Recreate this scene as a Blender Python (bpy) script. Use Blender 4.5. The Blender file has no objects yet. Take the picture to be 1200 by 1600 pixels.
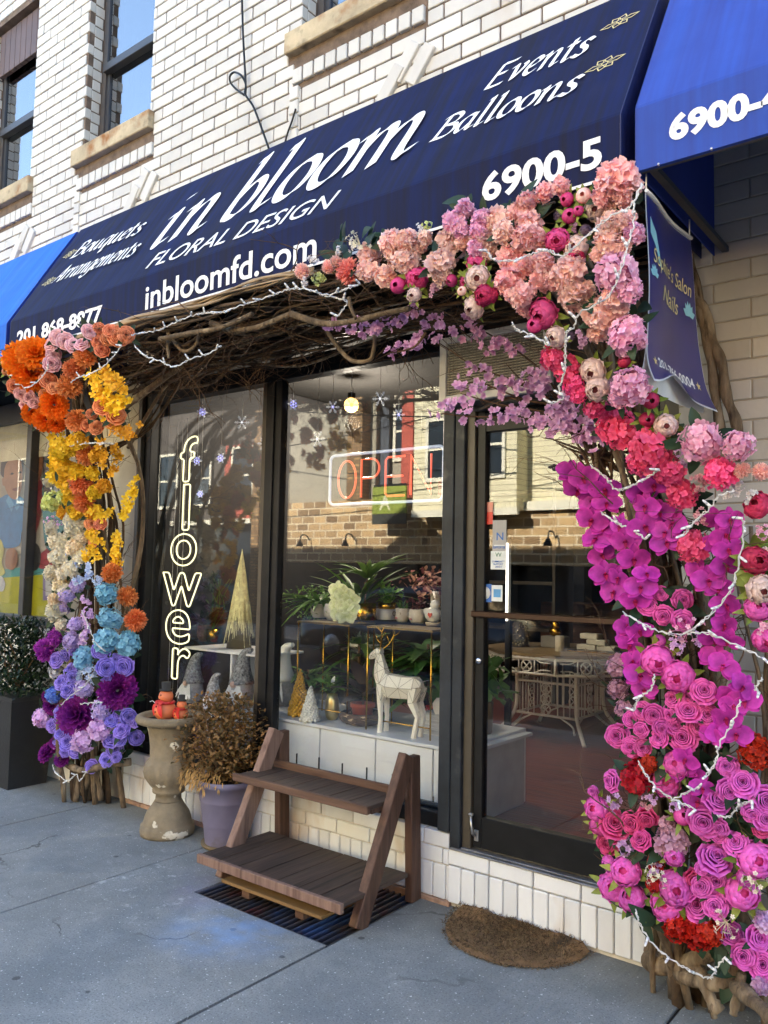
import bpy, bmesh, math, random
import numpy as np
from mathutils import Vector, Matrix, Quaternion
random.seed(7)
PI = math.pi
R_ = math.radians
SC = bpy.context.scene
COL = SC.collection

# ------------------------------------------------------------------ camera
CAM_Y, CAM_Z = -3.29, 1.55
YAW, PITCH, ROLL = R_(38.13), R_(4.18), R_(1.2)
FPX = 1270.0
_f = Vector((-math.sin(YAW) * math.cos(PITCH), math.cos(YAW) * math.cos(PITCH), math.sin(PITCH)))
_r0 = Vector((math.cos(YAW), math.sin(YAW), 0))
_u0 = _r0.cross(_f)
_r = math.cos(ROLL) * _r0 + math.sin(ROLL) * _u0
_u = -math.sin(ROLL) * _r0 + math.cos(ROLL) * _u0
EYE = Vector((0, CAM_Y, CAM_Z))
cd = bpy.data.cameras.new("camera")
cam = bpy.data.objects.new("camera", cd)
COL.objects.link(cam)
cam.matrix_world = Matrix(((_r.x, _u.x, -_f.x, EYE.x), (_r.y, _u.y, -_f.y, EYE.y), (_r.z, _u.z, -_f.z, EYE.z), (0, 0, 0, 1)))
cd.sensor_fit = 'HORIZONTAL'
cd.sensor_width = 36.0
cd.lens = FPX / 1200 * 36.0
cd.clip_start = 0.05
cd.clip_end = 1000
SC.camera = cam


def ray(px, py):
    return _f * 1.0 + _r * ((px - 600) / FPX) - _u * ((py - 800) / FPX)


def at(px, py, y):
    """the point of the scene seen at photo pixel (px, py) at depth y from the facade"""
    d = ray(px, py)
    return EYE + d * ((y - CAM_Y) / d.y)


def atz(px, py, z=0.0):
    d = ray(px, py)
    return EYE + d * ((z - CAM_Z) / d.z)


def size_at(p, rpx):
    return rpx * (p - EYE).dot(_f) / FPX


# ------------------------------------------------------------------ sky, sun, exposure
SUN_EL, SUN_AZ = R_(27), R_(-12)       # sun stands behind the shop, over its roof
w = bpy.data.worlds.new("World")
SC.world = w
w.use_nodes = True
nt = w.node_tree
sky = nt.nodes.new('ShaderNodeTexSky')
sky.sky_type = 'NISHITA'
sky.sun_disc = False
sky.sun_elevation = SUN_EL
sky.sun_rotation = SUN_AZ
sky.air_density = 1.0
sky.dust_density = 0.6
bg = nt.nodes['Background']
bg.inputs['Strength'].default_value = 0.13
nt.links.new(sky.outputs[0], bg.inputs[0])
sl = bpy.data.lights.new("sun", 'SUN')
sun = bpy.data.objects.new("sun", sl)
COL.objects.link(sun)
sl.energy = 5.0
sl.angle = R_(0.5)
sl.color = (1.0, 0.945, 0.86)
sdir = Vector((math.sin(SUN_AZ) * math.cos(SUN_EL), math.cos(SUN_AZ) * math.cos(SUN_EL), math.sin(SUN_EL)))
sun.rotation_euler = sdir.to_track_quat('Z', 'Y').to_euler()
SC.view_settings.view_transform = 'Standard'
SC.view_settings.look = 'None'
SC.view_settings.exposure = 2.95
SC.view_settings.gamma = 1
SC.cycles.transparent_max_bounces = 16
SC.cycles.max_bounces = 10
SC.cycles.glossy_bounces = 5
SC.cycles.caustics_reflective = False
SC.cycles.caustics_refractive = False
SC.cycles.sample_clamp_indirect = 6


# ------------------------------------------------------------------ materials
def newmat(name):
    m = bpy.data.materials.new(name)
    m.use_nodes = True
    return m, m.node_tree, m.node_tree.nodes['Principled BSDF']


def rgb(h):
    """sRGB hex to linear"""
    h = h.lstrip('#')
    out = []
    for k in (0, 2, 4):
        c = int(h[k:k + 2], 16) / 255
        out.append(c / 12.92 if c <= .04045 else ((c + .055) / 1.055) ** 2.4)
    return tuple(out)


def mat(name, col, rough=.6, metal=0.0, var=.12, vscale=6.0, bump=0.0, bscale=60.0, col2=None, spots=None, objvar=0.0, spec=.5, coat=0.0, stretch=None, generated=False):
    m, t, b = newmat(name)
    L = t.links.new
    tc = t.nodes.new('ShaderNodeTexCoord')
    co = tc.outputs['Object']
    if stretch:
        mp = t.nodes.new('ShaderNodeMapping')
        mp.inputs['Scale'].default_value = stretch
        L(co, mp.inputs[0])
        co = mp.outputs[0]
    n = t.nodes.new('ShaderNodeTexNoise')
    n.inputs['Scale'].default_value = vscale
    n.inputs['Detail'].default_value = 8
    n.inputs['Roughness'].default_value = .65
    L(co, n.inputs['Vector'])
    mx = t.nodes.new('ShaderNodeMix')
    mx.data_type = 'RGBA'
    c2 = col2 or tuple(min(1, c * (1 + var * 1.2)) for c in col)
    c1 = col if col2 else tuple(c * (1 - var * 1.4) for c in col)
    mx.inputs[6].default_value = (*c1, 1)
    mx.inputs[7].default_value = (*c2, 1)
    rp = t.nodes.new('ShaderNodeMapRange')
    rp.inputs[1].default_value = .3
    rp.inputs[2].default_value = .7
    L(n.outputs[0], rp.inputs[0])
    L(rp.outputs[0], mx.inputs[0])
    last = mx.outputs[2]
    if spots:                                 # (colour, scale, low, high): weathering patches
        for (sc_, s_s, lo, hi) in spots:
            n2 = t.nodes.new('ShaderNodeTexNoise')
            n2.inputs['Scale'].default_value = s_s
            n2.inputs['Detail'].default_value = 6
            L(co, n2.inputs['Vector'])
            r2 = t.nodes.new('ShaderNodeMapRange')
            r2.inputs[1].default_value = lo
            r2.inputs[2].default_value = hi
            L(n2.outputs[0], r2.inputs[0])
            m2 = t.nodes.new('ShaderNodeMix')
            m2.data_type = 'RGBA'
            L(r2.outputs[0], m2.inputs[0])
            L(last, m2.inputs[6])
            m2.inputs[7].default_value = (*sc_, 1)
            last = m2.outputs[2]
    if objvar:
        oi = t.nodes.new('ShaderNodeObjectInfo')
        hv = t.nodes.new('ShaderNodeHueSaturation')
        a = t.nodes.new('ShaderNodeMapRange')
        a.inputs[3].default_value = 1 - objvar
        a.inputs[4].default_value = 1 + objvar
        L(oi.outputs['Random'], a.inputs[0])
        L(a.outputs[0], hv.inputs['Value'])
        L(last, hv.inputs['Color'])
        last = hv.outputs[0]
    L(last, b.inputs['Base Color'])
    b.inputs['Roughness'].default_value = rough
    b.inputs['Metallic'].default_value = metal
    b.inputs['Specular IOR Level'].default_value = spec
    b.inputs['Coat Weight'].default_value = coat
    if bump:
        nb = t.nodes.new('ShaderNodeTexNoise')
        nb.inputs['Scale'].default_value = bscale
        nb.inputs['Detail'].default_value = 6
        L(co, nb.inputs['Vector'])
        bp = t.nodes.new('ShaderNodeBump')
        bp.inputs['Strength'].default_value = bump
        bp.inputs['Distance'].default_value = .01
        L(nb.outputs[0], bp.inputs['Height'])
        L(bp.outputs[0], b.inputs['Normal'])
    return m


def emit(name, col, strength, base=(.8, .8, .8)):
    m, t, b = newmat(name)
    b.inputs['Base Color'].default_value = (*base, 1)
    b.inputs['Roughness'].default_value = .3
    b.inputs['Emission Color'].default_value = (*col, 1)
    b.inputs['Emission Strength'].default_value = strength
    return m


def petal(name, inner, edge, hv=.016, vv=.12, trans=.3, rough=.55):
    """petal cloth: colour runs from the petal's foot (attribute t = 0) to its rim (1), each bloom a little different"""
    m, t, b = newmat(name)
    L = t.links.new
    a = t.nodes.new('ShaderNodeAttribute')
    a.attribute_name = 't'
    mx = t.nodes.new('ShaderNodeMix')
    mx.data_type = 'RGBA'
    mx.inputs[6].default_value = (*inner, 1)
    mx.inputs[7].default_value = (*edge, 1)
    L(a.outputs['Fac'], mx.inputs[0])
    oi = t.nodes.new('ShaderNodeObjectInfo')
    hs = t.nodes.new('ShaderNodeHueSaturation')
    r1 = t.nodes.new('ShaderNodeMapRange')
    r1.inputs[3].default_value = .5 - hv * .5
    r1.inputs[4].default_value = .5 + hv * .5
    L(oi.outputs['Random'], r1.inputs[0])
    L(r1.outputs[0], hs.inputs['Hue'])
    wn = t.nodes.new('ShaderNodeMath')
    wn.operation = 'MULTIPLY'
    wn.inputs[1].default_value = 7.31
    L(oi.outputs['Random'], wn.inputs[0])
    fr = t.nodes.new('ShaderNodeMath')
    fr.operation = 'FRACT'
    L(wn.outputs[0], fr.inputs[0])
    r2 = t.nodes.new('ShaderNodeMapRange')
    r2.inputs[3].default_value = 1 - vv
    r2.inputs[4].default_value = 1 + vv
    L(fr.outputs[0], r2.inputs[0])
    n = t.nodes.new('ShaderNodeTexNoise')
    n.inputs['Scale'].default_value = 3.2
    n.inputs['Detail'].default_value = 5
    tc = t.nodes.new('ShaderNodeTexCoord')
    L(tc.outputs['Object'], n.inputs['Vector'])
    r3 = t.nodes.new('ShaderNodeMapRange')
    r3.inputs[1].default_value = .3
    r3.inputs[2].default_value = .7
    r3.inputs[3].default_value = .82
    r3.inputs[4].default_value = 1.15
    L(n.outputs[0], r3.inputs[0])
    ml = t.nodes.new('ShaderNodeMath')
    ml.operation = 'MULTIPLY'
    L(r2.outputs[0], ml.inputs[0])
    L(r3.outputs[0], ml.inputs[1])
    L(ml.outputs[0], hs.inputs['Value'])
    L(mx.outputs[2], hs.inputs['Color'])
    L(hs.outputs[0], b.inputs['Base Color'])
    b.inputs['Roughness'].default_value = rough
    b.inputs['Specular IOR Level'].default_value = .3
    tr = t.nodes.new('ShaderNodeBsdfTranslucent')
    L(hs.outputs[0], tr.inputs[0])
    ms = t.nodes.new('ShaderNodeMixShader')
    ms.inputs[0].default_value = trans
    L(b.outputs[0], ms.inputs[1])
    L(tr.outputs[0], ms.inputs[2])
    L(ms.outputs[0], t.nodes['Material Output'].inputs[0])
    return m


def glass(name, tint=(.965, .975, .97), refl=.06, rough=0.0):
    m, t, b = newmat(name)
    t.nodes.remove(b)
    L = t.links.new
    tp = t.nodes.new('ShaderNodeBsdfTransparent')
    tp.inputs[0].default_value = (*tint, 1)
    g = t.nodes.new('ShaderNodeBsdfGlossy')
    g.inputs['Roughness'].default_value = rough
    lw = t.nodes.new('ShaderNodeLayerWeight')
    pw = t.nodes.new('ShaderNodeMath')
    pw.operation = 'POWER'
    pw.inputs[1].default_value = 5
    L(lw.outputs['Facing'], pw.inputs[0])
    fr = t.nodes.new('ShaderNodeMath')           # Schlick: the same from either side of the pane
    fr.operation = 'MULTIPLY_ADD'
    fr.inputs[1].default_value = 1 - refl
    fr.inputs[2].default_value = refl
    L(pw.outputs[0], fr.inputs[0])
    nz = t.nodes.new('ShaderNodeTexNoise')
    nz.inputs['Scale'].default_value = 1.1
    nz.inputs['Detail'].default_value = 1
    tc = t.nodes.new('ShaderNodeTexCoord')
    L(tc.outputs['Object'], nz.inputs['Vector'])
    bp = t.nodes.new('ShaderNodeBump')
    bp.inputs['Strength'].default_value = .05
    bp.inputs['Distance'].default_value = .01
    L(nz.outputs[0], bp.inputs['Height'])
    L(bp.outputs[0], g.inputs['Normal'])
    ms = t.nodes.new('ShaderNodeMixShader')
    L(fr.outputs[0], ms.inputs[0])
    L(tp.outputs[0], ms.inputs[1])
    L(g.outputs[0], ms.inputs[2])
    L(ms.outputs[0], t.nodes['Material Output'].inputs[0])
    return m


# ------------------------------------------------------------------ mesh builder
def catmull(pts, per=6, closed=False):
    P = [Vector(p) for p in pts]
    if len(P) < 3 and not closed:
        return [P[0].lerp(P[-1], k / per) for k in range(per + 1)]
    out = []
    n = len(P)
    rng = range(n) if closed else range(n - 1)
    for i in rng:
        if closed:
            p0, p1, p2, p3 = P[(i - 1) % n], P[i], P[(i + 1) % n], P[(i + 2) % n]
        else:
            p1, p2 = P[i], P[i + 1]
            p0 = P[i - 1] if i else p1 * 2 - p2
            p3 = P[i + 2] if i + 2 < n else p2 * 2 - p1
        for k in range(per):
            s = k / per
            out.append(.5 * ((2 * p1) + (p2 - p0) * s + (2 * p0 - 5 * p1 + 4 * p2 - p3) * s * s + (3 * p1 - p0 - 3 * p2 + p3) * s ** 3))
    if not closed:
        out.append(P[-1].copy())
    return out


class MB:
    def __init__(s):
        s.v, s.f, s.sm, s.t = [], [], [], []

    def add(s, verts, faces, smooth=False, t=None):
        o = len(s.v)
        s.v.extend(tuple(v) for v in verts)
        s.t.extend(t if t is not None else [0.5] * len(verts))
        for f in faces:
            s.f.append(tuple(i + o for i in f))
            s.sm.append(smooth)
        return s

    def merge(s, o, M=None, t=None):
        vs = [M @ Vector(v) for v in o.v] if M is not None else o.v
        k = len(s.v)
        s.v.extend(tuple(v) for v in vs)
        s.t.extend(o.t if t is None else [t] * len(o.v))
        s.f.extend(tuple(i + k for i in f) for f in o.f)
        s.sm.extend(o.sm)
        return s

    def box(s, x0, x1, y0, y1, z0, z1, bev=0.0, M=None, t=None):
        if bev <= 0:
            vs = [(x, y, z) for z in (z0, z1) for y in (y0, y1) for x in (x0, x1)]
            fs = [(0, 2, 3, 1), (4, 5, 7, 6), (0, 1, 5, 4), (2, 6, 7, 3), (0, 4, 6, 2), (1, 3, 7, 5)]
        else:
            b = min(bev, (x1 - x0) * .45, (y1 - y0) * .45, (z1 - z0) * .45)
            vs, fs, idx = [], [], {}
            for sx in (0, 1):
                for sy in (0, 1):
                    for sz in (0, 1):
                        X, Y, Z = (x0, x1)[sx], (y0, y1)[sy], (z0, z1)[sz]
                        ix, iy, iz = X + (b if not sx else -b), Y + (b if not sy else -b), Z + (b if not sz else -b)
                        for a, p in ((0, (X, iy, iz)), (1, (ix, Y, iz)), (2, (ix, iy, Z))):
                            idx[(sx, sy, sz, a)] = len(vs)
                            vs.append(p)
            q = lambda *k: tuple(idx[i] for i in k)
            for a in range(3):
                for e in (0, 1):
                    def c(u, v):
                        k = [0, 0, 0]
                        k[a] = e
                        k[(a + 1) % 3] = u
                        k[(a + 2) % 3] = v
                        return (*k, a)
                    f = q(c(0, 0), c(1, 0), c(1, 1), c(0, 1))
                    fs.append(f if e else f[::-1])
            for a in range(3):
                for u in (0, 1):
                    for v in (0, 1):
                        a1, a2 = (a + 1) % 3, (a + 2) % 3
                        def c(e, ax):
                            k = [0, 0, 0]
                            k[a] = e
                            k[a1] = u
                            k[a2] = v
                            return (*k, ax)
                        f = q(c(0, a1), c(1, a1), c(1, a2), c(0, a2))
                        fs.append(f if (u == v) == False else f[::-1])
            for sx in (0, 1):
                for sy in (0, 1):
                    for sz in (0, 1):
                        f = q((sx, sy, sz, 0), (sx, sy, sz, 1), (sx, sy, sz, 2))
                        fs.append(f if (sx + sy + sz) % 2 else f[::-1])
        if M is not None:
            vs = [M @ Vector(v) for v in vs]
        return s.add(vs, fs, t=None if t is None else [t] * len(vs))

    def beam(s, a, b, w, h, up=(0, 0, 1), bev=.002):
        """square timber from a to b, w across, h along up"""
        a, b = Vector(a), Vector(b)
        z = (b - a).normalized()
        x = Vector(up).cross(z)
        if x.length < 1e-4:
            x = Vector((1, 0, 0)).cross(z)
        x.normalize()
        y = z.cross(x)
        M = Matrix(((x.x, y.x, z.x, a.x), (x.y, y.y, z.y, a.y), (x.z, y.z, z.z, a.z), (0, 0, 0, 1)))
        return s.box(-w / 2, w / 2, -h / 2, h / 2, 0, (b - a).length, bev, M)

    def tube(s, pts, r, n=6, cap=True, smooth=True, t=None):
        P = [Vector(p) for p in pts]
        k = len(P)
        rs = [r] * k if not hasattr(r, '__len__') else list(r)
        if len(rs) == 2 and k != 2:
            rs = [rs[0] + (rs[1] - rs[0]) * i / (k - 1) for i in range(k)]
        T = [(P[min(i + 1, k - 1)] - P[max(i - 1, 0)]).normalized() for i in range(k)]
        ref = Vector((0, 0, 1)) if abs(T[0].z) < .9 else Vector((1, 0, 0))
        u = ref.cross(T[0]).normalized()
        vs, fs = [], []
        for i in range(k):
            u = u - T[i] * u.dot(T[i])
            if u.length < 1e-6:
                u = T[i].orthogonal()
            u.normalize()
            v = T[i].cross(u)
            for j in range(n):
                a = 2 * PI * j / n
                vs.append(P[i] + (u * math.cos(a) + v * math.sin(a)) * rs[i])
        for i in range(k - 1):
            for j in range(n):
                fs.append((i * n + j, i * n + (j + 1) % n, (i + 1) * n + (j + 1) % n, (i + 1) * n + j))
        s.add(vs, fs, smooth, t=None if t is None else [t] * len(vs))
        if cap:
            o = len(s.v) - k * n
            s.f.append(tuple(o + j for j in range(n))[::-1])
            s.f.append(tuple(o + (k - 1) * n + j for j in range(n)))
            s.sm += [False, False]
        return s

    def lathe(s, prof, n=24, c=(0, 0, 0), smooth=True, flute=None, t=None):
        """prof: (radius, z) from bottom to top"""
        vs, fs = [], []
        for (r, z) in prof:
            for j in range(n):
                a = 2 * PI * j / n
                rr = r * (1 + (flute(a, z) if flute else 0))
                vs.append((c[0] + rr * math.cos(a), c[1] + rr * math.sin(a), c[2] + z))
        k = len(prof)
        for i in range(k - 1):
            for j in range(n):
                fs.append((i * n + j, i * n + (j + 1) % n, (i + 1) * n + (j + 1) % n, (i + 1) * n + j))
        s.add(vs, fs, smooth, t=None if t is None else [t] * len(vs))
        o = len(s.v) - k * n
        if prof[0][0] > 1e-5:
            s.f.append(tuple(o + j for j in range(n))[::-1]); s.sm.append(False)
        if prof[-1][0] > 1e-5:
            s.f.append(tuple(o + (k - 1) * n + j for j in range(n))); s.sm.append(False)
        return s

    def ball(s, c, r, n=10, m=7, sc=(1, 1, 1), t=None):
        prof = [(r * math.sin(PI * i / m), -r * math.cos(PI * i / m)) for i in range(m + 1)]
        prof[0] = (1e-6, -r)
        prof[-1] = (1e-6, r)
        b = MB().lathe(prof, n)
        c = Vector(c)
        vs = [(c.x + v[0] * sc[0], c.y + v[1] * sc[1], c.z + v[2] * sc[2]) for v in b.v]
        return s.add(vs, [f for f in b.f if len(f) == 4], True, t=None if t is None else [t] * len(vs))

    def prism(s, poly, axis, a, b):
        """poly 2D outline extruded along axis 0/1/2 from a to b"""
        n = len(poly)
        def P(p, k):
            q = list(p)
            q.insert(axis, k)
            return tuple(q)
        vs = [P(p, a) for p in poly] + [P(p, b) for p in poly]
        fs = [tuple(range(n))[::-1], tuple(range(n, 2 * n))] + [(i, (i + 1) % n, n + (i + 1) % n, n + i) for i in range(n)]
        return s.add(vs, fs)

    def leaf(s, base, d, up, ln, wd, fold=.25, droop=.3, nseg=4, t=None, tip=1.0):
        """a folded leaf blade from base along d"""
        d, up = Vector(d).normalized(), Vector(up)
        x = d.cross(up)
        if x.length < 1e-4:
            x = d.orthogonal()
        x.normalize()
        up = x.cross(d)
        vs, fs = [], []
        base = Vector(base)
        for i in range(nseg + 1):
            q = i / nseg
            ww = wd * (math.sin(PI * min(.985, .08 + q ** .8 * .92)) ** .8) * .5
            c = base + d * (ln * q) - up * (droop * ln * q * q)
            vs += [c - x * ww + up * ww * fold, c, c + x * ww + up * ww * fold]
        for i in range(nseg):
            o = i * 3
            fs += [(o, o + 1, o + 4, o + 3), (o + 1, o + 2, o + 5, o + 4)]
        s.add(vs, fs, True, t=None if t is None else [t] * len(vs))
        return s

    def mesh(s, name):
        me = bpy.data.meshes.new(name)
        me.from_pydata(s.v, [], s.f)
        me.polygons.foreach_set('use_smooth', s.sm)
        a = me.attributes.new('t', 'FLOAT', 'POINT')
        a.data.foreach_set('value', s.t)
        me.update()
        return me

    def build(s, name, m, parent=None, loc=None):
        return obj(name, s.mesh(name), m, parent, loc)


def obj(name, me, m, parent=None, loc=None, rot=None):
    o = bpy.data.objects.new(name, me)
    COL.objects.link(o)
    if m is not None:
        if len(me.materials) == 0:
            me.materials.append(m)
        elif me.materials[0] is not m:
            o.material_slots[0].link = 'OBJECT'
            o.material_slots[0].material = m
    if parent is not None:
        o.parent = parent
    if loc is not None:
        o.location = loc
    if rot is not None:
        o.rotation_mode = 'QUATERNION'
        o.rotation_quaternion = rot
    return o


def tag(o, label, cat, group=None):
    o['label'] = label
    o['category'] = cat
    if group:
        o['group'] = group
    return o


def thing(name, label, cat, loc=(0, 0, 0), rz=0.0, group=None):
    o = bpy.data.objects.new(name, None)
    COL.objects.link(o)
    o.empty_display_size = .1
    o.location = loc
    o.rotation_euler = (0, 0, rz)
    return tag(o, label, cat, group)


def struct(name, mb, m):
    o = mb.build(name, m)
    o['kind'] = 'structure'
    return o


def text_mesh(body, offset=0.0, shear=0.0, extrude=0.0):
    c = bpy.data.curves.new("lettering", 'FONT')
    c.body = body
    c.offset = offset
    c.shear = shear
    c.extrude = extrude
    c.resolution_u = 4
    o = bpy.data.objects.new("lettering", c)
    COL.objects.link(o)
    dg = bpy.context.evaluated_depsgraph_get()
    me = bpy.data.meshes.new_from_object(o.evaluated_get(dg))
    bpy.data.objects.remove(o)
    V = np.array([v.co[:] for v in me.vertices])
    F = [tuple(p.vertices) for p in me.polygons]
    bpy.data.meshes.remove(me)
    return V, F


def fit_text(body, u0, u1, v0, v1, M, offset=0.0, shear=0.0, thick=.0015, skew=0.0):
    """lettering that fills the box u0..u1 x v0..v1 of the plane M; skew lifts the right end"""
    V, F = text_mesh(body, offset, shear, .01)
    lo, hi = V.min(0), V.max(0)
    mb = MB()
    vs = []
    for p in V:
        a = (p[0] - lo[0]) / (hi[0] - lo[0])
        b = (p[1] - lo[1]) / (hi[1] - lo[1])
        vs.append(M @ Vector((u0 + a * (u1 - u0), v0 + b * (v1 - v0) + a * skew, .0015 + (thick if p[2] > 0 else 0))))
    mb.add(vs, F)
    return mb
# ------------------------------------------------------------------ shared materials
CONC = rgb('8f979c')


def sidewalk_mat():
    m, t, b = newmat('concrete')
    L = t.links.new
    tc = t.nodes.new('ShaderNodeTexCoord')
    co = tc.outputs['Object']

    def noise(scale, detail=6, rough=.6):
        n = t.nodes.new('ShaderNodeTexNoise')
        n.inputs['Scale'].default_value = scale
        n.inputs['Detail'].default_value = detail
        n.inputs['Roughness'].default_value = rough
        L(co, n.inputs['Vector'])
        return n.outputs[0]

    def ramp(x, lo, hi, a=0.0, z=1.0):
        r = t.nodes.new('ShaderNodeMapRange')
        r.inputs[1].default_value = lo
        r.inputs[2].default_value = hi
        r.inputs[3].default_value = a
        r.inputs[4].default_value = z
        L(x, r.inputs[0])
        return r.outputs[0]

    def mix(f, a, c):
        x = t.nodes.new('ShaderNodeMix')
        x.data_type = 'RGBA'
        L(f, x.inputs[0])
        if isinstance(a, tuple):
            x.inputs[6].default_value = (*a, 1)
        else:
            L(a, x.inputs[6])
        if isinstance(c, tuple):
            x.inputs[7].default_value = (*c, 1)
        else:
            L(c, x.inputs[7])
        return x.outputs[2]

    def mul(a, c):
        x = t.nodes.new('ShaderNodeMath')
        x.operation = 'MULTIPLY'
        for k, q in enumerate((a, c)):
            if isinstance(q, float):
                x.inputs[k].default_value = q
            else:
                L(q, x.inputs[k])
        return x.outputs[0]
    col = mix(ramp(noise(1.6, 8), .35, .65), (.20, .215, .218), (.305, .322, .322))
    col = mix(ramp(noise(9, 10, .75), .35, .72, 0, .75), col, (.15, .172, .182))
    col = mix(ramp(noise(130, 3), .50, .66, 0, .7), col, (.10, .115, .12))
    col = mix(ramp(noise(80, 2), .66, .71, 0, .9), col, (.66, .69, .70))
    # dark gum spots
    v = t.nodes.new('ShaderNodeTexVoronoi')
    v.inputs['Scale'].default_value = 4.6
    v.inputs['Randomness'].default_value = 1
    L(co, v.inputs['Vector'])
    sub = t.nodes.new('ShaderNodeMath')
    sub.operation = 'MULTIPLY_ADD'
    sub.inputs[1].default_value = .05
    L(noise(30, 3), sub.inputs[0])
    L(v.outputs['Distance'], sub.inputs[2])
    col = mix(ramp(sub.outputs[0], .085, .105, .8, 0), col, (.055, .06, .063))
    ve = t.nodes.new('ShaderNodeTexVoronoi')     # a few hair cracks
    ve.feature = 'DISTANCE_TO_EDGE'
    ve.inputs['Scale'].default_value = .55
    wp = t.nodes.new('ShaderNodeVectorMath')
    wp.operation = 'MULTIPLY_ADD'
    nn_ = t.nodes.new('ShaderNodeTexNoise')
    nn_.inputs['Scale'].default_value = 4
    nn_.inputs['Detail'].default_value = 7
    L(co, nn_.inputs['Vector'])
    L(nn_.outputs['Color'], wp.inputs[0])
    wp.inputs[1].default_value = (.35, .35, 0)
    L(co, wp.inputs[2])
    L(wp.outputs[0], ve.inputs['Vector'])
    col = mix(mul(ramp(ve.outputs['Distance'], .0012, .0035, 1, 0), ramp(noise(1.1, 2), .52, .6)), col, (.07, .075, .075))
    # large soft stains
    col = mix(ramp(noise(.9, 4, .6), .5, .72, 0, .45), col, (.135, .145, .14))
    # chalky scuffs in front of the planters

    def blob(x, y, r, soft=.6):
        d = t.nodes.new('ShaderNodeVectorMath')
        d.operation = 'DISTANCE'
        L(co, d.inputs[0])
        d.inputs[1].default_value = (x, y, 0)
        return ramp(d.outputs['Value'], r * (1 - soft), r, 1, 0)
    scuff = ramp(noise(11, 9, .75), .56, .66)
    col = mix(mul(mul(blob(-3.35, -.72, .55), scuff), .7), col, (.55, .57, .57))
    col = mix(mul(mul(blob(-3.95, -.35, .5), scuff), .5), col, (.5, .52, .5))
    # spray paint overspray beside the grating
    sp = ramp(noise(5, 6, .6), .35, .75)
    col = mix(mul(mul(blob(-2.72, -.83, .36, .8), sp), .75), col, (.16, .33, .66))
    col = mix(mul(mul(blob(-3.12, -.55, .35, .8), sp), .45), col, (.28, .22, .42))
    # patchy darker strip along the wall
    sx = t.nodes.new('ShaderNodeSeparateXYZ')
    L(co, sx.inputs[0])
    col = mix(mul(ramp(sx.outputs['Y'], -.42, -.02), ramp(noise(4, 6), .25, .7, .15, .8)), col, (.115, .115, .095))
    L(col, b.inputs['Base Color'])
    b.inputs['Roughness'].default_value = .85
    bp = t.nodes.new('ShaderNodeBump')
    bp.inputs['Strength'].default_value = .5
    bp.inputs['Distance'].default_value = .004
    # broom-brushed lines on the slab by the door, fine grit elsewhere
    wv = t.nodes.new('ShaderNodeTexWave')
    wv.bands_direction = 'X'
    wv.inputs['Scale'].default_value = 11
    wv.inputs['Distortion'].default_value = 3
    wv.inputs['Detail'].default_value = 3
    wv.inputs['Detail Scale'].default_value = .6
    L(co, wv.inputs['Vector'])
    ad = t.nodes.new('ShaderNodeMath')
    ad.operation = 'ADD'
    L(noise(220, 4), ad.inputs[0])
    L(mul(wv.outputs[0], mul(ramp(sx.outputs['X'], -2.1, -1.6), .55)), ad.inputs[1])
    L(ad.outputs[0], bp.inputs['Height'])
    L(bp.outputs[0], b.inputs['Normal'])
    return m


M_CONC = sidewalk_mat()
M_ASPH = mat('asphalt', (.05, .05, .052), .9, var=.25, vscale=3, bump=.4, bscale=150)
M_DARK = mat('joint_dirt', (.03, .03, .028), .95, vscale=20)
M_BLACKM = mat('black_metal', (.009, .0095, .0105), .42, var=.3, vscale=9, bump=.08, bscale=30, spec=.25)
M_GREYM = mat('weathered_black_paint', (.022, .027, .034), .5, var=.35, vscale=5, bump=.15, bscale=25, spec=.3, spots=[((.075, .075, .075), 7, .6, .72)])
M_BRONZE = mat('bronze_metal', (.06, .05, .036), .45, var=.2, vscale=4)
M_MORTAR = mat('mortar', (.15, .105, .075), .95, var=.3, vscale=12, bump=.5, bscale=120)
M_SILL = mat('stone_sill', rgb('b3a283'), .85, var=.22, vscale=5, bump=.3, bscale=60, spots=[(rgb('8d5a26'), 6, .56, .72), (rgb('6f654f'), 9, .6, .75)])
M_GLASS = glass('window_glass', refl=.064)
M_GLASSP = glass('poster_glass', refl=.012, tint=(.95, .96, .96))
M_GLASSUP = glass('upper_window_glass', refl=.40, tint=(.5, .52, .52))
M_WFRAME = mat('brown_aluminium', (.07, .06, .055), .45, vscale=5)
M_STUCCO = mat('beige_stucco', rgb('b9ae9a'), .9, var=.1, vscale=3, bump=.3, bscale=90)


def brick_paint(name, base, stain, rough=.55, sscale=2.2, lo=.58, hi=.72):
    """white glazed brick: attribute t tints each brick, rust stains run down below the sills"""
    m = mat(name, base, rough, var=.05, vscale=4, bump=.25, bscale=45, spots=[(stain, sscale, lo, hi)], stretch=(1, 1, .45))
    t = m.node_tree
    b = t.nodes['Principled BSDF']
    src = b.inputs['Base Color'].links[0].from_socket
    a = t.nodes.new('ShaderNodeAttribute')
    a.attribute_name = 't'
    hs = t.nodes.new('ShaderNodeHueSaturation')
    r = t.nodes.new('ShaderNodeMapRange')
    r.inputs[3].default_value = .86
    r.inputs[4].default_value = 1.07
    t.links.new(a.outputs['Fac'], r.inputs[0])
    t.links.new(r.outputs[0], hs.inputs['Value'])
    t.links.new(src, hs.inputs['Color'])
    t.links.new(hs.outputs[0], b.inputs['Base Color'])
    return m


M_BRICK = brick_paint('white_glazed_brick', rgb('cdc8be'), rgb('b0946f'), lo=.6, hi=.82)
M_BASEBRICK = brick_paint('white_painted_brick', rgb('dde1e5'), rgb('b3905e'), lo=.58, hi=.80, sscale=3)
M_SIDEBRICK = brick_paint('cream_painted_brick', rgb('b4b0a6'), rgb('918774'), lo=.62, hi=.8)

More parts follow.
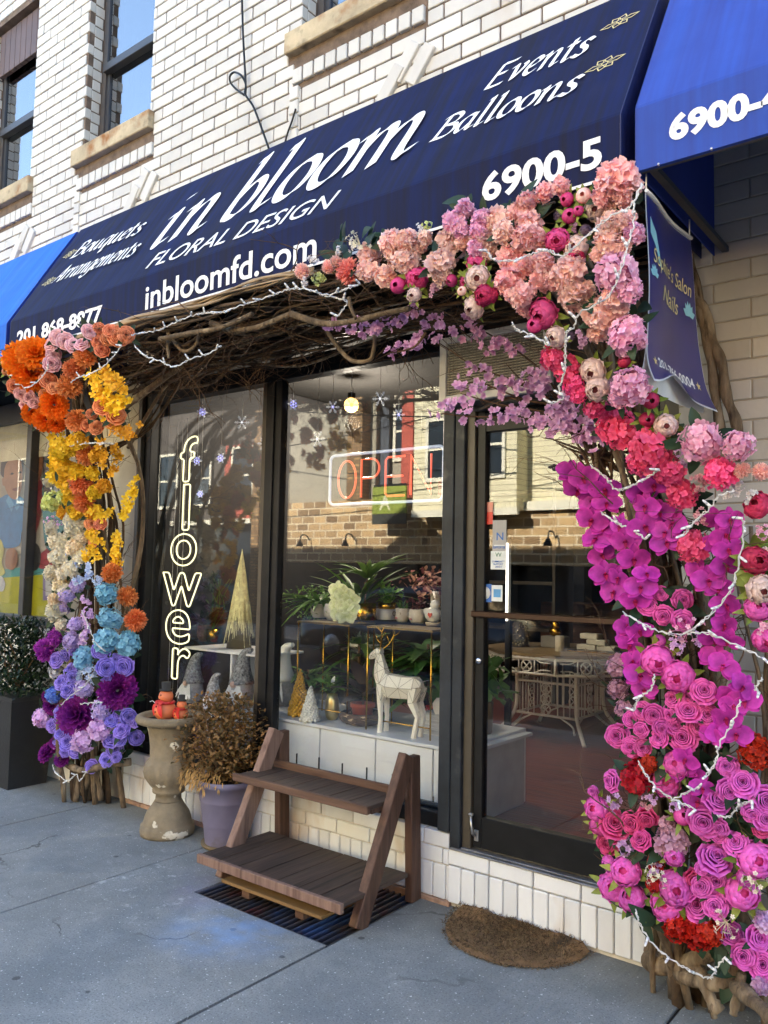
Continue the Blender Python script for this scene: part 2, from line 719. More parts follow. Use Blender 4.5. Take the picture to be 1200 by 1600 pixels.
# ------------------------------------------------------------------ ground
g = MB()
GX0, GX1, GY0 = -3.17, -2.31, -.67           # the opening of the cellar grating
XJ = [-14, -12.1, -9.7, -7.3, -6.05, -4.8, -3.62, -2.31, -1.02, .35, 1.7, 3.2, 6]


def slab(x0, x1, y0, y1):
    e = .006
    g.box(x0 + e, x1 - e, y0, y1, -.16, 0, .004)


for i in range(len(XJ) - 1):
    a, b_ = XJ[i], XJ[i + 1]
    if b_ == -2.31:
        e = .006
        g.add([(a + e, -4.1, 0), (b_ - e, -4.1, 0), (b_ - e, GY0, 0), (a + e, GY0, 0), (GX0, GY0, 0), (GX0, .1, 0), (a + e, .1, 0)],
              [(0, 1, 2, 4, 3), (3, 4, 5, 6)])
        g.box(a + e, b_ - e, -4.1, GY0, -.16, -.001)
        g.box(a + e, GX0, GY0, .1, -.16, -.001)
    else:
        slab(a, b_, -4.1, .1)
struct('sidewalk', g, M_CONC)
m_ = MB()
m_.box(-200, 200, -200, 200, -.9, -.42)
struct('ground', m_, M_ASPH)
k = MB()                                       # joint fill: a few millimetres under the slab tops, left out at the grating
for i in range(1, len(XJ) - 1):
    k.box(XJ[i] - .02, XJ[i] + (.02 if XJ[i] != -2.31 else .0059), -4.09, .08 if XJ[i] != -2.31 else .08, -.15, -.012)
struct('pavement_joints', k, M_DARK)
k = MB()
k.box(-60, 40, -4.26, -4.1, -.4, 0, .015)
k.box(-60, 40, -9.86, -9.7, -.4, 0, .015)
struct('kerb', k, mat('kerb_granite', (.3, .3, .29), .8, bump=.3))
k = MB()
k.box(-60, 40, -9.7, -4.26, -.5, -.14)
struct('road', k, M_ASPH)
k = MB()
k.box(-60, 40, -12.7, -9.86, -.4, 0)
k.box(-60, -14, -4.1, .1, -.4, -.001)
k.box(6, 40, -4.1, .1, -.4, -.001)
struct('far_pavement', k, mat('far_concrete', (.33, .33, .31), .9))

# ------------------------------------------------------------------ our building
bld = thing('shop_building', 'two storey shop building faced in white glazed brick above blue awnings', 'building', (0, 0, 0))
BP = lambda mb, name, m, par=None: mb.build(name, m, par or bld)

WINS = [(-7.22, -6.39), (-5.6, -4.76), (-3.28, -2.42), (-.9, -.05)]
WZ0, WZ1 = 4.75, 6.35
JT = .009
BH, BL = .078, .215
PZ = BH + JT


def wall_rects(x0, x1, z0, z1, holes):
    """bricks of one running-bond wall with openings cut out"""
    out = []
    row = 0
    z = z0
    while z < z1 - .01:
        zt = min(z + BH, z1)
        x = x0 - (row % 2) * (BL + JT) / 2 - random.uniform(0, .004)
        while x < x1:
            a, b2 = max(x, x0), min(x + BL, x1)
            segs = [(a, b2)]
            for (hx0, hx1, hz0, hz1) in holes:
                if zt > hz0 + .004 and z < hz1 - .004:
                    ns = []
                    for (p, q) in segs:
                        if q <= hx0 or p >= hx1:
                            ns.append((p, q))
                        else:
                            if p < hx0:
                                ns.append((p, hx0))
                            if q > hx1:
                                ns.append((hx1, q))
                    segs = ns
            for (p, q) in segs:
                if q - p > .02:
                    out.append((p, q, z, zt))
            x += BL + JT
        z += PZ
        row += 1
    return out


holes = []
for (a, c) in WINS:
    holes.append((a, c, WZ0 - .02, WZ1))
    holes.append((a - .11, c + .05, WZ0 - .14, WZ0 - .02))       # sill slot
    holes.append((a - .06, c + .06, 4.42, 4.52))                # soldier course slot
up = MB()
for (p, q, z0, z1) in wall_rects(-9.2, 1.2, 3.70, 7.0, holes):
    up.box(p, q, -.002 + random.uniform(-.002, .002), .05, z0, z1, .004, t=random.random())
# soldier courses with their returns, and the tilted bricks of the old arches
for (a, c) in WINS:
    x = a - .055
    while x < c + .05:
        up.box(x, min(x + .075, c + .055), -.016, .05, 4.425, 4.515, .004, t=random.random())
        x += .088
    z = 3.72
    while z < 4.40:
        for xx in (a - .075,):
            up.box(xx, xx + .07, -.016, .04, z, z + BH, .004, t=random.random())
        z += PZ
    for (dx, dz, k_) in ((.785, 4.245, 0), (.885, 4.19, 1), (.69, 4.15, 2)):
        M = Matrix.Translation((a + dx, -.012 - .0035 * k_, dz)) @ Matrix.Rotation(R_(38), 4, 'Y')
        up.box(-.04, .04, -.008, .05, -.105, .105, .004, M=M, t=random.random())
for (a, c) in WINS:                            # brick returns in the window reveals
    z = WZ0 - .02
    k_ = 0
    while z < WZ1 - .05:
        d_ = .128 if k_ % 2 else .118
        up.box(a - .05, a - .0006, .0515, d_, z + .004, z + BH + .004, .003, t=random.random())
        up.box(c + .0006, c + .05, .0515, d_, z + .004, z + BH + .004, .003, t=random.random())
        z += PZ
        k_ += 1
BP(up, 'brickwork', M_BRICK)
mo = MB()


def wall_grid(mb, x0, x1, z0, z1, y0, y1, hs):
    xs = sorted({x0, x1, *[h[0] for h in hs], *[h[1] for h in hs]})
    for i in range(len(xs) - 1):
        a, c = xs[i], xs[i + 1]
        cuts = sorted([(h[2], h[3]) for h in hs if h[0] <= a + 1e-6 and h[1] >= c - 1e-6])
        z = z0
        for (h0, h1) in cuts:
            if h0 > z:
                mb.box(a, c, y0, y1, z, h0)
            z = max(z, h1)
        if z1 > z:
            mb.box(a, c, y0, y1, z, z1)


wall_grid(mo, -9.2, 1.2, 3.70, 7.0, .008, .30, [(a - .004, c + .004, WZ0 - .02, WZ1) for a, c in WINS])
BP(mo, 'backing_wall', M_MORTAR)
# the rest of the block: plain walls that carry the roof (and keep the sun off the street)
rest = MB()
rest.box(-34, -9.2, -.01, .3, 0, 8.75)
rest.box(1.2, 14, -.01, .3, 3.7, 8.75)
rest.box(-9.2, 1.2, -.004, .3, 7.0, 8.75)
rest.box(-34, -33.7, .3, 9, 0, 8.75)
rest.box(13.7, 14, .3, 9, 0, 8.75)
rest.box(-33.7, 13.7, 8.7, 9, 0, 8.75)
BP(rest, 'wall', M_STUCCO)
rf = MB()
rf.box(-33.7, 13.7, .3, 8.7, 8.1, 8.3)
rf.prism([(-15.3, 8.752), (-13.1, 8.752), (-14.2, 9.5)], 1, .02, .28)      # small gable on the parapet
BP(rf, 'roof', mat('roof_felt', (.06, .06, .06), .95))
fl = MB()
fl.box(-9.2, 1.2, .302, 8.6, 3.55, 3.70)
BP(fl, 'upper_floor', M_STUCCO)

for i, (a, c) in enumerate(WINS[:3]):
    wn = MB()
    fr = WZ1
    y0, y1 = .13, .19
    wn.box(a, a + .05, y0, y1, WZ0, fr); wn.box(c - .05, c, y0, y1, WZ0, fr)
    wn.box(a + .05, c - .05, y0, y1, WZ0, WZ0 + .05); wn.box(a + .05, c - .05, y0, y1, fr - .05, fr)
    o = BP(wn, 'window', M_WFRAME)
    zm = 5.43
    s1 = MB()
    s1.box(a + .05, c - .05, .10, .16, zm - .035, zm + .03, .004)
    s1.box(a + .05, a + .085, .145, .18, WZ0 + .05, zm - .035); s1.box(c - .085, c - .05, .145, .18, WZ0 + .05, zm - .035)
    s1.box(a + .05, a + .085, .115, .15, zm + .03, fr - .05); s1.box(c - .085, c - .05, .115, .15, zm + .03, fr - .05)
    s1.build('sash', mat('dark_sash', (.045, .045, .05), .4), o)
    pn = MB()
    pn.box(a + .085, c - .085, .158, .164, WZ0 + .05, zm - .03)
    pn.box(a + .085, c - .085, .128, .134, zm + .03, fr - .05)
    pn.build('pane', M_GLASSUP, o)
    si = MB()
    si.box(a - .105, c + .045, -.045, .13, WZ0 - .135, WZ0 - .004, .006)
    si.build('sill', M_SILL, o)
    if i == 0:
        bd = MB()
        for q in range(8):
            bd.box(a + .052 + q * .092, a + .138 + q * .092, .06, .1, 5.93, 6.33, .003)
        bd.build('boarding', mat('brown_boards', rgb('5a4640'), .6), o)
        gr = MB()
        for gx in (.28, .46, .64):
            gr.box(a + gx, a + gx + .018, .20, .215, WZ0 + .05, 5.25)
        for gz in (.18, .28, .38, .48):
            gr.box(a + .1, c - .09, .217, .223, WZ0 + gz, WZ0 + gz + .008)
        gr.build('guard_bars', M_BLACKM, o)
    cu = MB()
    pts = []
    for q in range(25):
        pts.append((a + .06 + q * (c - a - .12) / 24, .34 + .02 * math.sin(q * 1.9)))
    cu.add([(x, y, WZ0) for x, y in pts] + [(x, y, fr) for x, y in pts], [(q, q + 1, 26 + q, 25 + q) for q in range(24)], True)
    cu.build('curtain', mat('dusk_curtain', (.12, .13, .15), .9), o)
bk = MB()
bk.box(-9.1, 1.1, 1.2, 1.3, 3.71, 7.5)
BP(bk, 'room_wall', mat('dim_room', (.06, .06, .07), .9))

# ---- ground floor: brick risers under window and door
br = MB()


def riser(x0, x1, y, ztop, courses):
    z = ztop
    for k_ in range(courses):
        x = x0 - (k_ % 2) * .11
        while x < x1:
            a, c = max(x, x0), min(x + .215, x1)
            if c - a > .02:
                br.box(a, c, y + random.uniform(-.0015, .0015), y + .06, z - .068, z, .004, t=random.random())
            x += .222
        z -= .074
    x = x0
    while x < x1 - .01:
        br.box(x, min(x + .068, x1), y + random.uniform(-.002, .002), y + .06, .022, z - .001, .004, t=random.random())
        x += .0735


riser(-4.74, -2.155, 0, .325, 2)
riser(-2.15, -1.10, -.012, .262, 1)
BP(br, 'window_riser', M_BASEBRICK)
br = MB()
x = -4.74
while x < -2.2:
    br.box(x, x + .21, -.012, .05, -.02, .02, .003)
    x += .217
BP(br, 'footing', mat('bare_brick', rgb('b08f78'), .9, var=.3, vscale=15))
br = MB()
br.box(-4.75, -1.08, .012, .28, -.03, .248)
br.box(-4.75, -2.155, .0125, .16, .2485, .322)
BP(br, 'riser_core', mat('grey_mortar', (.56, .54, .50), .9))
# white brick at the right of the door, big painted courses
sd = MB()
z = 0
row = 0
while z < 3.7:
    x = -1.075 - (row % 2) * .14
    while x < 3.2:
        a, c = max(x, -1.075), min(x + .274, 3.2)
        if c - a > .03:
            sd.box(a, c, .002 + random.uniform(-.001, .001), .06, z + .003, z + .077, .003, t=random.random())
        x += .28
    z += .08
    row += 1
BP(sd, 'side_brickwork', M_SIDEBRICK)
sd = MB()
sd.box(-1.078, 14, .0075, .3, 0, 3.7)
BP(sd, 'side_wall', mat('cream_joint', rgb('a59d8c'), .9))
# pier between the two shops, and the wall under the neighbour's window
pr = MB()
pr.box(-5.25, -4.71, .02, .3, .0, 3.7)
BP(pr, 'pier', M_STUCCO)
pr = MB()
pr.box(-9.2, -5.25, .005, .3, 0, 1.07, .004)
BP(pr, 'neighbour_riser', mat('white_render', rgb('d8d3c6'), .8, var=.08, bump=.2))

# ---- shopfront frame
fr = MB()
fr.box(-4.74, -4.63, .03, .09, .33, 2.95, .004)
fr.box(-4.63, -2.216, .03, .12, .33, .40, .004)         # sill
fr.box(-3.515, -3.385, .03, .088, .40, 2.66, .004)      # mullion
fr.box(-3.465, -3.435, .018, .0299, .40, 2.66)
fr.box(-4.63, -2.216, .03, .12, 2.66, 2.78, .004)      # header
fr.box(-4.629, -1.1, .035, .12, 2.86, 2.95)
fr.box(-3.50, -3.40, .04, .11, 2.781, 2.859)
BP(fr, 'shopfront_frame', M_BLACKM)
fr = MB()
fr.box(-3.56, -3.516, .045, .088, .40, 2.66, .003)
fr.box(-4.74, -4.70, .0, .0295, .33, 2.9, .003)
BP(fr, 'frame_trim', M_BRONZE)
fr = MB()
fr.box(-2.215, -2.15, -.012, .13, .335, 2.95, .004)
fr.box(-2.1495, -2.095, -.004, .13, .262, 2.95, .004)
BP(fr, 'door_post', M_GREYM)
gl = MB()
gl.box(-4.63, -3.561, .07, .076, .40, 2.66)
BP(gl, 'display_window', M_GLASS)
gl = MB()
gl.box(-3.384, -2.217, .07, .076, .40, 2.66)
BP(gl, 'display_window', M_GLASS)
gl = MB()
gl.box(-4.62, -3.501, .07, .076, 2.781, 2.859)
gl.box(-3.399, -2.217, .07, .076, 2.781, 2.859)
BP(gl, 'transom_light', M_GLASS)
# door
dr = MB()
dr.box(-2.095, -2.05, .02, .13, .275, 2.95, .003)
dr.box(-1.16, -1.08, .02, .13, .275, 2.95, .003)
dr.box(-2.05, -1.16, .03, .13, 2.33, 2.42, .003)
BP(dr, 'door_frame', M_BRONZE)
dr = MB()
dr.box(-2.045, -2.0, .035, .085, .285, 2.325, .003)
dr.box(-1.22, -1.165, .035, .085, .285, 2.325, .003)
dr.box(-2.0, -1.22, .035, .085, 2.225, 2.325, .003)
dr.box(-2.0, -1.22, .035, .085, .285, .425, .003)
door = BP(dr, 'door', M_BLACKM)
gl = MB()
gl.box(-2.0, -1.22, .056, .062, .425, 2.225)
gl.build('pane', M_GLASS, door)
hb = MB()
hb.box(-2.05, -1.20, -.005, .012, 1.345, 1.375, .005)
for xx in (-2.03, -1.235):
    hb.box(xx, xx + .025, .012, .0345, 1.35, 1.37)
hb.build('push_bar', mat('dark_bronze', (.06, .035, .025), .3, metal=.6), door)
lk = MB()
lk.lathe([(.0, 0), (.016, 0), (.017, .006), (.012, .012), (.0, .012)], 14)
lko = lk.build('lock', mat('chrome', (.6, .6, .6), .2, metal=1), door, (-2.022, .034, 1.14))
lko.rotation_euler = (PI / 2, 0, 0)
ks = MB()
ks.box(-2.035, -2.012, .027, .0345, .315, .365, .002)
ks.tube([(-2.027, .02, .34), (-2.028, .005, .355), (-2.035, .004, .39), (-2.043, .012, .43)], [.007, .008, .006, .006], 8)
ks.box(-2.052, -2.03, .002, .02, .43, .442, .003)
ks.build('kick_stop', mat('dull_steel', (.55, .54, .52), .35, metal=.9), door)
th = MB()
for q in range(5):
    th.box(-2.14, -1.09, -.018 + q * .028, .006 + q * .028, .263, .272 + (q % 2) * .003, .002)
BP(th, 'door_threshold', mat('worn_aluminium', (.30, .30, .31), .45, metal=.7, var=.3))
ts = MB()
ts.box(-2.05, -1.16, .05, .12, 2.42, 2.86)
BP(ts, 'transom_panel', mat('transom_board', (.06, .055, .05), .6))
# ------------------------------------------------------------------ awnings
def awning_cloth(name, col, dirt, ro=.5):
    m = mat(name, col, ro, var=.10, vscale=2.5, bump=.12, bscale=260, spec=.12)
    t = m.node_tree
    L = t.links.new
    b = t.nodes['Principled BSDF']
    src = b.inputs['Base Color'].links[0].from_socket
    tc = t.nodes.new('ShaderNodeTexCoord')
    sx = t.nodes.new('ShaderNodeSeparateXYZ')
    L(tc.outputs['Object'], sx.inputs[0])
    n = t.nodes.new('ShaderNodeTexNoise')       # grime that has run down the valance in streaks
    mp = t.nodes.new('ShaderNodeMapping')
    mp.inputs['Scale'].default_value = (30, 1, 1.6)
    L(tc.outputs['Object'], mp.inputs[0])
    L(mp.outputs[0], n.inputs['Vector'])
    n.inputs['Scale'].default_value = 1
    n.inputs['Detail'].default_value = 5
    r = t.nodes.new('ShaderNodeMapRange')
    r.inputs[1].default_value = 3.075
    r.inputs[2].default_value = 3.03
    L(sx.outputs['Z'], r.inputs[0])
    r2 = t.nodes.new('ShaderNodeMapRange')
    r2.inputs[1].default_value = .2
    r2.inputs[2].default_value = .75
    L(n.outputs[0], r2.inputs[0])
    ml = t.nodes.new('ShaderNodeMath')
    ml.operation = 'MULTIPLY'
    L(r.outputs[0], ml.inputs[0])
    L(r2.outputs[0], ml.inputs[1])
    mx = t.nodes.new('ShaderNodeMix')
    mx.data_type = 'RGBA'
    L(ml.outputs[0], mx.inputs[0])
    L(src, mx.inputs[6])
    mx.inputs[7].default_value = (*dirt, 1)
    L(mx.outputs[2], b.inputs['Base Color'])
    nw = t.nodes.new('ShaderNodeTexNoise')      # slack in the canvas
    nw.inputs['Scale'].default_value = 2.2
    nw.inputs['Detail'].default_value = 2
    L(tc.outputs['Object'], nw.inputs['Vector'])
    b2 = t.nodes.new('ShaderNodeBump')
    b2.inputs['Strength'].default_value = .35
    b2.inputs['Distance'].default_value = .06
    L(nw.outputs[0], b2.inputs['Height'])
    L(b2.outputs[0], b.inputs['Normal'])
    return m


AY, AZF, AZB = -.84, 3.05, 2.835           # valance plane, fold, lower edge
TY, TZ = -.40, 3.79                       # upper edge of the slope
ATH = math.atan2(TZ - AZF, TY - AY)
SLOPE = Matrix(((1, 0, 0, 0), (0, math.cos(ATH), -math.sin(ATH), AY), (0, math.sin(ATH), math.cos(ATH), AZF), (0, 0, 0, 1)))
VAL = Matrix(((1, 0, 0, 0), (0, 0, -1, AY), (0, 1, 0, 0), (0, 0, 0, 1)))


def awning(x0, x1, m, md, label, sag=0.0):
    o = thing('awning', label, 'awning', ((x0 + x1) / 2, 0, AZB))
    off = Vector((-(x0 + x1) / 2, 0, -AZB))
    T = Matrix.Translation(off)
    k = MB()
    n = max(4, int((x1 - x0) / .12))
    prof = [(AY + .012, AZB), (AY, AZB + .002), (AY, AZF - .006), (AY + .004, AZF + .005), (AY + (TY - AY) * .33, AZF + (TZ - AZF) * .33), (AY + (TY - AY) * .66, AZF + (TZ - AZF) * .66), (TY, TZ), (.0, TZ + .03)]
    vs, fs = [], []
    for i in range(n + 1):
        x = x0 + (x1 - x0) * i / n
        for j, (y, z) in enumerate(prof):
            wob = .003 * math.sin(i * 1.7 + j) if j in (4, 5) else 0
            vs.append((x, y + wob, z))
    q = len(prof)
    for i in range(n):
        for j in range(q - 1):
            fs.append((i * q + j, (i + 1) * q + j, (i + 1) * q + j + 1, i * q + j + 1))
    k.add([T @ Vector(v) for v in vs], fs)
    k.build('canopy', m, o)
    for x, d in ((x0, -1), (x1, 1)):
        e = MB()
        p = [(y, z) for y, z in prof] + [(.0, AZB)]
        e.prism(p, 0, x - .004 if d < 0 else x + .0005, x - .0005 if d < 0 else x + .004)
        for v in range(len(e.v)):
            e.v[v] = tuple(T @ Vector(e.v[v]))
        e.build('side_panel', md, o)
    fr = MB()
    fr.box(x0 + .01, x1 - .01, AY + .014, AY + .034, AZB + .004, AZB + .024)
    for i in range(5):
        xx = x0 + .03 + (x1 - x0 - .08) * i / 4
        fr.box(xx, xx + .025, AY + .034, -.005, AZB + .004, AZB + .024)
    for v in range(len(fr.v)):
        fr.v[v] = tuple(T @ Vector(fr.v[v]))
    fr.build('frame', mat('awning_frame', (.10, .10, .11), .4, metal=.7), o)
    return o, T


M_NAVY = awning_cloth('navy_canvas', (.0065, .0145, .082), (.012, .0115, .02), .7)
M_NAVYS = mat('navy_side_canvas', (.006, .012, .075), .6, bump=.1, bscale=200)
M_BLUE = awning_cloth('royal_blue_canvas', (.036, .092, .43), (.036, .058, .26), .6)
M_BLUE2 = awning_cloth('bright_blue_canvas', (.026, .165, .64), (.02, .11, .50), .6)
M_BLUES = mat('blue_side_canvas', (.006, .025, .22), .6, bump=.1, bscale=200)
M_VINYL = mat('white_vinyl', (.84, .84, .82), .5, var=.06, vscale=14, spots=[((.45, .46, .5), 24, .66, .8)])
M_GOLDP = mat('pale_gold_print', rgb('d9c98a'), .5)
M_PIPE = mat('white_piping', (.75, .75, .75), .5)

aw, T = awning(-4.90, -.985, M_NAVY, M_NAVYS, "navy canvas awning lettered in bloom floral design above the flower shop")
pp = MB()
pp.box(-4.86, -1.02, AY - .004, AY - .0005, AZB + .001, AZB + .011)
for v in range(len(pp.v)):
    pp.v[v] = tuple(T @ Vector(pp.v[v]))
pp.build('piping', M_PIPE, aw)

# ---- broad-nib italic lettering: every letter is a set of pen strokes (x-height 1)
PEN = {
 'i': (.50, [[(0, .86), (.12, 1), (.15, .9), (.14, .15), (.22, 0), (.36, .14)], [(.13, 1.36), (.2, 1.44)]]),
 'n': (.92, [[(0, .86), (.12, 1), (.15, .9), (.14, 0)], [(.14, .5), (.28, .82), (.48, 1), (.6, .86), (.6, .15), (.68, 0), (.82, .14)]]),
 'm': (1.36, [[(0, .86), (.12, 1), (.15, .9), (.14, 0)], [(.14, .5), (.26, .82), (.44, 1), (.56, .86), (.56, 0)], [(.56, .5), (.7, .82), (.88, 1), (1.0, .86), (1.0, .15), (1.08, 0), (1.24, .16)]]),
 'b': (.76, [[(.06, 1.62), (.14, 1.7), (.12, .25), (.24, .02), (.42, .04), (.58, .28), (.62, .62), (.54, .92), (.38, .98), (.22, .76), (.13, .5)]]),
 'l': (.46, [[(.04, 1.62), (.13, 1.7), (.12, .2), (.2, 0), (.36, .14)]]),
 'o': (.74, [[(.36, 1), (.14, .84), (.05, .45), (.13, .1), (.3, 0), (.52, .16), (.62, .55), (.54, .9), (.36, 1)]]),
 'B': (.95, [[(.08, 0), (.2, 1.5)], [(-.02, 1.36), (.2, 1.5), (.55, 1.5), (.74, 1.24), (.6, .9), (.18, .82)], [(.4, .82), (.74, .7), (.8, .34), (.56, .03), (-.02, 0)]]),
 'u': (.92, [[(0, .86), (.1, 1), (.13, .9), (.1, .3), (.18, .02), (.36, .08), (.54, .4)], [(.6, 1), (.57, .15), (.66, 0), (.82, .14)]]),
 'q': (.78, [[(.58, .95), (.36, 1), (.1, .76), (.05, .3), (.16, 0), (.36, .1), (.55, .45)], [(.6, 1), (.54, -.5), (.7, -.42)]]),
 'e': (.66, [[(.08, .46), (.34, .55), (.52, .76), (.42, .98), (.24, .96), (.07, .64), (.08, .2), (.28, 0), (.54, .18)]]),
 't': (.54, [[(.2, 1.32), (.17, .18), (.26, 0), (.42, .12)], [(0, .98), (.42, 1)]]),
 's': (.60, [[(.5, .86), (.32, 1), (.13, .86), (.17, .64), (.38, .44), (.44, .18), (.24, 0), (.0, .12)]]),
 'A': (1.02, [[(-.14, .02), (.1, .2), (.4, .9), (.68, 1.52)], [(.66, 1.52), (.72, .8), (.76, .02), (.9, .08)], [(.2, .52), (.74, .54)]]),
 'r': (.62, [[(0, .86), (.1, 1), (.14, .9), (.13, 0)], [(.13, .5), (.28, .86), (.42, 1), (.54, .92)]]),
 'a': (.84, [[(.55, .94), (.35, 1), (.1, .76), (.05, .3), (.17, 0), (.36, .1), (.54, .45)], [(.58, 1), (.55, .15), (.63, 0), (.78, .14)]]),
 'g': (.78, [[(.55, .94), (.35, 1), (.1, .76), (.05, .3), (.17, 0), (.36, .1), (.54, .45)], [(.6, 1), (.55, -.15), (.42, -.48), (.16, -.5), (.0, -.32)]]),
 'E': (.92, [[(.08, 0), (.2, 1.5)], [(.2, 1.48), (.52, 1.46), (.84, 1.52)], [(.15, .8), (.6, .82)], [(.06, .03), (.4, .02), (.76, .08)]]),
 'v': (.76, [[(0, .86), (.1, 1), (.18, .86), (.28, .04)], [(.28, .04), (.48, .42), (.6, .82), (.5, 1)]]),
}


def pen_text(word, u0, u1, v0, xh, M, slant=.22, nib=.17, ang=42, skew=0.0):
    """a line of pen lettering from u0 to u1 on baseline v0 with x-height xh"""
    total = sum(PEN[c][0] for c in word) - .1
    sx = (u1 - u0) / (total + slant)
    mb = MB()
    pen = 0.0
    na = R_(ang)
    lift = 0.0
    for c in word:
        adv, strokes = PEN[c]
        for st in strokes:
            pts = catmull([(p[0] + pen, p[1], 0) for p in st], 7)
            vs = []
            for i, p in enumerate(pts):
                lift += .000015
                d = pts[min(i + 1, len(pts) - 1)] - pts[max(i - 1, 0)]
                d.normalize()
                nx, ny = math.cos(na) * nib / 2, math.sin(na) * nib / 2
                px_, py_ = -d.y * .022, d.x * .022            # hairline where the nib runs along its edge
                if nx * px_ + ny * py_ < 0:
                    px_, py_ = -px_, -py_
                for s_ in (-1, 1):
                    X, Y = p.x + s_ * (nx + px_), p.y + s_ * (ny + py_)
                    X += Y * slant / (sx / xh)
                    uu = u0 + X * sx
                    vs.append(M @ Vector((uu, v0 + Y * xh + skew * (uu - u0) / (u1 - u0), .0022 + lift)))
            n = len(pts)
            mb.add(vs, [(2 * i, 2 * i + 1, 2 * i + 3, 2 * i + 2) for i in range(n - 1)])
        pen += adv
    return mb


def on_awning(mb, name='lettering', m=None, par=None, TT=None):
    for v in range(len(mb.v)):
        mb.v[v] = tuple((TT or T) @ Vector(mb.v[v]))
    return mb.build(name, m or M_VINYL, par or aw)


on_awning(pen_text('in', -3.70, -3.235, .262, .29, SLOPE, .10, .165, skew=.004))
on_awning(pen_text('bloom', -3.135, -1.89, .268, .285, SLOPE, .10, .16, skew=-.02))
on_awning(fit_text('FLORAL DESIGN', -3.57, -2.25, .062, .178, SLOPE, offset=-.002, shear=.25, skew=-.03))
on_awning(pen_text('Bouquets', -4.70, -3.93, .515, .092, SLOPE, .22, .17, skew=-.045))
on_awning(pen_text('Arrangements', -4.70, -3.80, .285, .092, SLOPE, .22, .17, skew=-.05))
on_awning(pen_text('Events', -1.665, -1.20, .535, .105, SLOPE, .22, .17, skew=-.045))
on_awning(pen_text('Balloons', -1.83, -1.18, .278, .098, SLOPE, .22, .17, skew=-.045))
on_awning(fit_text('inbloomfd.com', -3.51, -2.315, 2.862, 2.992, VAL, offset=.012, skew=.004))
on_awning(fit_text('201 868-8877', -4.81, -3.90, 2.878, 2.972, VAL, offset=.03, skew=-.004))
on_awning(fit_text('6900-5', -1.50, -1.045, 2.885, 2.995, VAL, offset=.03))


def printed_flower(cx, cv, r, M):
    mb = MB()
    for k in range(6):
        a = k * PI / 3 + .2
        L_ = r * (1.25 if k % 3 == 0 else .85)
        d, nrm = Vector((math.cos(a), math.sin(a), 0)), Vector((-math.sin(a), math.cos(a), 0))
        out = [d * (r * .16), d * (L_ * .55) + nrm * (r * .3), d * L_, d * (L_ * .55) - nrm * (r * .3), d * (r * .16)]
        inn = [d * (r * .24), d * (L_ * .55) + nrm * (r * .2), d * (L_ * .86), d * (L_ * .55) - nrm * (r * .2), d * (r * .24)]
        vs, fs = [], []
        for p, q in zip(out, inn):
            for t_ in (p, q):
                vs.append(M @ Vector((cx + t_.x, cv + t_.y * .8, .0022 + k * .00006)))
        for i in range(4):
            fs.append((2 * i, 2 * i + 2, 2 * i + 3, 2 * i + 1))
        mb.add(vs, fs)
    n = 14
    vs, fs = [], []
    for i in range(n):
        a = 2 * PI * i / n
        for rr in (r * .16, r * .23):
            vs.append(M @ Vector((cx + rr * math.cos(a), cv + rr * math.sin(a) * .8, .0026)))
    for i in range(n):
        j = (i + 1) % n
        fs.append((2 * i, 2 * j, 2 * j + 1, 2 * i + 1))
    mb.add(vs, fs)
    return mb


for (cx, cv) in ((-1.117, .645), (-1.114, .365), (-4.765, .575), (-4.766, .318)):
    on_awning(printed_flower(cx, cv, .062, SLOPE), 'flower_emblem', M_GOLDP)

# neighbours
awr, T2 = awning(-.93, 3.6, M_BLUE, M_BLUES, "royal blue canvas awning numbered 6900-4 over the salon at the right")
on_awning(fit_text('6900-4', -.825, -.495, 2.897, 2.984, VAL, offset=.045), 'lettering', M_VINYL, awr, T2)
sc_ = MB()
for xx in (-.86, -.70, -.46, -.2):
    sc_.ball((xx, AY + .004, AZB + .006), .006, 6, 4)
on_awning(sc_, 'rivets', mat('rivet_steel', (.5, .5, .5), .3, metal=1), awr, T2)
awl, T3 = awning(-9.0, -4.955, M_BLUE2, M_BLUES, "bright blue plain canvas awning over the poster windows at the left")

# ------------------------------------------------------------------ salon banner hanging from the awning end
bn = thing('hanging_banner', "dark blue hanging banner for Sophie's Salon Nails with curled bottom edge", 'banner', (-.925, -.45, 2.78))
M_BAN = mat('banner_vinyl', (.018, .022, .16), .28, var=.12, vscale=3, coat=.3)
M_BANW = mat('banner_back', (.7, .72, .75), .5)
BX = -.925


def banpt(v, h, lift=0.0, arch=1.0):
    """v 0..1 from the street edge to the wall, h 0..1 from top to bottom; returns a point local to the banner"""
    y = -.80 + .04 * h + v * (.46 + .14 * h)
    z = -h * .61
    bend = .014 * math.sin(h * 5 + v * 2.5) * h + .008 * math.sin(v * 6 + 1)
    curl = max(0, h - .80) / .20
    z += arch * curl ** 2 * .06 * math.exp(-((v - .34) / .20) ** 2)
    x = bend + (arch - .45) * .05 * curl ** 2
    return Vector((x + .001 + lift, y + .45, z))


def bangrid(name, v0, v1, h0, h1, m, lift, nv=16, nh=24, arch=1.0):
    mb = MB()
    vs, fs = [], []
    for i in range(nv + 1):
        for j in range(nh + 1):
            vs.append(banpt(v0 + (v1 - v0) * i / nv, h0 + (h1 - h0) * j / nh, lift, arch))
    for i in range(nv):
        for j in range(nh):
            a = i * (nh + 1) + j
            fs.append((a, a + nh + 1, a + nh + 2, a + 1))
    mb.add(vs, fs, True)
    return mb.build(name, m, bn)


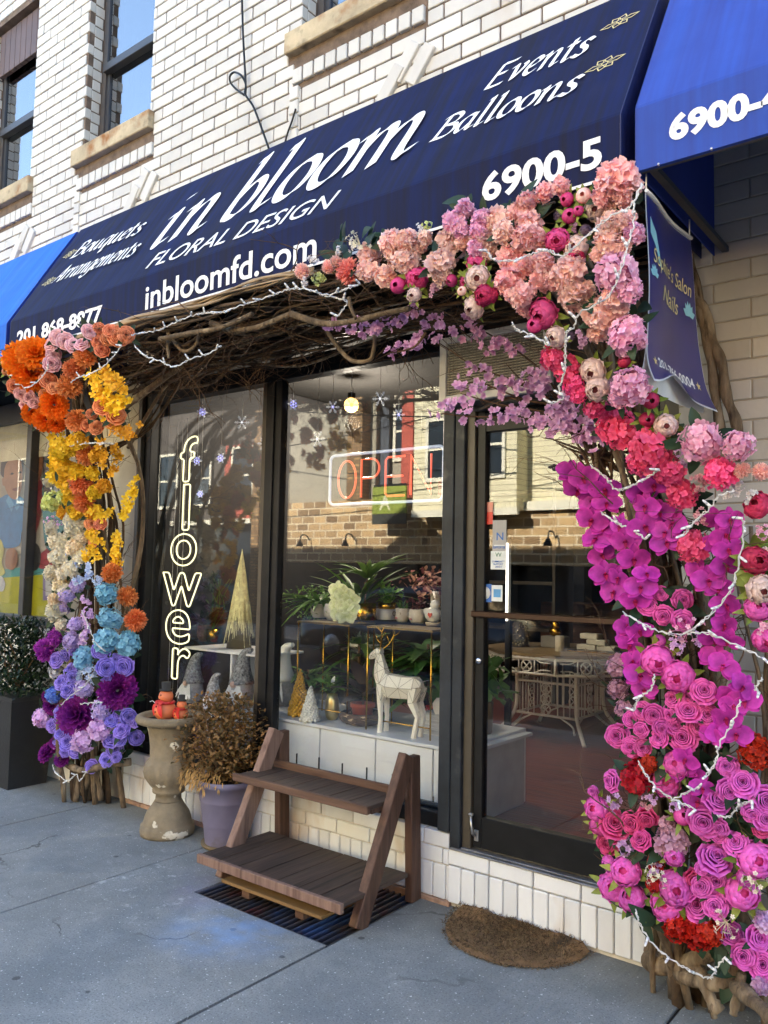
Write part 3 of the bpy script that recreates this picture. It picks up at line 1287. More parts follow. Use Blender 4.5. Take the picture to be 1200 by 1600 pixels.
bangrid('sheet', .012, .988, .006, .988, M_BAN, .0016)
bangrid('backing', 0, 1, 0, 1, M_BANW, 0.0)
bangrid('hem', .0, 1, .80, 1.0, M_BANW, -.003, arch=0.0)
for body, v0, v1, h0, h1, mm, off, sh in (("Sophie's Salon", .08, .92, .37, .26, M_GOLDP, .0, .25), ('Nails', .28, .66, .50, .41, M_GOLDP, .0, .3), ('201-766-0004', .17, .80, .895, .83, M_VINYL, .02, 0)):
    V, F = text_mesh(body, off, sh)
    lo, hi = V.min(0), V.max(0)
    mb = MB()
    mb.add([banpt(v0 + (p[0] - lo[0]) / (hi[0] - lo[0]) * (v1 - v0), h0 + (p[1] - lo[1]) / (hi[1] - lo[1]) * (h1 - h0), .003) for p in V], F)
    mb.build('lettering', mm, bn)


def banshape(name, pts, m, lift=.003):
    mb = MB()
    c = (sum(p[0] for p in pts) / len(pts), sum(p[1] for p in pts) / len(pts))
    mb.add([banpt(*c, lift)] + [banpt(*p, lift) for p in pts], [(0, i + 1, (i + 1) % len(pts) + 1) for i in range(len(pts))])
    mb.build(name, m, bn)


M_TEAL = mat('pale_teal_print', rgb('8cc6d4'), .5)
for (cv, ch, s_) in ((.09, .42, .75), (.86, .46, 1.0)):
    mb = MB()
    for k, a in enumerate((-70, -38, -12, 12, 38, 70)):
        a = R_(a)
        L_ = .085 * s_
        tip = (cv + math.sin(a) * L_ * 1.25, ch - math.cos(a) * L_)
        n_ = (math.cos(a) * .028 * s_, math.sin(a) * .022 * s_)
        mid = ((cv + tip[0]) / 2, (ch + tip[1]) / 2)
        P4 = [(cv, ch), (mid[0] - n_[0], mid[1] - n_[1]), tip, (mid[0] + n_[0], mid[1] + n_[1])]
        mb.add([banpt(*p, .003 + k * .0002) for p in P4], [(0, 1, 2, 3)])
    mb.build('lotus_emblem', M_TEAL, bn)
banshape('hand_emblem', [(.06, .11), (.16, .17), (.2, .25), (.26, .36), (.2, .33), (.13, .25), (.05, .2)], M_TEAL)
for cv in (.12, .86):
    pts = [(cv + .035 * (1 if k % 2 == 0 else .4) * math.sin(k * PI / 5), .865 - .03 * (1 if k % 2 == 0 else .4) * math.cos(k * PI / 5)) for k in range(10)]
    banshape('star_emblem', pts, M_GOLDP)
rl = MB()
rl.tube([banpt(v / 8, 0, .004) + Vector((0, 0, .006)) for v in range(9)], .006, 8)
rl.build('rail', M_PIPE, bn)
for v in (0.02, .98):
    hk = MB()
    hk.tube([banpt(v, 0) + Vector((0, 0, .005)), banpt(v, 0) + Vector((0, 0, .075))], .0025, 6)
    hk.build('hanger', M_PIPE, bn)

# ------------------------------------------------------------------ air conditioner over the door
ax0, ax1, az0, az1, ay0 = -2.15, -1.57, 2.345, 2.66, -.15
ac = thing('air_conditioner', 'white boxed air conditioner jutting out above the shop door', 'air conditioner', ((ax0 + ax1) / 2, 0, az0))
ao = Vector((-(ax0 + ax1) / 2, 0, -az0))
AT = Matrix.Translation(ao)


def acb(*a, **k):
    mb = MB()
    mb.box(*a, **k, M=AT)
    return mb


M_ACW = mat('aged_white_enamel', (.62, .60, .55), .5, var=.1, vscale=7, spots=[(rgb('8a6d48'), 13, .66, .78)])
q = MB()
q.box(ax0, ax0 + .038, ay0, ay0 + .03, az0, az1, .003, M=AT)
q.box(ax1 - .038, ax1, ay0, ay0 + .03, az0, az1, .003, M=AT)
q.box(ax0 + .038, ax1 - .038, ay0 + .001, ay0 + .03, az0, az0 + .034, .003, M=AT)
q.box(ax0 + .038, ax1 - .038, ay0 + .001, ay0 + .03, az1 - .03, az1, .003, M=AT)
q.build('front_frame', M_ACW, ac)
q = MB()
q.box(ax0 + .004, ax1 - .004, ay0 + .031, .11, az0 + .004, az1 - .004, M=AT)
q.build('case', mat('ac_case', (.10, .10, .105), .5, var=.2), ac)
q = MB()
z = az0 + .04
while z < az1 - .035:
    q.box(ax0 + .038, ax1 - .038, ay0 + .012, ay0 + .028, z, z + .0055, M=AT)
    z += .0125
q.build('louvre', mat('beige_louvre', rgb('b5ad98'), .6, var=.12), ac)
q = MB()
for k in range(24):
    xx = ax0 + .05 + k * .021
    q.box(xx, xx + .002, ay0 + .009, ay0 + .0118, az0 + .036, az1 - .032, M=AT)
q.build('fin_guard', mat('fin_wire', rgb('a8a08c'), .5), ac)
q = MB()
q.tube([AT @ Vector((ax0 + .12 + .38 * i / 10, -.02 - .06 * math.sin(PI * i / 10), az0 - .012 - .012 * math.sin(i))) for i in range(11)], .014, 8)
q.build('drip_hose', mat('black_rubber', (.02, .02, .022), .6), ac)
# ------------------------------------------------------------------ poster windows of the neighbour
po = thing('poster_window', 'black framed shop window covered by a poster of laughing children', 'window', (-6.6, 0, 1.07))
PM = Matrix.Translation((6.6, 0, -1.07))


def pob(mb, name, m):
    for v in range(len(mb.v)):
        mb.v[v] = tuple(PM @ Vector(mb.v[v]))
    return mb.build(name, m, po)


q = MB()
q.box(-9.2, -5.25, .0, .13, 1.07, 1.15, .004)
q.box(-6.2, -6.13, -.01, .13, 1.15, 2.70, .004)
q.box(-7.9, -7.83, -.01, .13, 1.15, 2.70, .004)
q.box(-5.32, -5.25, .0, .13, 1.15, 2.70, .004)
q.box(-9.2, -5.25, .0, .13, 2.70, 2.86, .004)
pob(q, 'frame', mat('dark_grey_frame', (.03, .032, .035), .4, var=.2))
q = MB()
q.box(-9.2, -5.25, .03, .3, 2.86, 3.7)
pob(q, 'fascia', M_DARK)
q = MB()
q.box(-9.2, -6.2, .05, .055, 1.15, 2.70)
q.box(-6.13, -5.32, .05, .055, 1.15, 2.70)
pob(q, 'pane', M_GLASSP)
q = MB()
q.box(-9.2, -5.3, .07, .09, 1.14, 2.71)
pob(q, 'poster_sheet', mat('poster_beige', rgb('857d70'), .5, var=.12, vscale=2))


def pshape(name, polys, m, y):
    """flat printed shapes: outlines as read on the poster (photo pixels), each its own layer of print"""
    mb = MB()
    for k, poly in enumerate(polys):
        pts = catmull([(p[0], p[1], 0) for p in poly], 4, closed=True) if len(poly) > 4 else [Vector((p[0], p[1], 0)) for p in poly]
        vs = [at(p.x, p.y, y - k * .0002) for p in pts]
        mb.add(vs, [tuple(range(len(vs)))])
    return pob(mb, name, m)


def pm(n, h, v=.15):
    return mat(n, tuple(c ** 1.15 * .50 for c in rgb(h)), .45, var=v, vscale=9)


pshape('printed_band', [[(-60, 898), (100, 878), (100, 905), (-60, 912)]], pm('poster_teal', '5fb3ae', .06), .066)
pshape('printed_field', [[(-60, 908), (100, 895), (100, 985), (-60, 985)]], pm('poster_yellow', 'd2cb1e', .06), .065)
pshape('printed_square', [[(67, 898), (88, 895), (88, 937), (67, 938)]], pm('poster_lavender', 'a99ac4', .05), .064)
pshape('printed_square', [[(71, 903), (83, 901), (83, 930), (71, 931)]], pm('poster_white', 'e6e2da', .05), .063)
pshape('printed_child', [[(62, 888), (60, 872), (72, 858), (90, 852), (100, 888)]], pm('print_red', 'c23c44'), .0655)
pshape('printed_child', [[(56, 760), (60, 770), (66, 800), (70, 850), (84, 862), (98, 850), (98, 800), (84, 768), (72, 762)]], pm('print_turquoise', '3f9fa6'), .0650)
pshape('printed_child', [[(48, 760), (46, 790), (48, 830), (56, 832), (64, 800), (66, 758), (58, 748)]], pm('print_crimson', '8e2f38'), .0645)
pshape('printed_child', [[(36, 890), (36, 860), (44, 846), (58, 850), (64, 868), (58, 890)]], pm('print_charcoal', '3c3836'), .0642)
pshape('printed_hair', [[(46, 690), (52, 676), (62, 668), (76, 674), (84, 700), (86, 740), (80, 772), (68, 770), (66, 720), (58, 690)]], pm('print_dark_hair', '1d1512'), .0638)
pshape('printed_face', [[(48, 690), (53, 680), (60, 676), (66, 690), (67, 720), (64, 744), (57, 756), (50, 746), (48, 720)]], pm('print_skin', '9b6a4c'), .0634)
pshape('printed_mouth', [[(52, 730), (54, 724), (58, 723), (60, 730), (58, 743), (54, 744)]], pm('print_mouth', '3a1512'), .0630)
pshape('printed_mouth', [[(53, 739), (56, 736), (59, 739), (57, 745), (54, 745)]], pm('print_tongue', 'b0525c'), .0627)
pshape('printed_eye', [[(49, 702), (53, 699), (55, 701), (52, 703)], [(59, 700), (63, 697), (65, 699), (62, 701)]], pm('print_brow', '1d1512'), .0626)
pshape('printed_child', [[(-8, 790), (4, 776), (16, 772), (32, 776), (44, 790), (50, 830), (50, 850), (40, 846), (34, 830), (30, 852), (6, 856), (-8, 840)]], pm('print_blue_shirt', '3f8fc4'), .0632)
pshape('printed_collar', [[(9, 782), (14, 774), (22, 788), (18, 800)], [(32, 776), (34, 786), (26, 798), (22, 790)]], pm('print_light_blue', '6fb2dd'), .0628)
pshape('printed_hair', [[(1, 740), (2, 722), (8, 708), (20, 702), (32, 706), (36, 722), (34, 742), (30, 724), (14, 728), (8, 746)]], pm('print_black_hair', '17130f'), .0622)
pshape('printed_face', [[(6, 742), (10, 724), (22, 716), (33, 722), (35, 744), (33, 766), (25, 780), (15, 776), (8, 762)], [(3, 748), (7, 746), (8, 760), (4, 758)]], pm('print_fair_skin', 'bf8e6c'), .0618)
pshape('printed_eye', [[(15, 741), (19, 738), (22, 740), (19, 742)], [(28, 739), (32, 736), (34, 738), (31, 740)]], pm('print_eye', '2a1a14'), .0612)
pshape('printed_mouth', [[(19, 764), (25, 762), (31, 760), (28, 766), (22, 767)]], pm('print_lip', '8e4a40'), .0610)
pshape('printed_hand', [[(8, 880), (10, 862), (18, 856), (26, 862), (27, 880), (20, 890), (11, 888)]], pm('print_hand', 'b3805f'), .0606)
pshape('printed_flower', [[(-10, 850), (0, 842), (6, 858), (3, 880), (8, 895), (-2, 900), (-10, 890)]], pm('print_flower', 'd8d27a'), .0614)
pshape('printed_flower', [[(-10, 905), (2, 900), (8, 912), (4, 924), (-6, 920)]], pm('print_white', 'dcdcdc'), .0608)
q = MB()
q.box(-9.2, -6.2, .0585, .0595, 2.40, 2.70)
q.box(-6.13, -5.32, .0585, .0595, 2.40, 2.70)
pob(q, 'blind', mat('pale_blind', rgb('b8b2a0'), .6))

# ------------------------------------------------------------------ across the street (seen in the glass)
OY = -12.7


def opp(name, label, cat, x):
    return thing(name, label, cat, (x, OY, 0))


def tex_brick(name, c1, c2, mort, scale, bw, rh, msize=.02, bump=.4, rough=.85):
    m, t, b = newmat(name)
    L = t.links.new
    tc = t.nodes.new('ShaderNodeTexCoord')
    sp = t.nodes.new('ShaderNodeSeparateXYZ')
    cb = t.nodes.new('ShaderNodeCombineXYZ')
    L(tc.outputs['Object'], sp.inputs[0])
    L(sp.outputs['X'], cb.inputs[0])
    L(sp.outputs['Z'], cb.inputs[1])
    br_ = t.nodes.new('ShaderNodeTexBrick')
    br_.inputs['Color1'].default_value = (*c1, 1)
    br_.inputs['Color2'].default_value = (*c2, 1)
    br_.inputs['Mortar'].default_value = (*mort, 1)
    br_.inputs['Scale'].default_value = scale
    br_.inputs['Brick Width'].default_value = bw
    br_.inputs['Row Height'].default_value = rh
    br_.inputs['Mortar Size'].default_value = msize
    L(cb.outputs[0], br_.inputs['Vector'])
    L(br_.outputs[0], b.inputs['Base Color'])
    b.inputs['Roughness'].default_value = rough
    return m


M_STONE = tex_brick('stone_veneer', rgb('d6b27c'), rgb('7c6040'), rgb('d9c7a4'), 1, .42, .2, .018)
M_SIDING = tex_brick('cream_siding', rgb('e6dcb6'), rgb('e2d8b2'), rgb('93876a'), 1, 40, .125, .008)
M_CREAM = mat('cream_trim', rgb('e2dbc2'), .7, var=.05)
M_REDW = mat('red_painted_wood', rgb('b5523f'), .7, var=.12)
M_GREYW = mat('grey_stucco_far', rgb('a39b86'), .9, var=.06, vscale=1.5)
M_YBRICK = tex_brick('tan_chimney_brick', rgb('b08a5a'), rgb('7d5c38'), rgb('6b5b45'), 1, .22, .085, .012)
M_FARG = mat('far_window_glass', (.03, .04, .05), .08, spec=.8)


def fwin(par, x0, x1, z0, z1, y, off):
    q = MB()
    q.box(x0 - .08, x1 + .08, y, y + .05, z0 - .1, z0)
    q.box(x0 - .08, x1 + .08, y, y + .05, z1, z1 + .08)
    q.box(x0 - .08, x0, y, y + .05, z0, z1)
    q.box(x1, x1 + .08, y, y + .05, z0, z1)
    q.box(x0, x1, y - .01, y + .03, (z0 + z1) / 2 - .03, (z0 + z1) / 2 + .03)
    for v in range(len(q.v)):
        q.v[v] = tuple(Vector(q.v[v]) - off)
    o = q.build('window', M_CREAM, par)
    p = MB()
    p.box(x0, x1, y + .002, y + .012, z0, (z0 + z1) / 2 - .03)
    p.box(x0, x1, y + .002, y + .012, (z0 + z1) / 2 + .03, z1)
    for v in range(len(p.v)):
        p.v[v] = tuple(Vector(p.v[v]) - off)
    p.build('pane', M_FARG, o)
    return o


def sub(mb, off):
    for v in range(len(mb.v)):
        mb.v[v] = tuple(Vector(mb.v[v]) - off)
    return mb


F0 = OY
off = Vector((-7, F0, 0))
h1 = thing('siding_house', 'cream sided house with stone ground floor mirrored in the door glass', 'house', off)
sub(MB().box(-11.4, -8.6, F0 - .9, F0 + .5, 2.95, 8.2).box(-8.6, -1, F0 - .9, F0 - .02, 2.95, 8.2), off).build('wall', M_SIDING, h1)
sub(MB().box(-11.4, -8.55, F0 + .45, F0 + .56, 2.84, 3.0).box(-8.6, -1, F0 - .05, F0 + .16, 2.95, 3.15), off).build('cornice', M_CREAM, h1)
sub(MB().box(-11.3, -1, F0 - .9, F0 + .02, 1.75, 2.94), off).build('stone_band', M_STONE, h1)
sub(MB().box(-11.3, -1, F0 - .6, F0 - .4, 0, 1.75), off).build('shop_window', M_FARG, h1)
q = MB()
for xx in (-11.3, -9.4, -7.6, -5.4, -3.2):
    q.box(xx, xx + .35, F0 - .5, F0 + .02, 0, 1.749)
sub(q, off).build('pier', mat('dark_pier', (.08, .07, .06), .8), h1)
fwin(h1, -9.45, -8.95, 3.75, 5.1, F0 + .5, off)
fwin(h1, -10.95, -10.5, 3.75, 5.1, F0 + .5, off)
fwin(h1, -6.2, -5.4, 3.9, 5.2, F0 - .02, off)
sub(MB().box(-11.6, -.8, F0 - 1.2, F0 + .7, 8.2, 8.4), off).build('roof', M_DARK, h1)
for xx in (-7.9, -13.6, -15.2):
    lp = thing('wall_lamp', {-7.9: 'black gooseneck wall lamp mirrored in the door glass', -13.6: 'black gooseneck lamp mirrored beside the green sign', -15.2: 'black gooseneck lamp mirrored near the window mullion'}[xx], 'lamp', (xx, F0 + .03, 2.35), group='gooseneck lamps across the street')
    MB().tube(catmull([(0, 0, 0), (0, .12, .12), (0, .3, .12), (0, .36, -.02)], 5), .018, 6).build('arm', M_BLACKM, lp)
    MB().lathe([(.10, -.16), (.09, -.12), (.03, 0), (.001, .01)], 12, (0, .36, -.02)).build('lamp_shade', M_BLACKM, lp)
off = Vector((-14, F0, 0))
h2 = thing('stucco_house', 'grey stucco house with a tan brick chimney mirrored in the shop window', 'house', off)
sub(MB().box(-17.2, -13.2, F0 - 3, F0 - .3, 3.3, 7.6).box(-12.9, -12.3, F0 - 3, F0 - .6, 3.3, 7.4).box(-11.95, -11.42, F0 - 3, F0 - .5, 3.3, 7.4), off).build('wall', M_GREYW, h2)
sub(MB().box(-13.9, -13.4, F0 - .299, F0 + .05, 3.381, 6.9), off).build('chimney', M_YBRICK, h2)
sub(MB().box(-13.2, -12.9, F0 - 3, F0 - .45, 3.3, 7.6), off).build('dark_gap', mat('gap_shade', (.06, .07, .085), .6), h2)  # dark strip standing in for the shaded gap between the walls
sub(MB().box(-12.3, -11.95, F0 - 3, F0 - .2, 3.3, 7.0), off).build('red_bay', M_REDW, h2)
fwin(h2, -12.75, -12.4, 4.5, 5.9, F0 - .58, off)
sub(MB().box(-17.2, -11.31, F0 - 1, F0 + .02, 1.75, 3.38), off).build('stone_band', M_STONE, h2)
sub(MB().box(-17.2, -11.31, F0 - .8, F0 - .6, 0, 1.749), off).build('shop_window', M_FARG, h2)
sub(MB().box(-17.4, -11.3, F0 - 3.2, F0 - .2, 7.6, 7.8), off).build('roof', M_DARK, h2)
off = Vector((-19, F0, 0))
h3 = thing('red_house', 'salmon red painted house with white window mirrored behind the neon sign', 'house', off)
sub(MB().box(-24, -17.5, F0 - 3, F0 - .15, 5.25, 8.0).box(-24, -18.9, F0 - 3, F0 - .15, 3.0, 5.249), off).build('wall', mat('shaded_stucco_far', (.10, .085, .07), .9, var=.15, vscale=1.5), h3)  # dark wall colour stands in for the arch's shade over the reflection
sub(MB().box(-18.9, -17.5, F0 - 3, F0 - .1, 3.0, 5.249), off).build('red_front', M_REDW, h3)
sub(MB().box(-17.5, -17.21, F0 - 3, F0 + .05, 0, 8.0), off).build('brick_edge', M_YBRICK, h3)
sub(MB().box(-24, -17.5, F0 - 2, F0 + .1, 2.85, 3.0), off).build('cornice', M_CREAM, h3)
sub(MB().box(-24, -17.5, F0 - .8, F0 - .3, 0, 2.85), off).build('shop_window', M_FARG, h3)
for x0 in (-18.5, -20.4, -22):
    fwin(h3, x0, x0 + .85, 3.5, 5.1, F0 - .1, off)
off = Vector((-27, F0, 0))
h4 = thing('dark_house', 'dark brick flat fronted house farther along the opposite pavement', 'house', off)
sub(MB().box(-60, -24.1, F0 - 5, F0 - .1, 0, 8.2), off).build('wall', mat('dark_brick_far', (.07, .05, .042), .9, var=.2), h4)
for x0 in (-26, -28.5, -31):
    fwin(h4, x0, x0 + .9, 4, 5.6, F0 - .1, off)
off = Vector((4, F0, 0))
h5 = thing('brick_house', 'tan brick house opposite the salon', 'house', off)
sub(MB().box(-.9, 14, F0 - 5, F0 - .1, 0, 8.6), off).build('wall', M_YBRICK, h5)
for x0 in (.5, 3, 5.5):
    fwin(h5, x0, x0 + .9, 4, 5.6, F0 - .1, off)
# hanging green sign
gs = thing('hanging_sign', 'olive green square shop sign mirrored below the open sign', 'sign', (-12.1, F0 + .5, 2.7))
MB().box(-.52, .52, -.03, .03, .25, .92, .005).build('panel', mat('olive_paint', rgb('8a9630'), .5), gs)
MB().box(-.52, .52, -.03, .03, 0, .249, .005).build('lower_panel', mat('dark_olive', rgb('33342a'), .5), gs)
MB().tube([(0, -.4, .98), (0, .05, .98)], .02).box(-.5, .5, -.01, .01, .921, .975).build('bracket', M_BLACKM, gs)
V, F = text_mesh('A', .01)
mb = MB()
mb.add([(-.1 - (p[0] - .3) * .5, .034, .35 + p[1] * .5) for p in V], F)
mb.build('lettering', mat('sign_cream', rgb('d9d7a8'), .6), gs)
# parked car
car = thing('parked_car', 'dark parked car mirrored low in the door glass', 'car', (-8.6, -8.75, -.14))
body = MB()
prof = [(-2.2, .35), (-2.25, .62), (-2.1, .82), (-1.25, .92), (-.62, 1.36), (.85, 1.42), (1.55, 1.02), (2.15, .92), (2.3, .62), (2.22, .32)]
vs, fs = [], []
pp_ = catmull([(x, 0, z) for x, z in prof], 4)
for p in pp_:
    tw = .86 if p.z < .9 else .86 - (p.z - .9) * .5
    vs += [(p.x, -tw, p.z), (p.x, tw, p.z), (p.x, -.86, .28), (p.x, .86, .28)]
for i in range(len(pp_) - 1):
    a, c = 4 * i, 4 * i + 4
    fs += [(a, c, c + 1, a + 1), (a, a + 2, c + 2, c), (a + 1, c + 1, c + 3, a + 3)]
body.add(vs, fs, True)
body.build('body', mat('dark_car_paint', (.02, .022, .028), .2, coat=.8), car)
for s_ in (-1, 1):
    wq = MB()
    wq.prism([(-1.05, .95), (-.55, 1.3), (.1, 1.33), (.1, .95)], 1, s_ * .80 - .012, s_ * .80 + .012)
    wq.prism([(.16, .95), (.16, 1.33), (.78, 1.34), (1.3, 1.02)], 1, s_ * .80 - .012, s_ * .80 + .012)
    wq.build('side_window', M_FARG, car)
    for xx in (-1.4, 1.42):
        wh = MB().lathe([(.02, -.1), (.3, -.1), (.33, -.06), (.33, .06), (.3, .1), (.02, .1)], 20)
        o = wh.build('wheel', mat('tyre', (.015, .015, .015), .8), car, (xx, s_ * .82, .33))
        o.rotation_euler = (PI / 2, 0, 0)
        rm = MB().lathe([(.0, .101), (.2, .101), (.21, .085)], 16).lathe([(.0, -.101), (.2, -.101), (.21, -.085)], 16)
        rm.build('rim', mat('alloy', (.5, .5, .52), .3, metal=.9), o)
wq = MB()
wq.add([(-1.2, -.66, .95), (-1.2, .66, .95), (-.66, .6, 1.34), (-.66, -.6, 1.34)], [(0, 1, 2, 3)])
wq.build('windscreen', mat('pale_screen', (.25, .27, .27), .1), car)
# wires over the street
for i, (p0, p1, sag) in enumerate((((-20, -9.9, 6.6), (-3, -10.5, 4.4), .5), ((-18, -10, 4.4), (0, -10.4, 6.4), .6), ((-11, -10, 5.6), (6, -10.2, 5.0), .35))):
    q = MB()
    a, c = Vector(p0), Vector(p1)
    q.tube([a.lerp(c, t_ / 14) - Vector((0, 0, sag * 4 * (t_ / 14) * (1 - t_ / 14))) for t_ in range(15)], .014, 5)
    tag(q.build('overhead_wire', M_BLACKM), ['black overhead wire mirrored sloping down across the shop window', 'black overhead wire mirrored rising toward the door', 'slack black wire mirrored high in the door glass'][i], 'wire', 'wires over the street')
# loose cable on the brick wall
q = MB()
cab = [(378, -10), (380, 60), (384, 140), (378, 146), (362, 132), (359, 120), (366, 113), (377, 118), (384, 132), (383, 147), (395, 165), (405, 190), (414, 215), (420, 232)]
q.tube(catmull([at(x, y, -.03 - .01 * (i % 2)) for i, (x, y) in enumerate(cab)], 5), .007, 6)
tag(q.build('wall_cable', M_BLACKM), 'black looped cable dangling down the white brick wall', 'cable')
q = MB()
q.tube(catmull([at(x, y, -.03) for (x, y) in ((462, 170), (456, 190), (450, 206), (445, 224))], 4), .006, 6)
tag(q.build('cable_end', M_BLACKM), 'short black cable end leaning on the brick by the soldier course', 'cable')
# ------------------------------------------------------------------ helpers for plants and small goods
def leafmat(name, c1, c2, rough=.45, trans=.25):
    return petal(name, c1, c2, .03, .15, trans, rough)


M_LEAFD = leafmat('dark_leaf', (.012, .030, .016), (.03, .065, .032))
M_LEAFG = leafmat('green_leaf', (.05, .13, .028), (.16, .32, .07))
M_LEAFY = leafmat('yellow_green_leaf', (.13, .19, .02), (.30, .36, .07))
M_LEAFP = leafmat('plum_leaf', (.05, .045, .04), (.12, .09, .08))
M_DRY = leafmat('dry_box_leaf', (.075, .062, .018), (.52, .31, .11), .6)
M_HOLLY = leafmat('holly_leaf', (.008, .018, .008), (.030, .055, .022), .3, .1)
M_SOIL = mat('soil', (.035, .025, .018), .95, var=.4, vscale=30, bump=.6, bscale=90)
M_TWIG = mat('twig_bark', rgb('6b5138'), .9, var=.35, vscale=12, bump=.5, bscale=70)
M_GOLD = mat('gold_metal', rgb('c79a3c'), .25, metal=1, var=.15)
M_GOLDB = mat('gold_bead', rgb('e6b548'), .3, metal=.45, var=.2, vscale=40)
M_SILVERB = mat('silver_bead', rgb('d8d6cc'), .3, metal=.45, var=.2, vscale=40)
M_SILVER = mat('champagne_metal', rgb('cfc9b4'), .25, metal=1, var=.15)
M_CERAM = mat('white_ceramic', (.72, .70, .66), .3, var=.06)
M_WHITEP = mat('white_panel', (.74, .75, .77), .35, var=.05, vscale=2)
rnd = random.Random(11)


def rv(s=1.0):
    return Vector((rnd.uniform(-s, s), rnd.uniform(-s, s), rnd.uniform(-s, s)))


def leaf_cloud(n, shape, ln, wd, tlo=0.0, thi=1.0, out=.7):
    """leaves scattered through a volume: shape() gives a point and the direction the leaf leans"""
    mb = MB()
    for _ in range(n):
        p, d = shape()
        d = (d * out + rv(.8)).normalized()
        mb.leaf(p, d, Vector((0, 0, 1)) + rv(.5), ln * rnd.uniform(.6, 1.3), wd * rnd.uniform(.7, 1.2), .2, rnd.uniform(0, .5), 2, t=rnd.uniform(tlo, thi))
    return mb


def tuft(n, ln, wd, c=(0, 0, 0), spread=1.0, droop=.6, base=.02, tlo=.1, thi=1):
    """long leaves rising from one crown"""
    mb = MB()
    for i in range(n):
        a = 2.4 * i + rnd.uniform(-.3, .3)
        el = rnd.uniform(.5, 1.4) / spread
        d = Vector((math.cos(a) * spread, math.sin(a) * spread, el))
        mb.leaf(Vector(c) + Vector((math.cos(a), math.sin(a), 0)) * base, d, (0, 0, 1), ln * rnd.uniform(.7, 1.15), wd * rnd.uniform(.8, 1.1), .3, droop * rnd.uniform(.5, 1.2), 5, t=rnd.uniform(tlo, thi))
    return mb


# ------------------------------------------------------------------ stone urn with two orange snowmen
up_ = atz(273, 1303)
urn = thing('stone_urn', 'weathered stone urn with peeling paint and beaded rim on a pedestal foot', 'urn', (up_.x - .045, up_.y - .02, 0))
urn.scale = (1.1, 1.1, 1.0)
M_URN = mat('weathered_stone', rgb('82755f'), .9, var=.22, vscale=7, bump=.5, bscale=50, spots=[(rgb('d9d2be'), 11, .63, .66), (rgb('5e5342'), 5, .58, .75)])
fl = lambda a, z: .07 * abs(math.sin(a * 7)) if .26 < z < .44 else 0
MB().lathe([(.138, 0), (.142, .02), (.14, .055), (.128, .06), (.126, .066), (.120, .10), (.112, .125), (.086, .165), (.072, .19)], 40, flute=lambda a, z: .03 * abs(math.sin(a * 17)) if .058 < z < .09 else 0).build('foot', M_URN, urn)
MB().lathe([(.072, .19), (.068, .2), (.066, .23), (.084, .24), (.086, .255), (.078, .262), (.098, .29), (.122, .33), (.130, .365), (.124, .40), (.108, .425), (.104, .44), (.106, .50), (.113, .56), (.124, .615), (.13, .635)], 56, flute=fl).build('bowl', M_URN, urn)
MB().lathe([(.13, .635), (.165, .636), (.18, .646), (.185, .662), (.18, .678), (.166, .686), (.15, .684), (.142, .67), (.135, .64)], 64, flute=lambda a, z: .022 * abs(math.sin(a * 14))).build('rim', M_URN, urn)
MB().lathe([(.0, .655), (.14, .652)], 24).build('soil', M_SOIL, urn)
M_ORG = mat('orange_clay', rgb('d8764a'), .55, var=.12, vscale=8, bump=.2, bscale=40)
M_RED = mat('red_ribbon', (.55, .02, .02), .5, var=.2)
for i, (dx, dy, s_, lab) in enumerate(((.0, -.05, 1.0, 'larger orange snowman figure with black hat and red scarf in the urn'), (.085, .0, .68, 'smaller orange snowman figure half hidden by the dry shrub in the urn'))):
    sm = thing('snowman_figure', lab, 'figurine', (up_.x - .045 + dx, up_.y - .02 + dy, .655), group='snowmen in the urn')
    o = MB().ball((0, 0, .058 * s_), .064 * s_, 20, 14, (1, 1, .95)).ball((.004, 0, .138 * s_), .043 * s_, 18, 12, (1, 1, .95)).build('body', M_ORG, sm)
    MB().lathe([(.04 * s_, .0), (.04 * s_, .006), (.026 * s_, .006), (.028 * s_, .05 * s_), (.0, .05 * s_)], 18, (.004, 0, .172 * s_)).build('hat', mat('black_felt', (.02, .02, .02), .8), sm)
    q = MB().tube([(.05 * s_ * math.cos(a), .05 * s_ * math.sin(a), .105 * s_) for a in np.linspace(0, 2 * PI, 15)], .009 * s_, 6)
    q.leaf((.02 * s_, -.05 * s_, .105 * s_), (.35, -.4, -1), (0, -1, 0), .08 * s_, .045 * s_).leaf((-.01 * s_, -.05 * s_, .105 * s_), (-.25, -.4, -1), (0, -1, 0), .075 * s_, .04 * s_).leaf((.01, -.055 * s_, .105 * s_), (1, -.5, .3), (0, -1, 0), .06 * s_, .035 * s_)
    q.build('scarf', M_RED, sm)
    q = MB()
    for (ax, az, r_) in ((-.014, .150, .0045), (.014, .150, .0045), (-.012, .128, .003), (-.005, .124, .003), (.003, .124, .003), (.010, .127, .003), (0, .085, .005), (0, .055, .005)):
        rr = .043 if az > .1 else .064
        c0 = .138 if az > .1 else .058
        yy = -math.sqrt(max(1e-5, rr * rr - ax * ax - (az - c0) ** 2)) - .001
        q.ball((ax * s_ - .004, yy * s_, az * s_), r_ * s_, 6, 4)
    q.build('face', M_BLACKM, sm)
    q = MB().tube(catmull([(-.06 * s_, 0, .06 * s_), (-.10 * s_, -.01, .10 * s_), (-.12 * s_, -.02, .095 * s_)], 4), .0018, 5)
    q.build('twig_arm', M_PIPE, sm)

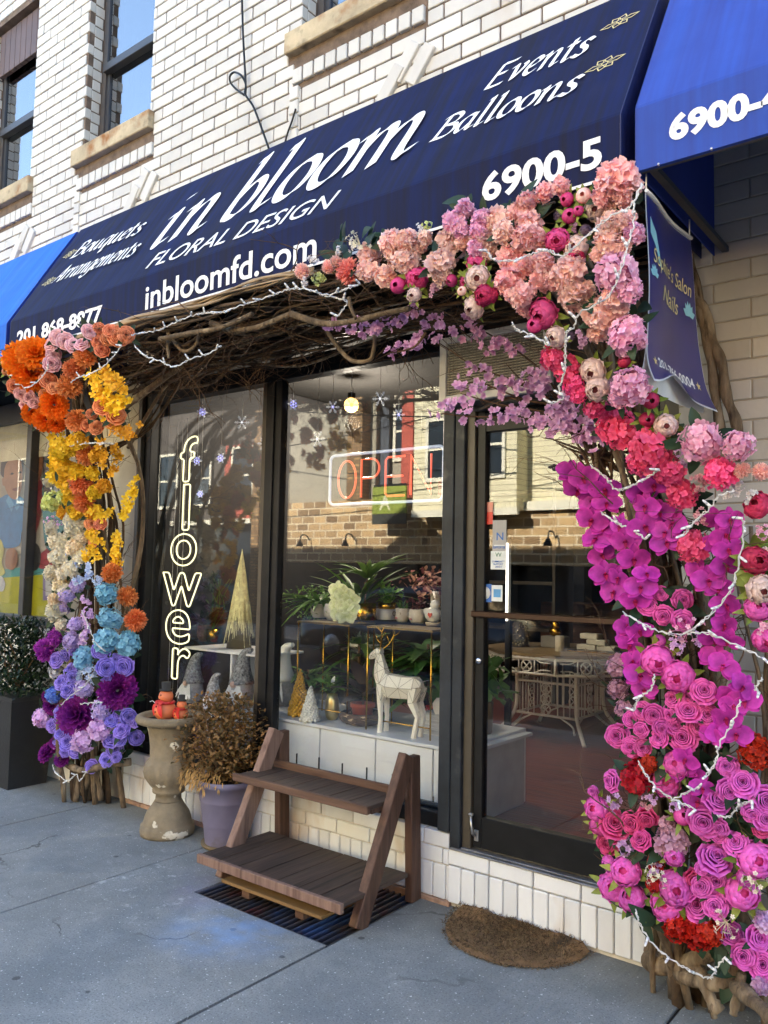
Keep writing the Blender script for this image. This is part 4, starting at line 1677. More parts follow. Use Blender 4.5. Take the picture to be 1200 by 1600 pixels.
# ------------------------------------------------------------------ lilac plastic pot with a drying box shrub
pp0 = atz(347, 1326)
pot = thing('plastic_pot', 'faded lilac plastic pot holding a browning box shrub', 'plant pot', (pp0.x - .035, pp0.y + .06, 0))
M_LILPOT = mat('lilac_plastic', rgb('76728c'), .5, var=.10, vscale=4, spots=[(rgb('5c5648'), 6, .6, .78)])
MB().lathe([(.113, .0), (.118, .012), (.132, .12), (.134, .123), (.136, .128), (.152, .25), (.155, .253), (.157, .26), (.168, .335), (.178, .338), (.180, .372), (.173, .374), (.166, .36), (.16, .33)], 40).build('vessel', M_LILPOT, pot)
MB().lathe([(.0, .345), (.163, .34)], 20).build('soil', M_SOIL, pot)
MB().lathe([(.128, -.001), (.14, .01), (.142, .022), (.12, .02)], 32).build('saucer', mat('stained_saucer', rgb('6b5c43'), .8), pot)
sh = thing('box_shrub', 'dry browning box shrub with golden leaf tips in the lilac pot', 'shrub', (pp0.x - .08, pp0.y + .05, .335))
sh.scale = (1.22, 1.1, .96)


def shrub_shape():
    while True:
        p = Vector((rnd.gauss(0, .13), rnd.gauss(0, .11), rnd.uniform(.02, .52)))
        r = math.hypot(p.x, p.y)
        lim = .25 * math.sin(PI * min(1, max(.04, (p.z + .06) / .62))) ** .6 + .03 * math.sin(p.z * 40 + math.atan2(p.y, p.x) * 5)
        if r < lim:
            return p, Vector((p.x * 3, p.y * 3, .4))


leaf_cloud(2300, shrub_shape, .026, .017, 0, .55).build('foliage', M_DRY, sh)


def shrub_shell():
    p, d = shrub_shape()
    k = 1.06
    return Vector((p.x * k, p.y * k, p.z)), d


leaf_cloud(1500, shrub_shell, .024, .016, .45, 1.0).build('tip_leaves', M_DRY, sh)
q = MB()
for i in range(26):
    a = rnd.uniform(0, 2 * PI)
    e_ = Vector((math.cos(a) * rnd.uniform(.05, .19), math.sin(a) * rnd.uniform(.05, .18), rnd.uniform(.15, .5)))
    q.tube(catmull([(0, 0, -.01), e_ * .5 + rv(.02), e_], 3), [.007, .0025], 5)
q.build('branches', M_TWIG, sh)
# dead needles spilling over the rim
q = MB()
for i in range(420):
    a = rnd.gauss(-1.9, .5)
    r = rnd.uniform(.10, .2)
    p = Vector((math.cos(a) * r, math.sin(a) * r, rnd.uniform(.0, .1) - .25 * max(0, r - .165)))
    q.leaf(p, Vector((math.cos(a), math.sin(a), -.9)) + rv(.7), (0, 0, 1), .03, .007, .1, .3, 2, t=rnd.uniform(.6, 1))
q.build('dead_sprays', M_DRY, sh)

# ------------------------------------------------------------------ black planter at the left
pl = thing('black_planter', 'tall black tapered square planter at the left edge', 'planter', (-5.73, -.235, 0))


def frustum(mb, b0, b1, z0, z1, hx, hy):
    vs = []
    for (k_, z) in ((b0, z0), (b1, z1)):
        vs += [(-hx * k_, -hy * k_, z), (hx * k_, -hy * k_, z), (hx * k_, hy * k_, z), (-hx * k_, hy * k_, z)]
    mb.add(vs, [(3, 2, 1, 0), (4, 5, 6, 7), (0, 1, 5, 4), (1, 2, 6, 5), (2, 3, 7, 6), (3, 0, 4, 7)])
    return mb


frustum(MB(), 1, 1.2, 0, .60, .215, .14).build('vessel', mat('black_fibreclay', (.013, .013, .014), .5, var=.3, vscale=5, bump=.2, bscale=60), pl)
frustum(MB(), 1.21, 1.23, .601, .63, .215, .14).build('lip', mat('black_lip', (.02, .02, .02), .45), pl)
hs = thing('holly_shrub', 'dark glossy evergreen shrub growing in the black planter', 'shrub', (-5.73, -.235, .63))


def holly_shape():
    while True:
        p = Vector((rnd.gauss(.03, .19), rnd.gauss(0, .13), rnd.uniform(0, .52)))
        if math.hypot(p.x * .8, p.y) < .12 + .34 * (1 - p.z / .56) ** .5 * (.7 + .4 * math.sin(p.z * 23 + p.x * 19)):
            return p, Vector((p.x * 2, p.y * 2, .8))


leaf_cloud(2700, holly_shape, .042, .022, 0, 1).build('foliage', M_HOLLY, hs)
q = MB()
for i in range(22):
    a = rnd.uniform(0, 2 * PI)
    e_ = Vector((math.cos(a) * .25, math.sin(a) * .17, rnd.uniform(.15, .5)))
    q.tube(catmull([(0, 0, 0), e_ * .5 + rv(.03), e_], 3), [.006, .002], 5)
q.build('branches', M_TWIG, hs)

# ------------------------------------------------------------------ folding wooden stand
def wood(name, c1, c2, axis='Z', rough=.65, sc=1.0):
    st = {'X': (2.2, 26, 26), 'Y': (26, 2.2, 26), 'Z': (26, 26, 2.2)}[axis]
    return mat(name, c1, rough, col2=c2, vscale=1.4 * sc, stretch=st, bump=.35, bscale=2.2, spec=.35, spots=[(tuple(c * .5 for c in c1), .9, .55, .75)])


W_LEG = wood('brown_stained_timber', rgb('3e2a20'), rgb('64493a'), 'Z')
W_GREYLEG = wood('sun_greyed_timber', rgb('6a5045'), rgb('8d7263'), 'Z')
W_TOP = wood('dark_weathered_board', rgb('352b26'), rgb('524238'), 'Y')
W_EDGE = wood('brown_edge_board', rgb('4a3428'), rgb('6c5242'), 'X')
SX0, SX1 = -3.19, -2.315
ws = thing('wooden_stand', 'brown wooden two tier plant stand with leaning legs below the display window', 'plant stand', ((SX0 + SX1) / 2, -.25, 0))
WT = Matrix.Translation((-(SX0 + SX1) / 2, .25, 0))


def wsb(f, name, m):
    mb = MB()
    f(mb)
    for v in range(len(mb.v)):
        mb.v[v] = tuple(WT @ Vector(mb.v[v]))
    return mb.build(name, m, ws)


for x, mm in ((SX0, W_GREYLEG), (SX1, W_LEG)):
    wsb(lambda b_: b_.beam((x, -.465, .0), (x, -.125, .685), .046, .088, up=(0, 1, .5), bev=.004), 'front_leg', mm)
    wsb(lambda b_: b_.beam((x, -.055, .0), (x, -.082, .675), .044, .075, up=(0, 1, 0), bev=.004), 'rear_leg', W_LEG)


def shelf_boards(y0, y1, z, x0, x1, n):
    def f(b_):
        wd = (x1 - x0) / n
        for i in range(n):
            b_.box(x0 + i * wd + .002, x0 + (i + 1) * wd - .002, y0 + rnd.uniform(-.002, .002), y1, z - .02 + rnd.uniform(-.001, .001), z + rnd.uniform(-.0015, .0015), .003)
    return f


wsb(shelf_boards(-.36, -.125, .492, SX0 - .035, SX1 - .03, 7), 'upper_shelf', W_TOP)
wsb(lambda b_: b_.box(SX0 - .05, SX1 - .025, -.385, -.363, .458, .495, .003), 'upper_edge', W_EDGE)
wsb(lambda b_: b_.box(SX0 - .02, SX1 + .0, -.122, -.10, .478, .525, .003), 'back_lip', W_EDGE)
wsb(lambda b_: b_.box(SX0 - .04, SX1 - .035, -.34, -.14, .452, .4715), 'shelf_bearer', W_EDGE)
wsb(shelf_boards(-.585, -.125, .148, SX0 - .03, SX1 + .02, 7), 'lower_shelf', W_TOP)
wsb(lambda b_: b_.box(SX0 - .035, SX1 + .025, -.612, -.588, .108, .151, .003), 'lower_edge', W_GREYLEG)
wsb(lambda b_: [b_.box(xx, xx + .03, -.57, -.13, .10, .127) for xx in (SX0 + .1, (SX0 + SX1) / 2, SX1 - .1)], 'lower_bearer', W_EDGE)
cb = MB()
cb.box(-3.07, -2.42, -.585, -.22, .045, .06, .002)
tag(cb.build('loose_board', mat('tan_plywood', rgb('7c5f38'), .75, var=.15, stretch=(2, 20, 20), vscale=2)), 'tan plywood board lying under the lower shelf of the wooden stand', 'board')
# legs of the loose board: two battens it rests on
for x, lab in ((-2.95, 'short dark batten on the grating nearer the lilac pot'), (-2.60, 'short dark batten on the grating nearer the door')):
    tag(MB().box(x, x + .05, -.56, -.24, .002, .0445).build('wooden_batten', W_EDGE), lab, 'batten', 'battens under the plywood board')

# ------------------------------------------------------------------ cellar grating
gt = thing('cellar_grating', 'rusty cellar grating splashed with blue and red spray paint', 'grating', (-2.74, -.37, -.03))
m, t, b = newmat('painted_rusty_iron')
L = t.links.new
tc = t.nodes.new('ShaderNodeTexCoord')
n = t.nodes.new('ShaderNodeTexNoise')
n.inputs['Scale'].default_value = 5
n.inputs['Detail'].default_value = 4
L(tc.outputs['Object'], n.inputs['Vector'])
cr = t.nodes.new('ShaderNodeValToRGB')
cr.color_ramp.elements[0].position = .32
cr.color_ramp.elements[0].color = (.10, .03, .03, 1)
cr.color_ramp.elements[1].position = .66
cr.color_ramp.elements[1].color = (.05, .10, .24, 1)
e_ = cr.color_ramp.elements.new(.45)
e_.color = (.06, .05, .045, 1)
e_ = cr.color_ramp.elements.new(.55)
e_.color = (.05, .055, .08, 1)
L(n.outputs[0], cr.inputs[0])
L(cr.outputs[0], b.inputs['Base Color'])
b.inputs['Roughness'].default_value = .45
b.inputs['Metallic'].default_value = .35
M_GRATE = m
q = MB()
x = -.42
while x < .42:
    q.box(x, x + .013, -.285, .36, -.022, .024, .003)
    x += .0365
q.build('bars', M_GRATE, gt)
q = MB()
q.box(-.428, .428, -.298, -.286, -.03, .027, .002)
for yy in (-.1, .12):
    q.tube([(-.42, yy, -.012), (.42, yy, -.012)], .006, 6)
q.build('frame', M_GRATE, gt)
q = MB()
q.box(-3.18, -2.30, -.68, .1, -.9, -.405)
wl = MB()
wl.box(-3.18, -3.171, -.68, .1, -.4, -.02)
wl.box(-2.309, -2.30, -.68, .1, -.4, -.02)
wl.box(-3.17, -2.31, -.69, -.671, -.4, -.02)
struct('cellar_well', wl, M_DARK)

# ------------------------------------------------------------------ coir mat
mt = MB()
mx0, mx1, my = -2.08, -1.44, -.03
for ring in range(1):
    pass
NR, NA = 12, 40
vs, fs = [], []
for i in range(NR + 1):
    for j in range(NA + 1):
        a = PI * j / NA
        r = i / NR
        x = (mx0 + mx1) / 2 + .5 * (mx1 - mx0) * r * math.cos(a)
        y = my - .33 * r * math.sin(a)
        z = .016 + .030 * max(0, (y + .10) / .07) + .004 * math.sin(x * 31 + y * 17)
        if i == NR:
            z = z * .35
        vs.append((x, y, z))
for i in range(NR):
    for j in range(NA):
        a_ = i * (NA + 1) + j
        fs.append((a_, a_ + NA + 1, a_ + NA + 2, a_ + 1))
base_ = MB().add(vs, fs, True)
dm = thing('coir_doormat', 'worn half round brown coir doormat below the door step', 'doormat', ((mx0 + mx1) / 2, my, 0))
M_COIR = mat('coir', rgb('86694a'), .98, var=.3, vscale=26, bump=1.0, bscale=220, spots=[((.05, .035, .022), 7, .58, .72)])
for v in range(len(base_.v)):
    p = base_.v[v]
    base_.v[v] = (p[0] - (mx0 + mx1) / 2, p[1] - my, p[2])
base_.build('pile', M_COIR, dm)
q = MB()
for i in range(5200):
    p = base_.v[rnd.randrange(NA + 1, len(base_.v))]
    c = Vector(p) + Vector((rnd.uniform(-.02, .02), rnd.uniform(-.012, .004), 0))
    d = rv(1)
    d.z = abs(d.z) * .8
    q.tube([c, c + d.normalized() * rnd.uniform(.008, .02)], [.0013, .0006], 3, cap=False, t=rnd.random())
q.build('bristles', petal('coir_fibre', rgb('33261a'), rgb('8f7858'), .01, .05, 0, .95), dm)

# ------------------------------------------------------------------ shop interior
FZ = .30
q = MB()
q.box(-4.72, -1.06, .29, 6.6, .1, FZ - .003)
m = wood('cherry_floorboards', rgb('6e2a12'), rgb('94441f'), 'X', .28, .8)
fl_ = q.build('shop_floor', m, bld)
q = MB()
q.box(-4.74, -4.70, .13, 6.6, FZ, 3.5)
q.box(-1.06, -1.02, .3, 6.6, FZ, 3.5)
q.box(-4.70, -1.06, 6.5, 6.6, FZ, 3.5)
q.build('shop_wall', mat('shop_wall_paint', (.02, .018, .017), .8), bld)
q = MB()
q.box(-4.70, -1.06, .125, 6.5, 3.0, 3.05)
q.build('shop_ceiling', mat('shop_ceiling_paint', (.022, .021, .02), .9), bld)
q = MB()
q.box(-4.69, -4.66, .2, 3.2, FZ, 2.98)
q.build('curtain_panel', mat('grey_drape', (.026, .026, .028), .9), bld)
q = MB()
q.box(-4.2, -1.5, 4.9, 5.4, FZ, 1.25)
tag(q.build('service_counter', wood('walnut_panel', rgb('3b2417'), rgb('54321f'), 'X')), 'dark wooden service counter at the back of the shop', 'counter')

CZ, CY = .685, .14
dc = thing('display_counter', 'long white panelled display cabinet behind the window', 'cabinet', (-3.2, .45, FZ))
q = MB()
for (xa, xb) in ((-4.1, -3.62), (-3.612, -3.13), (-3.122, -2.73), (-2.722, -2.36), (-2.352, -2.17)):
    q.box(xa + 3.2, xb + 3.2, CY + .012 - .45, CY + .03 - .45, .02, CZ - FZ - .022, .002)
q.build('front_panel', M_WHITEP, dc)
MB().box(-.92, 1.06, CY - .45, .80 - .45, CZ - FZ - .018, CZ - FZ, .003).build('top', mat('pale_marble_top', (.66, .68, .72), .25, var=.08, vscale=4), dc)
MB().box(-.9, 1.02, CY + .031 - .45, .78 - .45, .0, CZ - FZ - .02).build('carcass', mat('cabinet_carcass', (.4, .4, .42), .6), dc)
# fork-like black rods standing behind the sill
rl = thing('sill_rail', 'black toothed metal rail standing behind the window sill', 'rail', (-2.8, .10, .40))
q = MB()
k = 0
x = -.45
while x < .56:
    h = (.115, .055, .12, .05)[k % 4]
    q.tube([(x, 0, 0), (x, 0, h)], .0045, 6)
    x += .085
    k += 1
q.build('rods', M_BLACKM, rl)
MB().box(-.49, .57, -.012, .012, 0, .022, .004).build('base', M_BLACKM, rl)

# gold plant stands
for (xa, xb, ya, yb, zt, lab) in ((-3.43, -3.02, .26, .50, 1.245, 'slim gold rod plant stand on the left of the display, behind the gold bead tree'), (-2.86, -2.42, .22, .46, 1.25, 'slim gold rod plant stand carrying the face pots, behind the white deer')):
    st = thing('plant_stand', lab, 'plant stand', ((xa + xb) / 2, (ya + yb) / 2, CZ), group='gold rod stands in the window')
    hx, hy = (xb - xa) / 2, (yb - ya) / 2
    for sx in (-1, 1):
        for sy in (-1, 1):
            MB().tube([(sx * hx * .97, sy * hy * .95, 0), (sx * hx * .97, sy * hy * .95, zt - CZ - .013)], .005, 8).build('leg', M_GOLD, st)
    MB().box(-hx, hx, -hy, hy, zt - CZ - .012, zt - CZ, .002).build('shelf', mat('brass_plate', rgb('8f7a4c'), .35, metal=.8), st)
    MB().tube([(-hx * .97, -hy * .95, .06), (hx * .97, -hy * .95, .06)], .004, 6).build('rail', M_GOLD, st)


def onshelf(px, py, z):
    return atz(px, py, z)


def pot_thing(name, label, cat, px, py, z, prof, m, n=24, group=None):
    p = atz(px, py, z)
    t_ = thing(name, label, cat, p, group=group)
    MB().lathe(prof, n).build('pot', m, t_)
    return t_


def S(p, rpx):
    return size_at(p, rpx)


# --- left stand: trailing fern, ivory pot, orchid, gold pot
Z1 = 1.246
p = atz(500, 965, Z1)
fe = thing('fern_pot', 'white pot of trailing light green fern on the left gold stand', 'potted plant', p)
MB().lathe([(.045, 0), (.06, .03), (.065, .09), (.058, .09), (.0, .08)], 20).build('pot', M_CERAM, fe)
q = tuft(60, .27, .03, (0, 0, .08), 1.1, .8)
q.merge(leaf_cloud(260, lambda: (Vector((rnd.gauss(-.04, .08), rnd.gauss(-.02, .05), rnd.uniform(-.02, .2))), Vector((0, 0, .3))), .03, .016))
q.build('fronds', M_LEAFG, fe)
p = atz(512, 968, Z1)
iv = thing('ivory_bowl', 'small ivory bowl planter beside the green orchid', 'planter', p + Vector((.055, -.02, 0)))
MB().lathe([(.03, 0), (.05, .03), (.055, .06), (.045, .1), (.04, .1), (.0, .08)], 20).build('bowl', M_CERAM, iv)
p = atz(563, 970, Z1)
gp = thing('gold_pot', 'brushed gold pot with a tall dracaena on the left gold stand', 'potted plant', p + Vector((-.02, .06, 0)))
MB().lathe([(.066, 0), (.072, .005), (.074, .105), (.068, .105), (.0, .095)], 28).build('pot', M_GOLD, gp)
q = MB().tube(catmull([(0, 0, .09), (.01, 0, .17), (.015, .005, .25)], 4), .006, 6)
q.build('stem', M_TWIG, gp)
q = tuft(20, .26, .05, (.015, .005, .26), .9, .6)
q.merge(tuft(26, .36, .042, (-.06, .02, .1), .9, .5))
q.build('leaves', M_LEAFG, gp)
# --- right stand: pothos, two face pots, bird
p = atz(601, 968, Z1 + .005)
po_ = thing('pothos_pot', 'grey banded pot of bright green pothos on the right gold stand', 'potted plant', p + Vector((0, .02, 0)))
MB().lathe([(.062, 0), (.064, .004), (.064, .065), (.058, .066), (.0, .06)], 26).build('pot', mat('grey_band_ceramic', (.55, .56, .58), .4, var=.1), po_)
MB().lathe([(.055, .06), (.056, .105), (.05, .105), (.0, .095)], 24).build('inner_pot', M_GOLD, po_)
leaf_cloud(70, lambda: (Vector((rnd.gauss(0, .04), rnd.gauss(0, .03), rnd.uniform(.1, .2))), Vector((0, 0, .5))), .06, .036).build('leaves', leafmat('lime_leaf', (.09, .22, .02), (.25, .45, .06)), po_)
for i, (px, py, lab, plant) in enumerate(((628, 972, 'cream face pot with curly hair relief holding a small cactus', 0), (652, 974, 'cream face pot with round glasses and pink lips holding a dark succulent', 1))):
    p = atz(px, py, Z1 + .005)
    fp = thing('face_pot', lab, 'planter', p, group='face pots on the gold stand')
    r_ = .04 + .008 * i
    MB().lathe([(r_ * .7, 0), (r_, .02), (r_ * 1.1, .045), (r_, .08), (r_ * .9, .082), (.0, .07)], 24).build('pot', mat('cream_ceramic', (.66, .60, .52), .45, var=.12, vscale=20), fp)
    q = MB()
    for sx in (-1, 1):
        q.tube([(sx * .017 + .012 * math.cos(a) - .012, -r_ * 1.08 + abs(sx * .017) * .25, .05 + .012 * math.sin(a)) for a in np.linspace(0, 2 * PI, 13)], .0018, 5)
    q.build('glasses' if i else 'eyes', M_CERAM if i else M_TWIG, fp)
    MB().ball((-.012, -r_ * 1.05, .025), .008, 8, 5, (1.3, .5, .7)).build('mouth', mat('pink_glaze', (.6, .2, .22), .4), fp)
    (leaf_cloud(26, lambda: (Vector((rnd.gauss(0, .012), rnd.gauss(0, .01), .08)), Vector((0, 0, 1.5))), .05, .014) if not i else leaf_cloud(60, lambda: (Vector((rnd.gauss(0, .03), rnd.gauss(0, .02), rnd.uniform(.08, .13))), Vector((0, 0, .6))), .03, .02)).build('succulent', M_LEAFG if not i else leafmat('burgundy_leaf', (.06, .02, .025), (.18, .06, .07)), fp)
p = atz(679, 978, Z1 + .005)
bd_ = thing('bird_ornament', 'white bird ornament with a red heart on its breast at the shelf end', 'ornament', p + Vector((-.01, 0, 0)))
MB().lathe([(.04, 0), (.045, .02), (.0, .02)], 20).build('stand', mat('tan_base', (.4, .33, .24), .6), bd_)
MB().ball((0, 0, .062), .05, 18, 12, (1, .9, .9)).ball((.012, 0, .115), .03, 14, 10).leaf((-.03, 0, .07), (-1, 0, .5), (0, -1, .3), .05, .04).build('body', M_CERAM, bd_)
hrt = [(0, -.016), (.014, 0), (.012, .010), (.006, .012), (0, .006), (-.006, .012), (-.012, .010), (-.014, 0)]
MB().prism([(x_ + .008, z_ + .062) for x_, z_ in hrt], 1, -.0475, -.040).build('heart', mat('red_heart', (.6, .08, .06), .4), bd_)
MB().leaf((.04, -.005, .117), (1, -.3, -.1), (0, 0, 1), .014, .01).build('beak', mat('orange_beak', (.5, .2, .03), .5), bd_)

# orchid
p = at(541, 950, .215)
orc = thing('pale_orchid', 'pale green orchid blossoms drooping from the left gold stand', 'orchid', p)
q = MB().tube(catmull([(-.03, .03, .0), (-.02, .0, .14), (.0, .0, .10), (.01, .0, -.04)], 5), .003, 5)
q.build('stem', M_LEAFG, orc)
ORCHID_SPOTS = [(-.035, -.02, .06), (.01, -.03, .075), (.045, -.02, .05), (-.03, -.035, .01), (.02, -.04, .015), (.05, -.03, .0), (-.01, -.04, -.035), (.035, -.04, -.045), (-.04, -.03, .1)]

# bead trees
def bead_tree(px, py, h, r, label, m, group):
    p = atz(px, py, CZ)
    t_ = thing('bead_tree', label, 'ornament', p, group=group)
    q = MB()
    n_ = 170
    for i in range(n_):
        f = (i / n_) ** .62
        z = h * (1 - f) + .004
        a = i * 2.39996
        rr = r * f * rnd.uniform(.85, 1.05) + .004
        q.ball((rr * math.cos(a), rr * math.sin(a), z), .0105 * (.65 + .5 * f) + rnd.uniform(0, .002), 7, 5)
    q.build('beads', m, t_)
    MB().lathe([(r * .62, 0), (r * .34, h * .45), (.002, h * .85)], 14).build('cone', M_TWIG, t_)
    return t_


bead_tree(467, 1118, .265, .062, 'taller gold bead christmas tree in the window corner', M_GOLDB, 'bead trees on the display cabinet')
bead_tree(484, 1127, .19, .05, 'shorter silver bead christmas tree beside the gold one', M_SILVERB, 'bead trees on the display cabinet')
# hammered vase
p = atz(513, 1125, CZ)
va = thing('gold_vase', 'hammered pale gold vase with small white lily leaves', 'vase', p + Vector((0, .03, 0)))
MB().lathe([(.026, 0), (.038, .02), (.043, .06), (.038, .11), (.03, .145), (.026, .145), (.022, .12)], 24, flute=lambda a, z: .025 * math.sin(a * 9 + z * 120)).build('vessel', mat('pale_gold', rgb('cdb778'), .3, metal=.9), va)
leaf_cloud(34, lambda: (Vector((rnd.gauss(0, .03), rnd.gauss(0, .02), rnd.uniform(.15, .22))), Vector((0, 0, .8))), .065, .03).build('leaves', M_LEAFG, va)
MB().leaf((.01, -.01, .2), (.2, -.2, 1), (0, -1, 0), .05, .03).build('spathe', M_CERAM, va)
# rubber plant in a terracotta pot standing in a bark bowl
p = atz(550, 1135, CZ)
bo = thing('bark_bowl', 'round woven bark bowl on the display cabinet', 'bowl', p + Vector((0, .09, 0)))
MB().lathe([(.07, 0), (.115, .015), (.132, .04), (.122, .068), (.11, .07), (.1, .045), (.0, .03)], 40, flute=lambda a, z: .03 * math.sin(a * 23 + z * 200)).build('bowl', mat('bark_weave', rgb('4a3526'), .8, var=.7, vscale=22, stretch=(1, 1, 3), bump=.8, bscale=40, spots=[(rgb('b39a74'), 24, .56, .64)]), bo)
rp_ = thing('rubber_plant', 'plum tinged rubber plant in a terracotta pot inside the bark bowl', 'potted plant', p + Vector((0, .09, .035)))
MB().lathe([(.055, 0), (.062, .06), (.07, .062), (.07, .085), (.062, .085), (.0, .07)], 26).build('pot', mat('terracotta', rgb('9c4326'), .7, var=.15), rp_)
q = MB()
for (a, el, l_, w_) in ((2.6, .35, .22, .07), (3.0, .8, .2, .07), (-1.2, 1.6, .25, .09), (-.4, .5, .2, .07), (-1.6, .25, .17, .08), (.6, .7, .2, .07), (2.0, 1.5, .26, .07), (-2.2, .6, .2, .075), (1.2, .4, .2, .08), (-1.0, .9, .15, .07)):
    q.leaf((math.cos(a) * .01, math.sin(a) * .01, .10 + el * .05), (math.cos(a), math.sin(a), el), (0, 0, 1), l_, w_, .2, .35, 6, t=rnd.random())
q.build('leaves', M_LEAFP, rp_)
MB().tube([(0, 0, .07), (.005, 0, .22)], .007, 6).build('stem', M_TWIG, rp_)
# white bark box with red berries
p = atz(668, 1150, CZ)
wb = thing('bark_box', 'whitewashed bark box with red berries behind the deer', 'box', p + Vector((-.01, .09, 0)))
MB().box(-.075, .075, -.055, .055, 0, .115, .004).build('box', mat('white_bark', (.55, .54, .52), .9, var=.35, stretch=(6, 6, 60), vscale=1, bump=.8, bscale=8), wb)
q = MB()
for i in range(9):
    q.ball((rnd.gauss(-.03, .012), -.02 + rnd.gauss(0, .01), .125 + rnd.uniform(0, .02)), .008, 7, 5)
q.build('berries', mat('red_berry', (.45, .02, .02), .3), wb)
q = MB().ball((.055, -.03, .13), .03, 12, 8, (1, .8, 1.6)).leaf((.05, -.05, .2), (.1, -.2, -1), (0, -1, .2), .12, .07).leaf((.075, -.045, .18), (.3, -.2, -1), (0, -1, .2), .12, .06)
q.build('cloth_angel', M_CERAM, wb)
# tall green plants at the back of the display
for (px, py, n_, l_, w_, lab) in ((668, 1095, 90, .26, .075, 'tall dark green dracaena standing behind the white deer'), (560, 1080, 60, .30, .05, 'leafy green plant at the back of the display behind the rubber plant'), (480, 1090, 44, .20, .045, 'low green plant behind the gold bead tree')):
    p = at(px, py, .62)
    bp_ = thing('foliage_plant', lab, 'plant', (p.x, .62, CZ))
    MB().lathe([(.07, 0), (.09, .12), (.0, .11)], 20).build('pot', mat('dark_basket', (.04, .03, .022), .9, var=.4, vscale=40), bp_)
    q = MB()
    for k in range(n_):
        z = rnd.uniform(.10, .42 if px != 480 else .2)
        a = rnd.uniform(0, 2 * PI)
        q.leaf((math.cos(a) * .03, math.sin(a) * .03, z), (math.cos(a), math.sin(a), rnd.uniform(.1, 1.0)), (0, 0, 1), l_ * rnd.uniform(.6, 1), w_, .2, rnd.uniform(.3, .9), 5, t=rnd.random())
    q.build('leaves', M_LEAFG, bp_)
    MB().tube([(0, 0, .1), (0, 0, .45 if px != 480 else .22)], .009, 6).build('stem', M_TWIG, bp_)
p = at(573, 1010, .75)
al = thing('aloe_bowl', 'white dish of small grey green aloes in the middle of the display', 'potted plant', p + Vector((0, 0, -.01)))
MB().lathe([(.10, 0), (.12, .03), (.0, .025)], 24).build('dish', M_CERAM, al)
q = MB()
for k in range(4):
    q.merge(tuft(14, .10, .02, (-.09 + k * .06, 0, .02), .9, .1))
q.build('leaves', leafmat('aloe_leaf', (.06, .10, .07), (.16, .22, .17)), al)
MB().box(-.13, .13, -.1, .1, -.35, -.001).build('plinth', mat('dark_plinth', (.05, .045, .04), .7), al)
# white gnome by the mullion
def gnome(px, py, z, s_, label, mh, group, ny=.0):
    p = atz(px, py, z)
    t_ = thing('gnome_figure', label, 'figurine', p + Vector((0, ny, 0)), group=group)
    MB().lathe([(.05 * s_, 0), (.058 * s_, .03 * s_), (.05 * s_, .09 * s_), (.03 * s_, .13 * s_), (.0, .135 * s_)], 18).build('body', mat('gnome_felt', (.36, .36, .37), .95, var=.2, vscale=50), t_)
    q = MB()
    pts = catmull([(0, 0, .10 * s_), (.0, 0, .17 * s_), (.02 * s_, 0, .23 * s_), (.06 * s_, 0, .25 * s_)], 5)
    q.tube(pts, [(.058 - .05 * (i / (len(pts) - 1)) ** .8) * s_ for i in range(len(pts))], 14)
    q.build('hat', mh, t_)
    MB().ball((0, -.05 * s_, .1 * s_), .014 * s_, 10, 7).build('nose', mat('gnome_nose', (.6, .38, .28), .6), t_)
    q = MB()
    for k in range(60):
        q.leaf((rnd.gauss(0, .018) * s_, -.045 * s_, .095 * s_), (rnd.gauss(0, .35), -.35, -1), (0, -1, .2), .08 * s_, .016 * s_, .1, .1, 2)
    q.build('beard', mat('white_beard', (.75, .75, .74), .9), t_)
    return t_


M_KNIT = mat('grey_speckled_knit', (.22, .225, .23), .95, var=.8, vscale=70, bump=.8, bscale=120)
gnome(418, 1104, CZ, 1.55, 'white bearded gnome holding a plaque beside the window mullion', M_CERAM, 'gnomes in the window', .12)
gnome(291, 1098, CZ, 1.25, 'small gnome with upright grey knit hat behind the neon letters', M_KNIT, 'gnomes in the window', .05)
gnome(367, 1106, CZ, 1.45, 'gnome with grey knit hat bent sideways below the white shelf', M_KNIT, 'gnomes in the window', .05)
gnome(322, 1112, CZ, .9, 'smallest grey gnome between two larger gnomes', M_KNIT, 'gnomes in the window', .05)
# left bay: white shelf with tinsel cones
shf = thing('white_shelf', 'white wall shelf in the left window bay carrying a tinsel cone tree', 'shelf', (-3.97, .42, 1.02))
MB().box(-.46, .26, -.2, .2, -.014, .0, .002).build('board', M_WHITEP, shf)
MB().box(-.01, .006, -.19, .19, 1.02 * 0 - (1.02 - CZ), -.0145).build('upright', M_WHITEP, shf)


def tinsel_cone(p, h, r, label, m):
    t_ = thing('tinsel_tree', label, 'ornament', p, group='tinsel cones in the left bay')
    q = MB()
    for k in range(420):
        a = rnd.uniform(0, 2 * PI)
        f0 = rnd.uniform(0, .5)
        f1 = min(1, f0 + rnd.uniform(.25, .5))
        j = rnd.uniform(-.1, .1)
        p0 = Vector((r * f0 * math.cos(a), r * f0 * math.sin(a), h * (1 - f0)))
        p1 = Vector((r * f1 * math.cos(a + j) * 1.03, r * f1 * math.sin(a + j) * 1.03, h * (1 - f1)))
        q.tube([p0, (p0 + p1) / 2 + rv(.004), p1], .0016, 3, cap=False)
    q.build('strands', m, t_)
    MB().lathe([(r * .80, 0), (.003, h * .94)], 24).build('cone', mat('cone_core', rgb('5e5434'), .5, metal=.4), t_)


